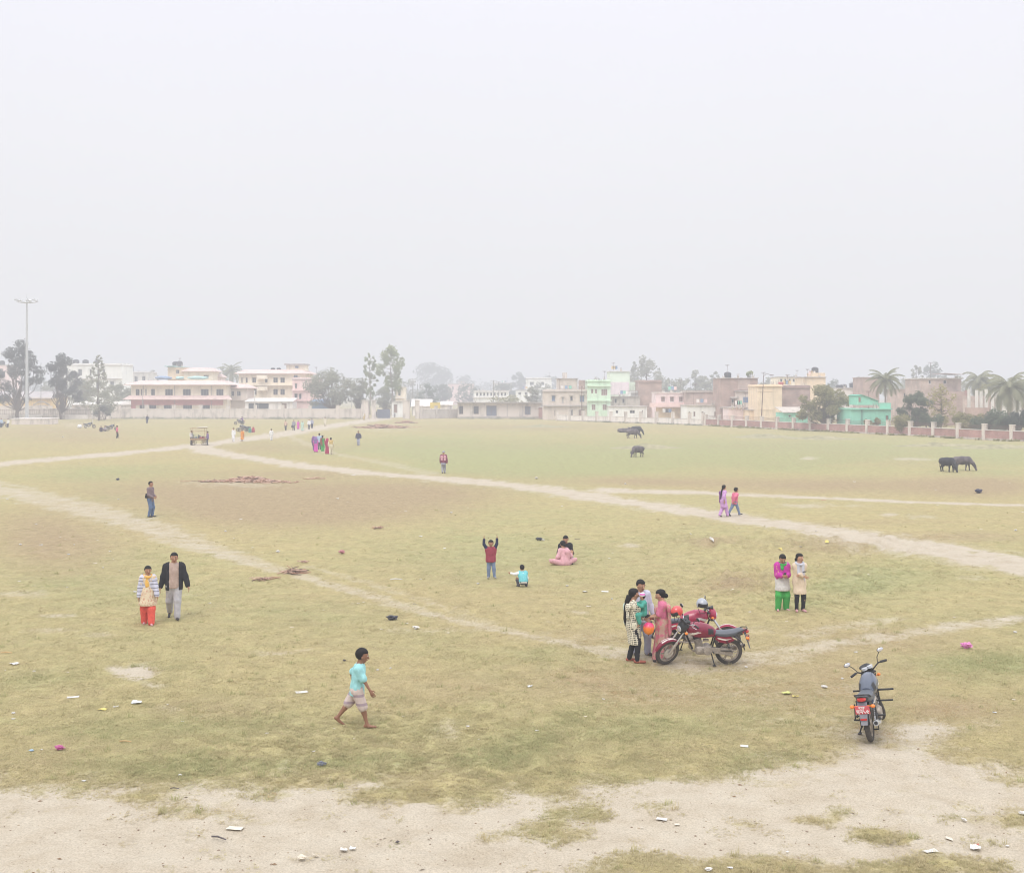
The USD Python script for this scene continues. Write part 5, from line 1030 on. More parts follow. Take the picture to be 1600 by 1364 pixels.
            M = net(S([(p + R[2] * .012, f0, .03, .036, .03, R, (1.3, .6)), (f0, f0 - np.array([0, 0, L]) + R[0] * o.get("sway", 0), .04, .035, .03, R, (1.2, .42)), (p + R[2] * .012, b0, .03, .036, .03, R, (1.3, .6)), (b0, b0 - np.array([0, 0, L2]), .04, .04, .03, R, (1.2, .42))], H), h, .004, None, .018, sd_)
        elif kind == "sash":      # saree end: across the chest and over the shoulder
            i = o.get("side", 0); q = -1 if i == 0 else 1; p = fig.sh[i] * .75 + fig.neck0 * .25 + R[2] * .012; w = fig.waist - R[0] * q * .07 + R[1] * .055
            M = net(S([(w, fig.chest + R[1] * .082, .06, .05, .03, R, (1.1, .5)), (fig.chest + R[1] * .082, p, .05, .036, .03, R, (1.2, .6)), (p, p - R[1] * .085 - R[2] * .06, .036, .045, .03, R, (1.2, .5)), (p - R[1] * .085 - R[2] * .06, p - R[1] * .1 - R[2] * o.get("back", .42), .045, .05, .03, R, (1.3, .5))], H), h, .003, None, .016, sd_)
        elif kind == "veil":      # cloth over the head and shoulders
            cc = c - Rh[1] * .012 + Rh[2] * .012
            M = net(S([(cc, cc - Rh[1] * .01, .074, .074, .03, Rh, (.95, 1.0)), (cc - Rh[1] * .03, fig.neck0 - R[1] * .05, .06, .075, .05), (fig.sh[0], fig.sh[1], .052, .052, .05), (fig.neck0 - R[1] * .05, fig.waist - R[1] * .06, .1, .09, .05, R, (1.15, .6))], H), h, .006, lambda X: np.minimum(((X / H - c) @ Rh[1] - .03) * H, ((X / H - fig.neck0) @ R[2] - .02) * H), .014, sd_)
        elif kind == "turban":
            M = cat([net(S([(hc + Rh[2] * .03, hc + Rh[2] * .025, .078, .078, .02, Rh, (1.0, 1.0))], H), h * .8, 0, lambda X: -((X / H - (c + Rh[2] * .02)) @ Rh[2]) * H, .012)])
        elif kind == "bag":
            p = np.array(o["at"]) * H; r = o.get("r", .07) * H; M = net([(p, p - np.array([0, 0, r * 1.3]), r * .7, r, .03, np.eye(3), (1.0, .6))], h, 0, None, .01)
        if M is not None: obj(nm, M, m, t, smooth=True)
    if not barefoot:
        for i in (0, 1):
            M = net(S([fig.footb(i)[0], (fig.ank[i], fig.foot[i] * .75 + fig.toe[i] * .25, .018, .017, .02)], H), min(h, .013 if lod < 2 else .022), .005 if lod < 2 else .008, below((fig.ank[i] + [0, 0, .004]) * H, (0, 0, 1))); obj("shoe", M, shoe_m[shoes], t, smooth=True)
    return t

# ------------------------------------------------------------------ the people in the field
def gs(px, py): return (py - HOR) / CAM_H
black = cloth("black", (.022, .022, .026)); navy = cloth("navy", (.03, .035, .075)); jeans = cloth("jeans", (.11, .16, .27)); pale_jeans = cloth("pale_jeans", (.17, .22, .33)); white_c = cloth("white", (.72, .72, .72)); cream_c = cloth("cream", (.62, .56, .42)); greyblue = cloth("greyblue", (.36, .37, .47))
lav = cloth("lavender", (.52, .52, .62)); maroon = cloth("maroon", (.26, .035, .07)); red_orange = cloth("red_orange", (.66, .10, .075)); green = cloth("green", (.06, .34, .08)); magenta = cloth("magenta", (.42, .04, .28)); lilac = cloth("lilac", (.52, .30, .56)); pink = cloth("pink", (.62, .16, .25)); palepink = cloth("palepink", (.60, .34, .38))
orange = cloth("orange", (.68, .27, .05)); purple = cloth("purple", (.19, .09, .25)); teal_c = cloth("teal", (.07, .30, .24)); mint_c = cloth("mint", (.44, .60, .50)); turq = cloth("turquoise", (.16, .48, .52)); grey_c = cloth("grey", (.30, .30, .34)); dgrey = cloth("darkgrey", (.09, .09, .11)); brown_c = cloth("brown", (.20, .12, .09)); taupe = cloth("taupe", (.20, .15, .16)); aqua = cloth("aqua", (.30, .58, .60))
beige_sw = cloth("beige_sweater", (.40, .30, .255)); palegreen = cloth("palegreen", (.52, .62, .54)); amber = cloth("amber", (.68, .40, .10)); ochre = cloth("ochre", (.52, .38, .16)); olive_c = cloth("olive", (.30, .27, .15))
check_k = pattern_cloth("checked", "checks", (.62, .58, .46), (.035, .035, .04), 25.0); stripe_c = pattern_cloth("striped", "stripes", (.50, .50, .60), (.08, .07, .10), 11.5, .82); print_k = pattern_cloth("printed_cream", "noise", (.60, .50, .36), (.50, .30, .22), 26, .56); spot_k = pattern_cloth("spotted_beige", "spots", (.42, .28, .22), (.60, .49, .37), 30, .17)
saree_p = pattern_cloth("printed_pink", "noise", (.54, .17, .22), (.46, .30, .24), 13, .50); short_p = pattern_cloth("dusty_stripe", "stripes", (.52, .43, .40), (.33, .26, .29), 6.5, .7); mag_p = pattern_cloth("printed_magenta", "noise", (.44, .04, .29), (.55, .24, .24), 13, .66)
trim_m = cloth("gold_trim", (.55, .40, .12))
near = "people standing round the two red motorcycles"

# 1 woman with a long braid and the baby she holds
f = Fig(1.56, broad=.88, head=(0, 10), lh=(.02, .17, .60), rh=(.01, .15, .70), lf=(-.07, -.03), rf=(.07, .05))
p_w = G(988, 1036)
person(f, "woman with long black braid in checked tunic and black leggings holding a baby", p_w, -82, [("trousers", black, {"flare": .86, "name": "leggings"}), ("kurta", check_k, {"hem": .25, "width": .105, "sleeve": .9}), ("drape", palegreen, {"side": 0, "len": .36, "back": .22, "name": "shawl"}), ("drape", check_k, {"side": 1, "len": .40, "back": .12, "name": "shawl_end"})], hair="long", shoes="red", lod=0, seed=1)
b = Fig(.80, pelvis=(0, 0, .42), head=(0, 5), lh=(-.10, .20, .66), rh=(.10, .20, .66), lf=(-.14, .14, .12), rf=(.14, .14, .12), child=True, fpitch=(-50, -50), lkp=(-.5, 1, .4), rkp=(.5, 1, .4))
beanie = pattern_cloth("pink_white_knit", "stripes", (.62, .16, .46), (.72, .70, .70), 14, .5)
person(b, "baby in green clothes and pink and white hat held on a woman's arm", p_w + np.array([.235, -.03, .755]), 100, [("trousers", teal_c, {"flare": 1.15, "infl": .016}), ("shirt", teal_c, {"sleeve": .95, "hem": .06, "infl": .018}), ("turban", beanie, {"name": "knitted_hat"})], hair="short", lod=0, seed=2, barefoot=True)
# 2 man behind them
f = Fig(1.66, roll=6, lean=6, head=(12, 8), lf=(-.09, .03), rf=(.07, -.04), lh=(-.17, .05, .52), rh=(.16, .08, .56), fyaw=(25, -10))
person(f, "smiling man in pale lavender shirt and grey trousers behind the woman holding a baby", G(1001, 1026), 196, [("trousers", greyblue, {"flare": 1.15}), ("shirt", lav, {"sleeve": 1.0, "hem": .07})], skin=0, shoes="dark", lod=0, seed=3)
# 3 woman in the pink saree
f = Fig(1.53, broad=.88, head=(0, 16), lh=(-.03, .20, .625), rh=(.04, .19, .62), lf=(-.05, .02), rf=(.05, -.02))
p_s = G(1035, 1033)
person(f, "woman in pink printed saree with hair in a bun facing left beside the motorcycle", p_s, 88, [("saree", saree_p, {"hem": .015, "width": .145, "flat": .85, "sleeve": .42, "pleat": True}), ("shirt", cloth("saree_blouse", (.56, .16, .26)), {"sleeve": .42, "hem": -.09, "infl": .016, "name": "blouse"}), ("sash", saree_p, {"side": 0, "back": .42, "name": "saree_end"})], hair="bun", skin=2, lod=0, seed=4)
# 4 two young women
f = Fig(1.49, broad=.86, head=(-4, 26), lh=(-.035, .17, .655), rh=(.035, .165, .65), lf=(-.075, .0), rf=(.085, .02), fyaw=(14, -14))
p_m = G(1222, 954)
person(f, "woman in magenta top and bright green trousers looking down at her phone", p_m, 184, [("trousers", green, {"flare": 1.5, "infl": .008, "fold": .022}), ("kurta", cloth("silver_kurta", (.52, .50, .48)), {"hem": .365, "width": .12, "sleeve": .3, "infl": .022}), ("shirt", mag_p, {"sleeve": .86, "hem": .065, "infl": .030, "name": "magenta_top"}), ("scarf", green, {"ends": ((.02, .06),)})], hair="bun", shoes="pink", lod=0, seed=5)
f = Fig(1.51, broad=.86, head=(32, 2), lh=(.045, .15, .665), rh=(-.05, .14, .635), lf=(-.06, .01), rf=(.055, .02), fyaw=(14, -10))
p_g = G(1249, 956)
person(f, "woman with folded arms in beige patterned tunic and pale grey scarf", p_g, 180, [("trousers", black, {"flare": .84, "name": "leggings"}), ("kurta", spot_k, {"hem": .31, "width": .108, "sleeve": .88}), ("scarf", cloth("pale_grey_scarf", (.47, .48, .54)), {"ends": ((.025, .15), (-.05, .30))})], hair="ponytail", skin=2, shoes="pink", lod=0, seed=6)
# 5 boy with raised arms, squatting child, sitting couple
f = Fig(1.18, child=True, head=(0, 6), lh=(-.165, .02, 1.075), rh=(.185, .02, 1.06), lpole=(-1, -.2, 0), rpole=(1, -.2, 0), lf=(-.10, .02), rf=(.06, -.02), fyaw=(20, -16))
person(f, "boy in maroon padded vest and jeans raising both arms", G(767, 907), 182, [("trousers", pale_jeans, {"flare": 1.0}), ("shirt", navy, {"sleeve": 1.0, "hem": .05}), ("vest", cloth("padded_maroon", (.28, .05, .075)), {"sleeve": 0, "hem": .06, "infl": .03})], lod=1, seed=7, shoes="grey")
f = Fig(1.02, child=True, pelvis=(0, -.06, .17), lean=32, ptilt=15, head=(18, -16), lh=(-.34, .10, .40), rh=(.15, .10, .13), lf=(-.12, .05), rf=(.12, .06), lkp=(-.5, .8, 1), rkp=(.5, .8, 1), fyaw=(25, -25))
person(f, "child in white and turquoise shirt squatting with one arm stretched left", G(817, 919), 12, [("trousers", dgrey, {"flare": 1.05}), ("shirt", white_c, {"sleeve": 1.0, "hem": .04}), ("vest", turq, {"sleeve": 0, "hem": .0, "infl": .024, "name": "turquoise_back"})], lod=1, seed=8, shoes="dark")
f = Fig(1.66, pelvis=(0, 0, .065), lean=8, ptilt=0, head=(-8, 10), lh=(-.08, .22, .16), rh=(.09, .22, .24), lf=(-.05, .30), rf=(.12, .26), lkp=(-.3, .4, 1), rkp=(.4, .5, 1))
person(f, "seated man in black jacket and jeans partly hidden behind a woman in pink", G(883, 877.5), 190, [("trousers", pale_jeans, {"flare": 1.1}), ("jacket", black, {"sleeve": 1.0, "hem": .03, "infl": .02})], lod=1, seed=9)
f = Fig(1.5, broad=.82, pelvis=(0, 0, .06), lean=12, ptilt=4, head=(10, 10), lh=(-.12, .16, .16), rh=(.14, .14, .15), lf=(-.10, .22), rf=(.10, .22), lkp=(-1, .35, .3), rkp=(1, .35, .3))
person(f, "seated woman in pink shawl with black hair seen from behind", G(882, 883), 22, [("trousers", palepink, {"flare": 1.5}), ("kurta", palepink, {"hem": .0, "sit": True, "sleeve": 1.0, "infl": .014, "extra": [((0, .02, .06), (0, .16, .05), .10, .11, .05, np.eye(3), (1.1, 1.0)), ((-.04, .05, .05), (-.15, .10, .05), .07, .05, .04), ((.04, .05, .05), (.12, .10, .05), .07, .055, .04)]}), ("drape", palepink, {"side": 1, "len": .3, "back": .42, "name": "shawl"})], hair="bun", lod=1, seed=10, barefoot=True)
# 6 couple walking on the left
f = Fig(1.46, broad=.88, head=(10, 4), lh=(-.16, .10, .50), rh=(.15, .03, .50), lf=(-.06, .10), rf=(.06, -.08), fyaw=(6, -6))
person(f, "woman in striped cardigan, orange scarf and red trousers walking on the left", G(231, 973), 196, [("trousers", red_orange, {"flare": 1.55, "infl": .014}), ("kurta", print_k, {"hem": .335, "width": .135, "sleeve": .3, "infl": .026}), ("jacket", stripe_c, {"sleeve": 1.0, "hem": .05, "open": .028, "infl": .028, "name": "cardigan"}), ("scarf", amber, {"ends": ((.01, .14),)})], hair="bun", lod=0, seed=11, shoes="pink")
f = Fig(1.69, broad=1.12, head=(4, 6), lean=-3, lh=(-.215, .06, .50), rh=(.205, -.02, .49), lf=(-.05, .13), rf=(.07, -.19, .05), fpitch=(4, -30))
person(f, "stout man in open black jacket and beige sweater walking on the left", G(272, 965), 194, [("trousers", cloth("stone_trousers", (.40, .39, .41)), {"flare": 1.22, "infl": .014}), ("shirt", beige_sw, {"sleeve": .3, "hem": .03, "belly": 1.5, "name": "sweater"}), ("jacket", black, {"sleeve": 1.0, "hem": .06, "open": .072, "belly": .9, "infl": .026})], lod=0, seed=12)
# 7 running boy
f = Fig(1.40, child=True, pelvis=(0, -.03, .49), lean=7, head=(0, 6), lh=(-.14, -.10, .52), rh=(.13, .15, .48), lf=(-.05, -.30, .055), rf=(.05, .10), fpitch=(-38, 0))
person(f, "boy in turquoise tee shirt and dusty striped shorts striding to the right", G(562, 1136), -88, [("shorts", short_p, {"len": .95, "infl": .02}), ("shirt", aqua, {"sleeve": .42, "hem": .06, "infl": .018})], skin=1, lod=0, seed=13, barefoot=True)
# 8 middle distance
f = Fig(1.66, head=(-6, 0), lh=(-.02, .15, .60), rh=(.09, .14, .58), lf=(-.05, .03), rf=(.05, -.02))
person(f, "man in grey-brown sweater and blue jeans standing with a dark bag on his arm", G(235, 807.5), -104, [("trousers", jeans, {"flare": 1.0}), ("shirt", taupe, {"sleeve": 1.0, "hem": .07}), ("bag", black, {"at": (.155, -.04, .66), "r": .05})], lod=1, seed=14)
f = Fig(1.60, lh=(-.15, .06, .51), rh=(.16, -.02, .51), lf=(-.045, -.05, .02), rf=(.045, .08), fpitch=(-20, 0))
person(f, "person in maroon jacket with pale pink scarf walking away on the field", G(693, 739), -4, [("trousers", grey_c, {"flare": 1.0}), ("shirt", greyblue, {"sleeve": .2, "hem": .10, "name": "shirt_tail"}), ("jacket", cloth("wine", (.20, .05, .09)), {"sleeve": 1.0, "hem": .02, "infl": .03}), ("drape", palepink, {"side": 0, "len": .08, "back": .14, "name": "scarf"}), ("drape", palepink, {"side": 1, "len": .08, "back": .14, "name": "scarf"})], hair="cap", hair_mat=grey_c, lod=2, seed=15)
f = Fig(1.47, broad=.86, lean=4, lh=(-.13, .10, .55), rh=(.13, -.06, .52), lf=(-.05, -.10, .02), rf=(.05, .14), fpitch=(-25, 5))
person(f, "woman in lilac tunic and trousers with dark braid walking on the pale track", G(1130, 807), -62, [("trousers", lilac, {"flare": 1.35}), ("kurta", lilac, {"hem": .30, "width": .125, "sleeve": .8}), ("drape", cloth("dark_purple", (.18, .06, .22)), {"side": 0, "len": .1, "back": .3, "name": "scarf"})], hair="braid", lod=1, seed=16)
f = Fig(1.36, child=True, lean=8, pelvis=(0, 0, .50), lh=(-.13, .12, .54), rh=(.13, -.12, .55), lf=(-.05, -.22, .05), rf=(.05, .18), fpitch=(-35, 8))
person(f, "boy in pink shirt and grey-blue trousers striding beside the woman in lilac", G(1148, 806), -66, [("trousers", pale_jeans, {"flare": 1.0}), ("shirt", pink, {"sleeve": .95, "hem": .06, "infl": .02})], lod=1, seed=17)
f = Fig(1.62, lh=(-.18, .02, .53), rh=(.18, .02, .53), lf=(-.05, .06), rf=(.05, -.06))
person(f, "man in dark jacket and pale trousers walking alone near the stick pile", G(560, 696), 178, [("trousers", greyblue, {"flare": 1.05}), ("jacket", cloth("slate", (.08, .08, .12)), {"sleeve": 1.0, "hem": .05, "infl": .02})], lod=2, seed=18)
# 9 group of five walking with colourful clothes
def plain(H, pose=0, **k):
    base = [dict(lh=(-.15, .05, .51), rh=(.15, .0, .51), lf=(-.05, .06), rf=(.05, -.06)), dict(lf=(-.05, -.07), rf=(.05, .08), lh=(-.15, -.02, .51), rh=(.15, .08, .52)), dict(lf=(-.055, 0), rf=(.055, .02)), dict(lf=(-.05, 0), rf=(.05, 0), rh=(.06, .14, .60))][pose % 4]
    base.update(k); return Fig(H, **base)
grp = "group of five people walking across the far field"
for px, py, H, yaw, lab, g, hr, pz in (
    (490, 704, 1.42, -20, "girl in dark purple shawl at the left of the walking group", [("trousers", purple, {}), ("kurta", purple, {"hem": .33, "sleeve": .9}), ("veil", purple, {})], "short", 0),
    (493.5, 706, 1.52, -10, "woman in purple shawl and magenta skirt in the walking group", [("saree", cloth("hot_pink", (.60, .09, .42)), {"hem": .02, "width": .13}), ("veil", cloth("violet", (.24, .15, .36)), {"infl": .02})], "bun", 1),
    (499, 703, 1.66, -5, "dark-haired man in pale blue shirt inside the walking group", [("trousers", dgrey, {}), ("shirt", cloth("sky", (.40, .50, .62)), {"sleeve": 1, "hem": .06})], "short", 2),
    (504, 705, 1.60, -14, "woman in brown top and green trousers in the walking group", [("trousers", green, {"flare": 1.5}), ("kurta", cloth("russet", (.28, .12, .08)), {"hem": .36, "sleeve": .8}), ("drape", green, {"side": 1})], "braid", 3),
    (511.5, 709, 1.50, -8, "woman in crimson saree with covered head in the walking group", [("saree", cloth("crimson", (.36, .03, .10)), {"hem": .02, "width": .14, "sleeve": .5}), ("veil", cloth("crimson", (.36, .03, .10)), {})], "bun", 0),
    (517, 710.5, 1.60, 6, "man in cream tunic and ochre vest at the right of the walking group", [("trousers", cream_c, {"flare": 1.3}), ("kurta", cream_c, {"hem": .34, "sleeve": .95}), ("vest", ochre, {"sleeve": 0, "hem": .04, "infl": .025})], "short", 1)):
    person(plain(H, pz), lab, G(px, py), yaw, g, group=None, lod=2, hair=hr, seed=int(px))
# 10 round the snack cart, along the track, and further off
far = [
    (299, 695.3, 1.66, 250, "cart seller in white shirt and dark trousers left of the snack cart", [("trousers", dgrey, {}), ("shirt", white_c, {"sleeve": 1, "hem": .05})], "short", 3, 2),
    (324.5, 695.5, 1.58, 95, "customer in purple shirt right of the snack cart", [("trousers", dgrey, {}), ("shirt", cloth("plum", (.20, .13, .28)), {"sleeve": 1, "hem": .07})], "short", 3, 2),
    (365, 690, 1.66, 160, "man in long white tunic walking on the track left of the person in orange", [("trousers", white_c, {"flare": 1.5}), ("kurta", white_c, {"hem": .27, "sleeve": 1, "width": .12})], "short", 0, 2),
    (378.5, 689.5, 1.45, 150, "person in bright orange robe on the track", [("saree", orange, {"hem": .16, "width": .14, "sleeve": .6}), ("sash", orange, {})], "short", 2, 2),
    (424, 688, 1.42, 10, "person in pale white clothes at the track edge", [("trousers", white_c, {"flare": 1.4}), ("kurta", white_c, {"hem": .3, "sleeve": 1})], "short", 1, 2),
    (183, 685, 1.66, -70, "man in pink shirt and black trousers walking near the seated pair", [("trousers", black, {}), ("shirt", pink, {"sleeve": .8, "hem": .04})], "short", 0, 2),
    (230, 661.5, 1.66, 180, "man in dark clothes standing below the red and white house", [("trousers", navy, {}), ("jacket", navy, {"sleeve": 1, "hem": .06})], "short", 2, 3),
    (446.5, 672.5, 1.62, 180, "man in peach shirt and dark trousers on the far track", [("trousers", dgrey, {}), ("shirt", cloth("peach", (.62, .45, .36)), {"sleeve": .5, "hem": .05})], "short", 0, 3),
    (459, 672.5, 1.66, 170, "man in grey shirt carrying a dark bag on the far track", [("trousers", dgrey, {}), ("shirt", grey_c, {"sleeve": 1, "hem": .05}), ("bag", navy, {"at": (.17, .02, .46), "r": .085})], "short", 1, 3),
    (466, 671.2, 1.42, 180, "woman in magenta dress on the far track", [("kurta", cloth("hot_pink", (.60, .09, .42)), {"hem": .06, "sleeve": .5, "width": .13})], "bun", 2, 3),
    (472.5, 672.8, 1.52, 180, "woman in mint green saree on the far track", [("saree", mint_c, {"hem": .02, "width": .13}), ("veil", mint_c, {})], "bun", 0, 3),
    (483, 671, 1.64, 190, "man in white shirt and dark trousers on the far track", [("trousers", dgrey, {}), ("shirt", white_c, {"sleeve": 1, "hem": .06})], "short", 1, 3),
    (487.5, 669.5, 1.64, 190, "man in checked grey shirt beside the one in white", [("trousers", navy, {}), ("shirt", greyblue, {"sleeve": 1, "hem": .06})], "short", 2, 3),
    (508, 666, 1.62, 180, "person in pale yellow clothes on the far track", [("trousers", cream_c, {"flare": 1.4}), ("kurta", cream_c, {"hem": .3, "sleeve": 1})], "short", 0, 3),
    (569, 656.3, 1.62, 150, "person in ochre tunic with white headcloth near the gate", [("trousers", ochre, {"flare": 1.2}), ("kurta", ochre, {"hem": .3, "sleeve": .8}), ("turban", white_c, {"infl": .02}), ("bag", white_c, {"at": (-.02, .12, .78), "r": .10, "name": "bundle"})], "short", 1, 3),
    (2, 668.5, 1.6, 200, "man in pale blue shirt at the left edge of the field", [("trousers", navy, {}), ("shirt", cloth("sky", (.40, .50, .62)), {"sleeve": 1, "hem": .05})], "short", 3, 2),
    (12.5, 668.5, 1.58, 160, "man in white shirt beside the motorcycle at the left edge", [("trousers", navy, {}), ("shirt", white_c, {"sleeve": 1, "hem": .05})], "short", 0, 2),
]
for px, py, H, yaw, lab, g, hr, pz, lod in far:
    person(plain(H, pz), lab, G(px, py), yaw, g, lod=lod, hair=hr, seed=int(px))
def seated(H, **k): return Fig(H, pelvis=(0, 0, .06), lean=14, ptilt=0, lh=(-.10, .2, .2), rh=(.10, .2, .2), lf=(-.09, .26), rf=(.09, .26), lkp=(-.5, .6, 1), rkp=(.5, .6, 1), **k)
for px, py, H, yaw, lab, g, hr, lod in (
    (390.5, 676.5, 1.5, 190, "seated woman in teal clothes beside the parked far motorcycle", [("trousers", teal_c, {}), ("kurta", teal_c, {"hem": .0, "sit": True, "sleeve": .9}), ("veil", teal_c, {})], "bun", 2),
    (396, 676, 1.5, 170, "seated woman in red clothes beside the woman in teal", [("trousers", cloth("crimson", (.36, .03, .10)), {}), ("kurta", cloth("scarlet", (.48, .06, .10)), {"hem": .0, "sit": True, "sleeve": .9}), ("veil", cloth("scarlet", (.48, .06, .10)), {})], "bun", 2),
    (158, 675, 1.6, 200, "man in dark clothes sitting on the grass beside a far motorcycle", [("trousers", navy, {}), ("jacket", navy, {"sleeve": 1, "hem": .03})], "short", 2),
    (164.5, 674, 1.6, 160, "second man sitting by the far motorcycle, in a grey shirt", [("trousers", dgrey, {}), ("shirt", grey_c, {"sleeve": 1, "hem": .03})], "short", 2)):
    person(seated(H), lab, G(px, py), yaw, g, lod=lod, hair=hr, seed=int(px))
# rider on the far motorcycle
def rider(lab, px, py, yaw, mats3, lod=3):
    f = Fig(1.65, pelvis=(0, 0, .47), lean=10, ptilt=0, lh=(-.16, .30, .60), rh=(.16, .30, .60), lf=(-.12, .10, .16), rf=(.12, .10, .16), lkp=(-.4, 1, .5), rkp=(.4, 1, .5))
    person(f, lab, G(px, py), yaw, [("trousers", mats3[0], {}), ("jacket", mats3[1], {"sleeve": 1, "hem": .03})], lod=lod, seed=int(px), hair="short")
rider("rider in dark jacket on the motorcycle near the far wall", 379, 663.8, 84, (navy, purple))
rider("rider on a motorcycle coming through the gate", 588, 651.5, 176, (dgrey, navy))
rider("rider on a far motorcycle right of the gate piers", 617, 651.5, 180, (dgrey, grey_c))

# ------------------------------------------------------------------ motorcycles
rubber = mat("tyre_rubber", (.07, .062, .056), .9, .35, 12, bump=.2); dusty_metal = mat("dusty_alloy", (.40, .35, .30), .55, .3, 14, metallic=.35); chrome = mat("chrome", (.62, .62, .62), .2, .05, metallic=.9); black_plastic = mat("black_plastic", (.03, .03, .032), .45, .3, 8); seat_vinyl = mat("seat_vinyl", (.07, .078, .095), .42, .25, 7, spec=.5)
engine_m = mat("engine_metal", (.34, .30, .26), .6, .35, 16, metallic=.3); red_lens = mat("red_lens", (.42, .02, .02), .25, .1, spec=.6); amber_lens = mat("amber_lens", (.75, .20, .02), .3, .1, spec=.6); glass_lens = mat("headlamp_glass", (.55, .57, .60), .12, .1, metallic=.4); plate_red = mat("red_plate", (.55, .10, .12), .5, .15); plate_white = mat("plate_letter", (.80, .74, .74), .6, .05); mirror_m = mat("mirror_glass", (.70, .70, .72), .08, .02, metallic=.9); grey_flap = mat("grey_mudflap", (.22, .22, .25), .7, .2)
paint_maroon = mat("paint_maroon", (.19, .008, .035), .3, .2, 5, spec=.5, coat=.2); paint_red = mat("paint_red", (.32, .018, .06), .3, .15, 5, spec=.5, coat=.25); paint_slate = mat("paint_slate", (.05, .065, .10), .25, .2, 5, spec=.6, coat=.4); decal = mat("cream_decal", (.66, .60, .55), .45, .1)
def yz_ring(x, w, zb, zt, n=18, p=2.5, wt=1.0):
    a = np.linspace(0, 2 * PI, n, endpoint=False); c, s = np.cos(a), np.sin(a); r = (np.abs(c) ** p + np.abs(s) ** p) ** (-1 / p)
    y, z = c * r, s * r; wz = np.where(z > 0, 1 + (wt - 1) * z, 1.0)
    return np.stack([np.full(n, x), y * w * wz, (zb + zt) / 2 + z * (zt - zb) / 2], -1)
def loft(spec, n=18, p=2.5): return rings([yz_ring(*s[:4], n, s[5] if len(s) > 5 else p, s[4] if len(s) > 4 else 1.0) for s in spec])
def tidy(v, f):
    m = tm(v, f); m.merge_vertices(); m.remove_unreferenced_vertices(); return m
def skin_patch(m, test, off=.003, sub=2):
    """The faces of a mesh that pass a test on their centres, lifted off it a little: a decal."""
    m = m.copy(); m.merge_vertices()
    for _ in range(sub): m = m.subdivide()
    v = np.array(m.vertices) + np.array(m.vertex_normals) * off; f = np.array(m.faces)[test(m.triangles_center)]
    return tidy(v, f) if len(f) else None
def patches(name, m, test, mt, parent, M=None, **k):
    for q in (-1, 1):
        p_ = skin_patch(m, lambda c: test(c) & (c[:, 1] * q > 0), **k)
        if p_ is not None:
            if M is not None: p_.apply_transform(M)
            big = p_.split(only_watertight=False); obj(name, max(big, key=lambda x: len(x.faces)) if len(big) else p_, mt, parent)
TYRE = [(.215, -.03), (.245, -.044), (.278, -.040), (.296, -.018), (.30, 0), (.296, .018), (.278, .040), (.245, .044), (.215, .03)]
def wheel_meshes(wid=1.0):
    tyre = lathe([(r, h * wid) for r, h in TYRE] + [(.215, -.03 * wid)], 34, "y")
    rim = [lathe([(.195, -.026), (.222, -.030), (.222, .030), (.195, .026), (.205, 0), (.195, -.026)], 34, "y"), lathe([(.02, -.06), (.055, -.05), (.06, 0), (.055, .05), (.02, .06)], 16, "y")]
    for k in range(6):
        a = k * PI / 3
        for q in (-.16, .16): rim.append(tube([(.05 * math.cos(a + q * 2), .02 * np.sign(q), .05 * math.sin(a + q * 2)), (.205 * math.cos(a + q * .55), 0, .205 * math.sin(a + q * .55))], [.013, .009], 5))
    return tyre, cat(rim)
PLATE = {  # strokes of the number plate in a 0..1 box: short top row, larger bottom row
    "top": [[(.05, .95), (.95, .95)], [(.22, .95), (.22, .1)], [(.22, .5), (.02, .5)], [(.52, .95), (.52, .05)], [(.80, .85), (.68, .6), (.86, .45), (.72, .15)]],
    "bot": [[(.02, .95), (.24, .95)], [(.06, .95), (.06, .35), (.20, .35)], [(.20, .95), (.20, .02)], [(.32, .92), (.46, .95), (.46, .05)], [(.46, .5), (.34, .45)], [(.56, .95), (.60, .6), (.72, .2)], [(.80, .5), (.88, .92), (.98, .6), (.84, .35), (.94, .02)]]}
def strokes(rows, y0, z0, w, h, th=.006):
    """Flat letter strokes standing on a plate that faces -x."""
    ms = []
    for ln in rows:
        for (a, b), (c, d) in zip(ln[:-1], ln[1:]):
            p, q = np.array([y0 - a * w, z0 + b * h]), np.array([y0 - c * w, z0 + d * h]); t = (q - p) / max(np.linalg.norm(q - p), 1e-6); nn = np.array([-t[1], t[0]]) * th
            poly = [p + nn - t * th, q + nn + t * th, q - nn + t * th, p - nn - t * th]; v = np.array([(x, u[0], u[1]) for x in (0, -.003) for u in poly])
            ms.append(trimesh.convex.convex_hull(v))
    return cat(ms)
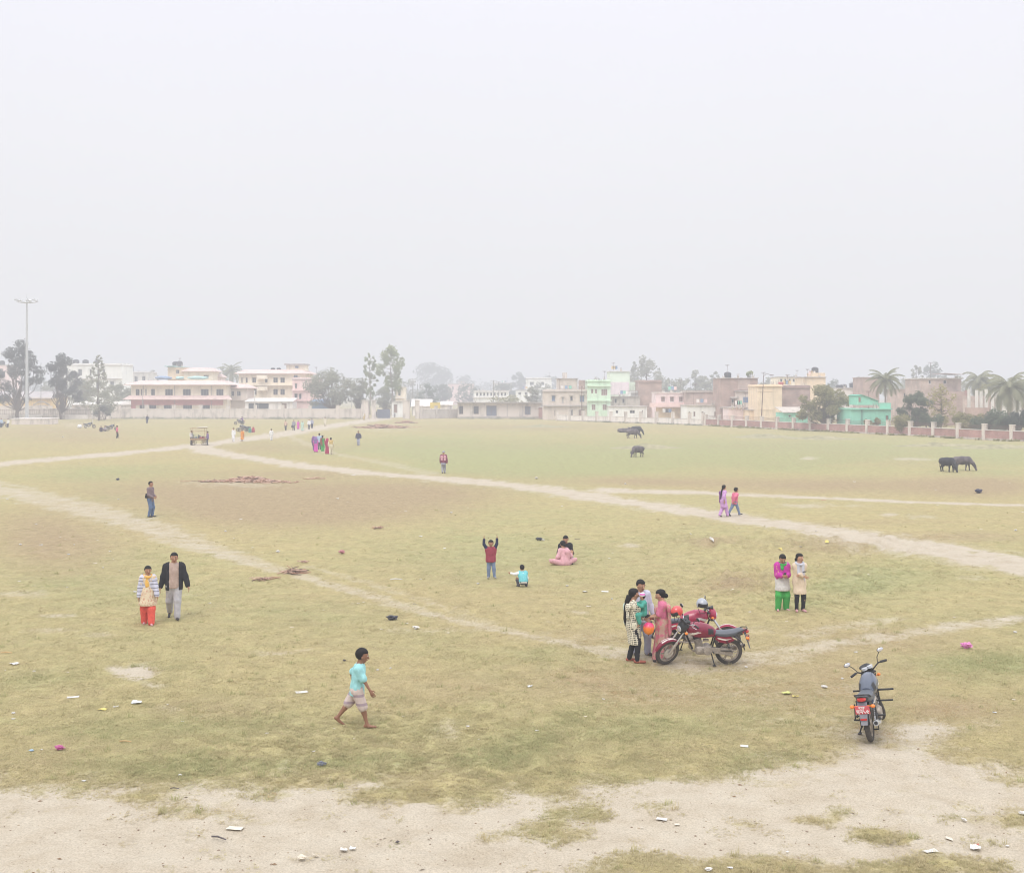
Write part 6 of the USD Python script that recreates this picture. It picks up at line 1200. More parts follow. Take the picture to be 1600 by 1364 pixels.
def motorcycle(label, loc, yaw, lean=-9, steer=0, paint=paint_maroon, scale=.96, decal_m=None, tankm=None, guard=False, plate=False, cowl=None, helmet=None, cowl_round=False, panel=None):
    t = thing("motorcycle", label, "motorcycle", loc, yaw, None, scale, rx=lean)
    tyre, rim = wheel_meshes(1.0); cowl = cowl or paint; panel = panel or paint
    w = obj("rear_wheel", moved(rim, 0, 0, .3), dusty_metal, t, smooth=35); obj("tyre", moved(tyre, 0, 0, .3), rubber, w, smooth=40); obj("brake_drum", lathe([(.01, .02), (.085, .03), (.085, .07), (.02, .075)], 20, "y", (0, 0, .3)), engine_m, w, smooth=35)
    A0 = np.array([.99, 0, .84]); ax = np.array([-math.sin(math.radians(27)), 0, math.cos(math.radians(27))]); Ms = trimesh.transformations.rotation_matrix(math.radians(steer), ax, A0)
    def st(m): m = m.copy(); m.apply_translation([.06, 0, 0]); m.apply_transform(Ms); return m
    fx = 1.31
    w = obj("front_wheel", st(moved(rim, fx, 0, .3)), dusty_metal, t, smooth=35); obj("tyre", st(moved(tyre, fx, 0, .3)), rubber, w, smooth=40); obj("brake_disc", st(lathe([(.06, .055), (.12, .056), (.12, .061), (.06, .062)], 24, "y", (fx, 0, .3))), chrome, w, smooth=35)
    for q in (-1, 1):
        lo, hi = np.array([fx, .085 * q, .3]), np.array([.90, .085 * q, .90])
        f = obj("fork", st(tube([lo, lo + (hi - lo) * .42], [.028, .03], 10)), dusty_metal, t, smooth=40); obj("fork_tube", st(tube([lo + (hi - lo) * .42, hi], [.02, .02], 10)), chrome, f, smooth=40)
    n = 13; rr_ = []
    for k in range(n):
        a = math.radians(20 + 128 * k / (n - 1)); wd = .058 * (.55 + .45 * math.sin(PI * (k + .6) / n)); c, s = math.cos(a), math.sin(a); r0, r1 = .315, .335
        rr_.append(np.array([(fx + r0 * c, -wd, .3 + r0 * s - .02), (fx + r1 * c, -wd * .75, .3 + r1 * s), (fx + (r1 + .012) * c, 0, .3 + (r1 + .012) * s), (fx + r1 * c, wd * .75, .3 + r1 * s), (fx + r0 * c, wd, .3 + r0 * s - .02), (fx + r0 * c, 0, .3 + r0 * s)]))
    fm = rings(rr_); ff = obj("front_fender", st(fm), paint, t, smooth=45)
    if decal_m:
        patches("fender_decal", fm, lambda c: (c[:, 2] > .585) & (np.abs(c[:, 1]) > .010) & (np.abs(c[:, 1]) < .036), decal_m, ff, Ms @ trimesh.transformations.translation_matrix([.06, 0, 0]))
    obj("fork_clamp", st(cat([bevel_box(.86, .96, -.12, .12, .885, .915, .01), bevel_box(.93, 1.03, -.11, .11, .72, .75, .01)])), black_plastic, t)
    # handlebar, controls, mirrors
    bar = [(.80, .34, 1.00), (.84, .21, 1.015), (.89, .10, .945), (.90, 0, .935), (.89, -.10, .945), (.84, -.21, 1.015), (.80, -.34, 1.00)]
    hb = obj("handlebar", st(tube(bar, .013, 8)), black_plastic if guard else chrome, t, smooth=40)
    for q in (-1, 1):
        obj("grip", st(tube([(.835, .24 * q, 1.013), (.80, .35 * q, 1.0)], .021, 8)), black_plastic, hb, smooth=40); obj("lever", st(tube([(.87, .22 * q, 1.0), (.90, .27 * q, .995), (.86, .36 * q, .985)], .007, 6)), chrome, hb)
        mm = obj("mirror", st(cat([tube([(.85, .2 * q, 1.02), (.87, .235 * q, 1.10), (.83, .30 * q, 1.18)], .007, 6), ball((.83, .325 * q, 1.20), .06, 2, (.28, 1.05, .62))])), black_plastic, t, smooth=40)
        obj("mirror_glass", st(ball((.818, .325 * q, 1.20), .054, 2, (.16, 1.05, .60))), mirror_m, mm, smooth=40)
        obj("front_indicator", st(cat([tube([(.98, .07 * q, .80), (.98, .15 * q, .80)], .009, 6), ball((.98, .175 * q, .80), .032, 2, (1.2, 1, .8))])), amber_lens, t, smooth=40)
    # headlamp and cowl
    hl = loft([(.90, .09, .80, 1.0, .8), (.95, .13, .74, 1.04, .7), (1.02, .125, .74, .99, .75), (1.06, .095, .76, .93, .8), (1.075, .06, .79, .90, .8)], 20, 2.4)
    h_ = obj("headlight_cowl", st(hl), cowl, t, smooth=40); obj("headlight", st(ball((1.06, 0, .845), .085, 2, (.35, 1.0, .85))), glass_lens, h_, smooth=40); obj("visor", st(loft([(.93, .10, 1.0, 1.03), (.99, .10, .97, 1.06), (1.0, .08, .985, 1.04)], 14)), black_plastic, h_, smooth=40)
    obj("instruments", st(cat([lathe([(.0, 0), (.05, 0), (.052, .04), (.0, .042)], 16, "z", (.88, q * .052, .985)) for q in (-1, 1)])), glass_lens if guard else black_plastic, t, smooth=40)
    # tank, seat, panels, tail
    tank = loft([(.30, .085, .66, .80, .9), (.36, .115, .64, .86, .85), (.48, .14, .625, .925, .8), (.62, .155, .62, .965, .78), (.76, .155, .635, .97, .76), (.88, .128, .69, .945, .75), (.94, .06, .77, .89, .8)], 22, 2.5)
    tk = obj("fuel_tank", tank, tankm or paint, t, smooth=45); obj("filler_cap", lathe([(.0, .012), (.036, .01), (.04, 0), (0, 0)][::-1], 16, "z", (.67, 0, .953)), chrome, tk, smooth=30)
    patches("knee_pad", tank, lambda c: (np.abs(c[:, 1]) > .085) & (c[:, 0] < .50) & (c[:, 0] > .36) & (c[:, 2] > .73) & (c[:, 2] < .85), black_plastic, tk, sub=1)
    if decal_m:
        patches("tank_decal", tank, lambda c: (np.abs(c[:, 1]) > .06) & (np.abs((c[:, 2] - .80) - (c[:, 0] - .62) * -.30) < .010 + .05 * (c[:, 0] - .45)) & (c[:, 0] > .5) & (np.abs((c[:, 2] - .80) - (c[:, 0] - .62) * .12 + .012) > .007), decal_m, tk, sub=3)
    seat = loft([(.36, .075, .68, .785), (.25, .12, .645, .775), (.08, .132, .635, .775), (-.08, .13, .655, .80), (-.24, .11, .70, .835), (-.31, .07, .76, .815)], 20, 3.0)
    obj("seat", seat, seat_vinyl, t, smooth=45)
    for q in (-1, 1):
        pts = [(.30, .69), (.10, .665), (-.02, .68), (-.10, .60), (.05, .52), (.22, .55), (.32, .62)]; m = prism(pts, -.012, .012); v = np.array(m.vertices); v[:, 1] += .118 * q; sp_ = obj("side_panel", tm(v, m.faces), panel, t)
        if decal_m: m2 = prism([(.28, .66), (.08, .62), (-.04, .63), (.1, .59), (.25, .625)], -.002, .002); v = np.array(m2.vertices); v[:, 1] += .1335 * q; obj("panel_decal", tm(v, m2.faces), decal_m, sp_)
    tl = loft([(.05, .105, .655, .70), (-.10, .115, .67, .735), (-.24, .10, .71, .79), (-.34, .07, .755, .825), (-.39, .045, .785, .82)], 18, 2.6); tc = obj("tail_cowl", tl, paint, t, smooth=45)
    obj("tail_light", loft([(-.355, .072, .745, .80), (-.395, .07, .735, .80), (-.425, .045, .75, .79)], 16, 2.6), red_lens, t, smooth=40)
    g = obj("grab_rail", tube([(-.16, .125, .77), (-.30, .115, .825), (-.385, .06, .845), (-.385, -.06, .845), (-.30, -.115, .825), (-.16, -.125, .77)], .011, 7), black_plastic, t, smooth=40)
    rf = [];
    for k in range(12):
        a = math.radians(70 + 105 * k / 11); c, s = math.cos(a), math.sin(a); r0 = .335; wd = .07
        rf.append(np.array([(r0 * c, -wd, .32 + r0 * s), ((r0 + .014) * c, -wd, .32 + (r0 + .014) * s), ((r0 + .022) * c, 0, .32 + (r0 + .022) * s), ((r0 + .014) * c, wd, .32 + (r0 + .014) * s), (r0 * c, wd, .32 + r0 * s), (r0 * c, 0, .32 + r0 * s)]))
    obj("rear_fender", rings(rf), black_plastic, t, smooth=45)
    # mudflap with number plate
    fl = trimesh.convex.convex_hull(np.array([(-.33, y, .72) for y in (-.075, .075)] + [(-.375, y, .72) for y in (-.075, .075)] + [(-.455, y, .38) for y in (-.05, .05)] + [(-.47, y, .38) for y in (-.05, .05)])); md = obj("mudflap", fl, grey_flap, t)
    if plate:
        pl = bevel_box(-.442, -.435, -.115, .115, .55, .685, .004); M = trimesh.transformations.rotation_matrix(math.radians(-8), [0, 1, 0], (-.435, 0, .62)); pl.apply_transform(M); pr_ = obj("number_plate", pl, plate_red, t)
        a = strokes(PLATE["top"], .055, .628, .10, .045, .0045); b = strokes(PLATE["bot"], .098, .562, .196, .056, .006); lt = cat([a, b]); lt.apply_translation([-.4435, 0, 0]); lt.apply_transform(M); obj("plate_lettering", lt, plate_white, pr_)
        obj("reflector", moved(bevel_box(-.012, 0, -.05, .05, -.016, .016, .003), -.452, 0, .47), red_lens, md)
    else:
        obj("number_plate", bevel_box(-.432, -.425, -.10, .10, .56, .68, .004), plate_red, t)
    for q in (-1, 1):
        obj("rear_indicator", cat([tube([(-.36, .06 * q, .67), (-.37, .13 * q, .66)], .009, 6), ball((-.38, .162 * q, .66), .036, 2, (1.15, 1.05, .8))]), amber_lens, t, smooth=40)
        sp = [(-.02, .11 * q, .32), (.09, .115 * q, .66)]; sh = obj("shock_absorber", tube(sp, .012, 7), chrome, t); z = np.linspace(0, 1, 60); hx = np.array(sp[0]) + (np.array(sp[1]) - np.array(sp[0])) * (.25 + .6 * z[:, None]) + np.stack([np.cos(z * 44) * .026, np.sin(z * 44) * .026, 0 * z], -1); obj("spring", tube(hx, .006, 5), black_plastic, sh)
        obj("swingarm", tube([(0, .095 * q, .30), (.42, .10 * q, .36)], [.018, .024], 8), black_plastic, t, smooth=40)
        obj("footpeg", cat([tube([(.36, .12 * q, .33), (.36, .24 * q, .335)], .014, 7), tube([(-.02, .14 * q, .36), (-.04, .22 * q, .37)], .014, 7), tube([(.2, .12 * q, .36), (-.02, .14 * q, .36)], .012, 6)]), black_plastic, t)
    obj("frame", cat([tube([(.90, 0, .86), (.97, 0, .74), (.80, 0, .36)], .022, 8), tube([(.92, 0, .80), (.60, 0, .69), (.30, 0, .655), (-.30, 0, .70)], .022, 8), tube([(.32, .08, .65), (.40, .09, .34)], .018, 7), tube([(.32, -.08, .65), (.40, -.09, .34)], .018, 7)]), black_plastic, t, smooth=40)
    # engine
    en = [bevel_box(.38, .74, -.12, .12, .26, .44, .03), lathe([(.0, -.165), (.085, -.16), (.105, -.12), (.105, .12), (.09, .16), (0, .165)], 20, "y", (.48, 0, .355)), lathe([(0, -.155), (.06, -.15), (.075, -.12), (.075, .12), (0, .15)], 18, "y", (.66, 0, .34))]
    e = obj("engine", cat(en), engine_m, t, smooth=35); fin = []
    for k in range(7): fin.append(rot(bevel_box(.57, .74, -.085, .085, .44 + k * .026, .452 + k * .026, .003), 18, [0, 1, 0], (.65, 0, .44)))
    fin.append(rot(bevel_box(.59, .72, -.07, .07, .44, .62, .01), 18, [0, 1, 0], (.65, 0, .44))); obj("cylinder_fins", cat(fin), engine_m, e); obj("cylinder_head", rot(bevel_box(.575, .735, -.09, .09, .622, .675, .02), 18, [0, 1, 0], (.65, 0, .44)), black_plastic, e)
    obj("carburettor", lathe([(0, .44), (.03, .45), (.03, .56), (0, .57)], 10, "x", (0, 0, .56)), dusty_metal, e)
    ex = obj("exhaust_pipe", tube([(.76, -.02, .60), (.86, -.05, .52), (.86, -.09, .36), (.76, -.125, .26), (.45, -.14, .25), (.22, -.145, .27)], .021, 9), chrome if guard else dusty_metal, t, smooth=50)
    mf = obj("silencer", tube([(.25, -.145, .265), (.16, -.15, .28), (-.30, -.165, .37), (-.36, -.167, .382)], [.025, .048, .052, .042], 14), chrome if guard else dusty_metal, t, smooth=50); obj("silencer_tip", tube([(-.355, -.167, .381), (-.385, -.168, .387)], [.03, .03], 12), black_plastic, mf); obj("heat_shield", tube([(.1, -.185, .30), (-.22, -.205, .365)], [.02, .022], 8), chrome, mf)
    obj("chain_cover", prism([(-.09, .36), (-.02, .40), (.40, .43), (.44, .37), (.40, .31), (-.06, .24)], .098, .124), black_plastic if guard else engine_m, t)
    obj("side_stand", cat([tube([(.40, .11, .30), (.34, .22, .06)], .013, 7), bevel_box(.30, .38, .19, .25, .045, .06, .004)]), black_plastic, t); obj("centre_stand", tube([(.30, .10, .26), (.18, .12, .15), (.18, -.12, .15), (.30, -.10, .26)], .013, 7), black_plastic, t)
    if guard:   # crash bars and the ladder on the side
        obj("crash_bar", cat([tube([(.86, -.37, .64), (.84, .30, .64)], .017, 8), tube([(.80, -.34, .47), (.80, .28, .47)], .015, 8)] + [tube([(.86, .11 * q, .66), (.82, .12 * q, .47), (.74, .09 * q, .33)], .013, 7) for q in (-1, 1)]), black_plastic, t, smooth=50)
        obj("saree_guard", cat([tube([(.05, .15, .66), (.05, .17, .38)], .01, 6), tube([(-.18, .15, .66), (-.20, .17, .42)], .01, 6)] + [tube([(.05, .16, z), (-.19, .16, z + .02)], .008, 6) for z in (.42, .50, .58)]), black_plastic, t)
    return t
def helmet(label, loc, yaw, m, visor, tilt=0, r=.128):
    t = thing("helmet", label, "helmet", loc, yaw); a = ball((0, 0, 0), r, 5, (1.12, .98, 1.05)); v = np.array(a.vertices)
    c = a.triangles_center; F_ = np.array(a.faces); keep = ~((c[:, 2] < -r * .72) | ((c[:, 0] > r * .35) & (c[:, 2] < r * .30) & (c[:, 2] > -r * .62))); s = tidy(v, F_[keep]); inn = tidy(v * .90, F_[keep][:, ::-1])
    vz = tidy(v * 1.014, F_[(c[:, 0] > r * .28) & (c[:, 2] < r * .36) & (c[:, 2] > -r * .30)])
    for q, tt in ((s, tilt), (inn, tilt), (vz, tilt - 32)): q.apply_transform(trimesh.transformations.rotation_matrix(math.radians(tt), [0, 1, 0]))
    obj("shell", s, m, t, smooth=True); obj("lining", inn, black_plastic, t, smooth=True); obj("visor", vz, visor, t, smooth=True)
    obj("strap", tube([(0, .1, -.09), (.02, .06, -.2), (.02, -.06, -.2), (0, -.1, -.09)], .007, 5), black_plastic, t)
    return t
p = G(1138, 1037.5)
motorcycle("maroon motorcycle seen from its left side, front wheel turned, next to the saree woman", p, 179, -8, 30, paint_maroon, .985, decal, cowl=black_plastic)
y2 = 26.5; x2 = 3.50
motorcycle("red motorcycle with cream tank stripes facing right behind the maroon motorcycle", (x2, y2, gz(x2, y2)), 3, -7, -12, paint_red, 1.0, decal)
q = G(1362, 1161.5)
moto_black = motorcycle("black motorcycle with red number plate seen from behind, front wheel turned left", q, 67, -9, 34, black_plastic, 1.03, decal, tankm=paint_slate, guard=True, plate=True, panel=paint_slate)
helmet("shiny red helmet hung on the handlebar of the maroon motorcycle", at(1057.5, 956, 25.55), 200, mat("helmet_red", (.52, .04, .035), .22, .1, spec=.6, coat=.6), black_plastic, 58, .125)
helmet("silver grey helmet hung on the mirror of the red motorcycle", at(1097, 944, 26.3), -70, mat("helmet_grey", (.30, .32, .36), .25, .15, spec=.6, coat=.5), black_plastic, 42, .128)
for px, py, yaw, lab in ((134, 668.6, 5, "far dark motorcycle parked near the left wall"), (168, 673.3, 40, "far motorcycle beside the two seated men"), (385.5, 674.3, 176, "far motorcycle parked behind the person in orange"), (379, 664, 174, "motorcycle ridden near the far wall"), (588, 652, -95, "motorcycle ridden through the gate"), (617, 652, -90, "motorcycle ridden right of the gate piers"), (-2, 668.3, 15, "far motorcycle at the left edge of the field"), (388, 674.8, 168, "second far motorcycle next to the seated woman in teal")):
    g_ = G(px, py); copy_of(moto_black, "motorcycle", lab, "motorcycle", g_, yaw)
# white bundle by the far motorcycle
obj("white_bundle", ball(G(124.5, 668.6) + [0, 0, .3], .42, 2, (1.0, .8, .85)), white_c, label="white sack leaning by the far dark motorcycle near the left wall", category="sack", smooth=True)
# balloon and phones
t = thing("balloon", "orange and pink balloon held by the woman in the saree", "balloon", at(1013.5, 981, 25.7))
bm = usdkit.material(stage, "/World/Looks/balloon_skin", {"tc": ("texture_coordinate", {}), "x": ("separate_xyz", {}), "r": ("rgb_ramp", {"ramp": [(.0, (.75, .24, .02)), (.52, (.75, .2, .03)), (.75, (.66, .06, .16)), (1, (.62, .05, .2))]}), "mr": ("map_range", {"from_min": -.13, "from_max": .13}), "p": ("principled_bsdf", {"roughness": .22, "specular_ior_level": .5, "subsurface_weight": .15, "subsurface_scale": .03})},
    [("tc.object", "x.vector"), ("x.z", "mr.value"), ("mr.result", "r.fac"), ("r.color", "p.base_color")], surface="p.BSDF")
b_ = ball((0, 0, 0), .125, 3); v = np.array(b_.vertices); v[:, 2] = np.where(v[:, 2] < 0, v[:, 2] * 1.18, v[:, 2]); obj("skin", tm(v, b_.faces), bm, t, smooth=True); obj("knot", cat([lathe([(.004, -.175), (.02, -.17), (.008, -.145), (.0, -.14)], 10)]), mat("balloon_knot", (.20, .09, .03), .5), t)
obj("string", tube([(.0, 0, -.15), (.05, 0, -.05), (.13, .0, .12), (.135, 0, .24)], .003, 4), white_m, t)
def phone(label, p, yaw, tiltx=30, s=(.07, .012, .14)):
    m = bevel_box(-s[0] / 2, s[0] / 2, -s[1] / 2, s[1] / 2, -s[2] / 2, s[2] / 2, .004); m.apply_transform(trimesh.transformations.euler_matrix(math.radians(-tiltx), 0, math.radians(yaw))); t = thing("phone", label, "phone", p); obj("case", m, black_plastic, t)
    sc = bevel_box(-s[0] * .45, s[0] * .45, s[1] / 2, s[1] / 2 + .001, -s[2] * .44, s[2] * .44, .0003); sc.apply_transform(trimesh.transformations.euler_matrix(math.radians(-tiltx), 0, math.radians(yaw))); obj("screen", sc, dark_glass, t)
phone("phone in the hands of the woman in magenta", p_m + np.array([.01, -.275, 1.02]), 184, 50)
phone("black phone held by the woman with folded arms", p_g + np.array([.075, -.25, 1.09]), 180, 70, (.075, .014, .15))
t = thing("pocket_camera", "black pocket camera held by the woman in the saree", "camera", p_s + np.array([-.34, -.01, .99])); obj("camera_body", bevel_box(-.06, .06, -.04, .04, -.035, .035, .01), black_plastic, t); obj("lens", lathe([(.025, -.10), (.028, -.06), (.028, -.05)], 14, "x"), black_plastic, t); obj("strap", tube([(0, .04, .02), (-.1, .03, .06), (-.14, .0, .03), (-.05, -.03, .03)], .008, 5), black_plastic, t)

# ------------------------------------------------------------------ buffaloes
hide = mat("buffalo_hide", (.035, .034, .040), .7, .4, 3, bump=.2, color2=(.02, .02, .024)); hide2 = mat("dusty_hide", (.13, .108, .112), .7, .6, 2.5, bump=.2, color2=(.035, .032, .038)); horn_m = mat("horn", (.12, .11, .10), .5, .3, 8); hoof = mat("hoof", (.05, .045, .04), .6, .2)
def buffalo(label, px, py, yaw, hm, hd=0, lying=False, size=1.0, graze=True, h=.034, step=0):
    p = G(px, py); t = thing("buffalo", label, "buffalo", p, yaw, None, size); I3 = np.eye(3); k = -.62 if lying else 0; z = lambda v: v + k
    rot_ = lambda q, c=(.52, 0, 0): np.array([c[0] + (q[0] - c[0]) * math.cos(hd) - q[1] * math.sin(hd), (q[0] - c[0]) * math.sin(hd) + q[1] * math.cos(hd), q[2]])
    b = [((-.62, 0, z(.93)), (-.1, 0, z(.90)), .29, .36, .12, I3, (1.0, .92)), ((-.1, 0, z(.88)), (.42, 0, z(.92)), .37, .31, .12), ((-.70, 0, z(1.0)), (.38, 0, z(1.08)), .16, .17, .1), ((-.74, .13, z(.92)), (-.66, -.13, z(.92)), .19, .19, .1), ((.42, 0, z(1.0)), (.52, 0, z(.86)), .24, .24, .1)]
    if graze and not lying: nk, hd0, mz = (.82, 0, .66), (.98, 0, .42), (1.10, 0, .10)
    elif lying: nk, hd0, mz = (.84, 0, .60), (1.02, 0, .66), (1.30, 0, .52)
    else: nk, hd0, mz = (.86, 0, 1.02), (1.05, 0, 1.05), (1.34, 0, .88)
    nk, hd0, mz = map(rot_, (nk, hd0, mz)); b += [((.50, 0, z(.90)), nk, .23, .16, .1), (nk, hd0, .155, .135, .06), (hd0, mz, .125, .078, .05), (mz, mz + (mz - hd0) * .08, .085, .08, .03)]
    dv = (mz - hd0) / np.linalg.norm(mz - hd0); sd = np.array([-math.sin(hd), math.cos(hd), 0]); up = np.cross(dv, sd); up = up if up[2] > -.2 and up @ [1, 0, .3] > -2 else -up; crown = hd0 - dv * .10
    for q in (-1, 1): b.append((crown + sd * q * .10, crown + sd * q * .27 - dv * .02 - [0, 0, .03], .05, .03, .03))
    if not lying:
        for s, q in ((1, 1), (1, -1)):
            st = .10 * q * step; b += [((.36, .17 * q, .80), (.37 + st, .17 * q, .44), .14, .075, .08), ((.37 + st, .17 * q, .44), (.36 + st * 1.4, .17 * q, .07), .068, .05, .03), ((.36 + st * 1.4, .17 * q, .06), (.39 + st * 1.4, .17 * q, .045), .058, .058, .02)]
            sr = -.11 * q * step; b += [((-.60, .17 * q, .86), (-.50 + sr, .19 * q, .58), .19, .11, .08), ((-.50 + sr, .19 * q, .58), (-.70 + sr, .18 * q, .40), .10, .065, .04), ((-.70 + sr, .18 * q, .40), (-.66 + sr, .18 * q, .07), .062, .05, .03), ((-.66 + sr, .18 * q, .06), (-.62 + sr, .18 * q, .045), .058, .058, .02)]
    else:
        b += [((.40, .22, .22), (.62, .30, .10), .13, .08, .06), ((.62, .30, .10), (.40, .36, .06), .07, .05, .03), ((-.5, .24, .26), (-.15, .36, .14), .2, .1, .08), ((-.15, .36, .12), (-.5, .42, .06), .08, .05, .03), ((.40, -.22, .22), (.66, -.26, .10), .13, .08, .06), ((-.5, -.24, .26), (-.2, -.34, .14), .2, .1, .08)]
    obj("body", net(b, h, 0, None, .012, 3), hm, t, smooth=True)
    for q in (-1, 1):
        c0 = crown + sd * q * .07; obj("horn", tube([c0, c0 + sd * q * .16 - dv * .06, c0 + sd * q * .24 - dv * .20, c0 + sd * q * .14 - dv * .34], [.038, .033, .022, .006], 8), horn_m, t, smooth=True)
        obj("eye", ball(hd0 + dv * .08 + sd * q * .105 + up * .02, .018, 1), eye_m, t)
    obj("tail", tube([(-.86, 0, z(1.02)), (-.93, 0, z(.85)), (-.92, .03, max(z(.5), .05)), (-.91, .03, max(z(.36), .03))], [.03, .022, .018, .035], 7), hm, t, smooth=True)
    return t
buffalo("black buffalo grazing with head towards the camera, left of the pair at the right", 1481, 737, -62, hide, -.15, size=.86, step=.5)
buffalo("dusty brown-black buffalo grazing with head to the right, behind the nearest black one", 1505, 735, -28, hide2, -.1, size=.86, step=1)
buffalo("dark buffalo with pale back grazing alone in the green centre of the field", 996, 713.5, 215, hide2, .3, size=.82)
buffalo("slate grey buffalo grazing to the right in the group of three", 989, 684.5, -6, hide2, -.1, size=.98, step=1)
buffalo("black buffalo standing behind the slate grey one", 995, 679.5, -35, hide, .1, size=1.0)
buffalo("dark buffalo lying on the grass left of the two standing ones", 974, 675.5, 8, hide2, 0, lying=True, size=1.0)

# ------------------------------------------------------------------ snack cart
c = G(310.5, 695.2); wood_m = mat("cart_wood", (.40, .27, .16), .8, .25, 6, stretch=(1, 6, 6)); paint_w = mat("cart_white", (.66, .62, .56), .7, .15)
t = thing("snack_cart", "wooden four-wheeled snack cart with canopy at the fork of the tracks", "cart", c, 4)
for x in (-.62, .62):
    for y in (-.42, .42):
        w_ = obj("wheel", cat([lathe([(.27, -.02), (.30, -.02), (.30, .02), (.27, .02), (.27, -.02)], 24, "y", (x, y, .30)), lathe([(.0, -.05), (.04, -.05), (.04, .05), (0, .05)], 10, "y", (x, y, .30))]), rubber, t, smooth=35)
        obj("spokes", cat([tube([(x, y, .30), (x + .27 * math.cos(a), y, .30 + .27 * math.sin(a))], .008, 4) for a in np.arange(10) * PI / 5]), rust, w_)
obj("axle", cat([tube([(x, -.45, .3), (x, .45, .3)], .02, 6) for x in (-.62, .62)]), rust, t)
for k in range(7): obj("plank", bevel_box(-.85, .85, -.56 + k * .16, -.41 + k * .16, .66, .70, .006), wood_m, t)
obj("bed_frame", cat([bevel_box(-.85, .85, y, y + .05, .58, .657, .005) for y in (-.55, .50)] + [bevel_box(x, x + .05, -.5, .5, .58, .657, .005) for x in (-.7, .65)] + [box(x, x + .05, y, y + .05, .3, .58) for x in (-.64, .6) for y in (-.44, .4)]), wood_m, t)
obj("side_board", cat([bevel_box(-.85, .85, -.60, -.565, .70, .80, .006), bevel_box(-.85, .85, .56, .595, .70, .80, .006)]), wood_m, t)
for x in (-.8, .77):
    for y in (-.54, .51): obj("post", box(x, x + .035, y, y + .035, .70, 2.02), wood_m, t)
obj("canopy", rot(bevel_box(-.1, .95, -.70, .70, 2.02, 2.07, .01), -3, [0, 1, 0], (0, 0, 2.0)), paint_w, t); obj("canopy_frame", cat([bevel_box(-.95, .9, -.62, -.57, 1.93, 1.98, .006), bevel_box(-.95, .9, .57, .62, 1.93, 1.98, .006), bevel_box(-.95, -.9, -.6, .6, 1.93, 1.98, .006)]), wood_m, t)
obj("shelf", bevel_box(-.8, .8, -.5, .5, 1.60, 1.63, .006), wood_m, t)
gc = usdkit.material(stage, "/World/Looks/case_glass", {"a": ("transparent_bsdf", {"color": (.93, .96, .96)}), "g": ("glossy_bsdf", {"roughness": .05}), "f": ("fresnel", {"IOR": 1.45}), "m": ("mix_closure", {})}, [("f.fac", "m.fac"), ("a.BSDF", "m.closure1"), ("g.BSDF", "m.closure2")], surface="m.closure") 
obj("glass_case", cat([box(-.55, .05, -.46, -.45, .70, 1.25), box(-.55, -.54, -.449, .2, .70, 1.25), box(.04, .05, -.449, .2, .70, 1.25)]), gc, t); obj("case_frame", cat([box(x, x + .02, -.475, -.462, .70, 1.27) for x in (-.56, .045)] + [box(-.56, .065, -.475, -.462, 1.251, 1.27)]), chrome, t)
for k, (x, y, r, hh, m) in enumerate(((-.3, -.1, .16, .3, "steel"), (.3, -.2, .17, .22, "red"), (.5, .1, .15, .3, "dark"), (.62, -.25, .12, .2, "red"), (.15, .2, .13, .35, "steel"), (-.05, .25, .12, .4, "blue"))):
    mm = {"steel": steel_grey, "red": mat("red_pot", (.45, .1, .1), .6), "dark": dark_glass, "blue": blue_paint}[m]
    tag_ = obj("pot", lathe([(r * .8, 0), (r, hh * .3), (r, hh * .8), (r * .7, hh), (r * .3, hh * 1.1)], 14, center=c + np.array([x, y, .72])), mm, smooth=40, label=["steel pot at the left end of the snack cart", "red pot on the front of the snack cart", "dark pot at the right end of the snack cart", "small red pot at the right front of the snack cart", "tall steel pot at the back of the snack cart", "blue can at the back of the snack cart"][k], category="pot")

# ------------------------------------------------------------------ heaps of sticks
stick_ms = [mat("stick_pale", (.56, .39, .31), .9, .25, 10), mat("stick_brown", (.40, .24, .17), .9, .3, 10), mat("stick_dark", (.20, .14, .11), .9, .3, 10)]
def stick_pile(label, px, py, L, Wd, hh, n, big, seed, catg="stick pile", lens=(.35, 1.1), rad=.022, name="stick_pile"):
    rs = np.random.RandomState(seed); p = G(px, py); t = thing(name, label, catg, p); rest = [[], [], []]
    for k in range(n):
        f = rs.normal(size=2) * [.30, .28]; x, y = f[0] * L, f[1] * Wd; top = hh * math.exp(-(f[0] ** 2 * 7 + f[1] ** 2 * 6)); z = rs.random() * top + .03
        l = rs.uniform(*lens); a = rs.normal() * .7 + (0 if rs.random() < .6 else rs.random() * PI); e = rs.normal() * .16; d = np.array([math.cos(a) * math.cos(e), math.sin(a) * math.cos(e), math.sin(e)]) * l / 2; mid = np.array([x, y, z]); gz0 = gz(p[0] + x, p[1] + y) - p[2]
        pts = [mid - d + [0, 0, gz0], mid + rs.normal(size=3) * l * .05 + [0, 0, gz0], mid + d + [0, 0, gz0]]; pts = [np.array([q[0], q[1], max(q[2], gz0 + .015)]) for q in pts]
        m = tube(pts, np.array([1, .9, .6]) * rad * rs.uniform(.6, 1.5), 5); c_ = rs.choice(3, p=(.5, .32, .18))
        if k < big: obj("stick", m, stick_ms[c_], t)
        else: rest[c_].append(m)
    for c_ in range(3):
        if rest[c_]: obj("small_sticks", cat(rest[c_]), stick_ms[c_], t, kind="stuff")
    return t
stick_pile("broad heap of pale broken sticks left of the middle of the field", 392, 752.5, 3.7, 1.9, .32, 560, 80, 1, lens=(.18, .75), rad=.026)
stick_pile("scatter of small sticks at the left end of the broad heap", 345, 753, 1.9, 1.2, .08, 70, 10, 2)
stick_pile("long low heap of branches beside the track near the gate", 600, 668.5, 7.5, 6.0, .5, 260, 50, 3, lens=(.8, 2.4), rad=.05)
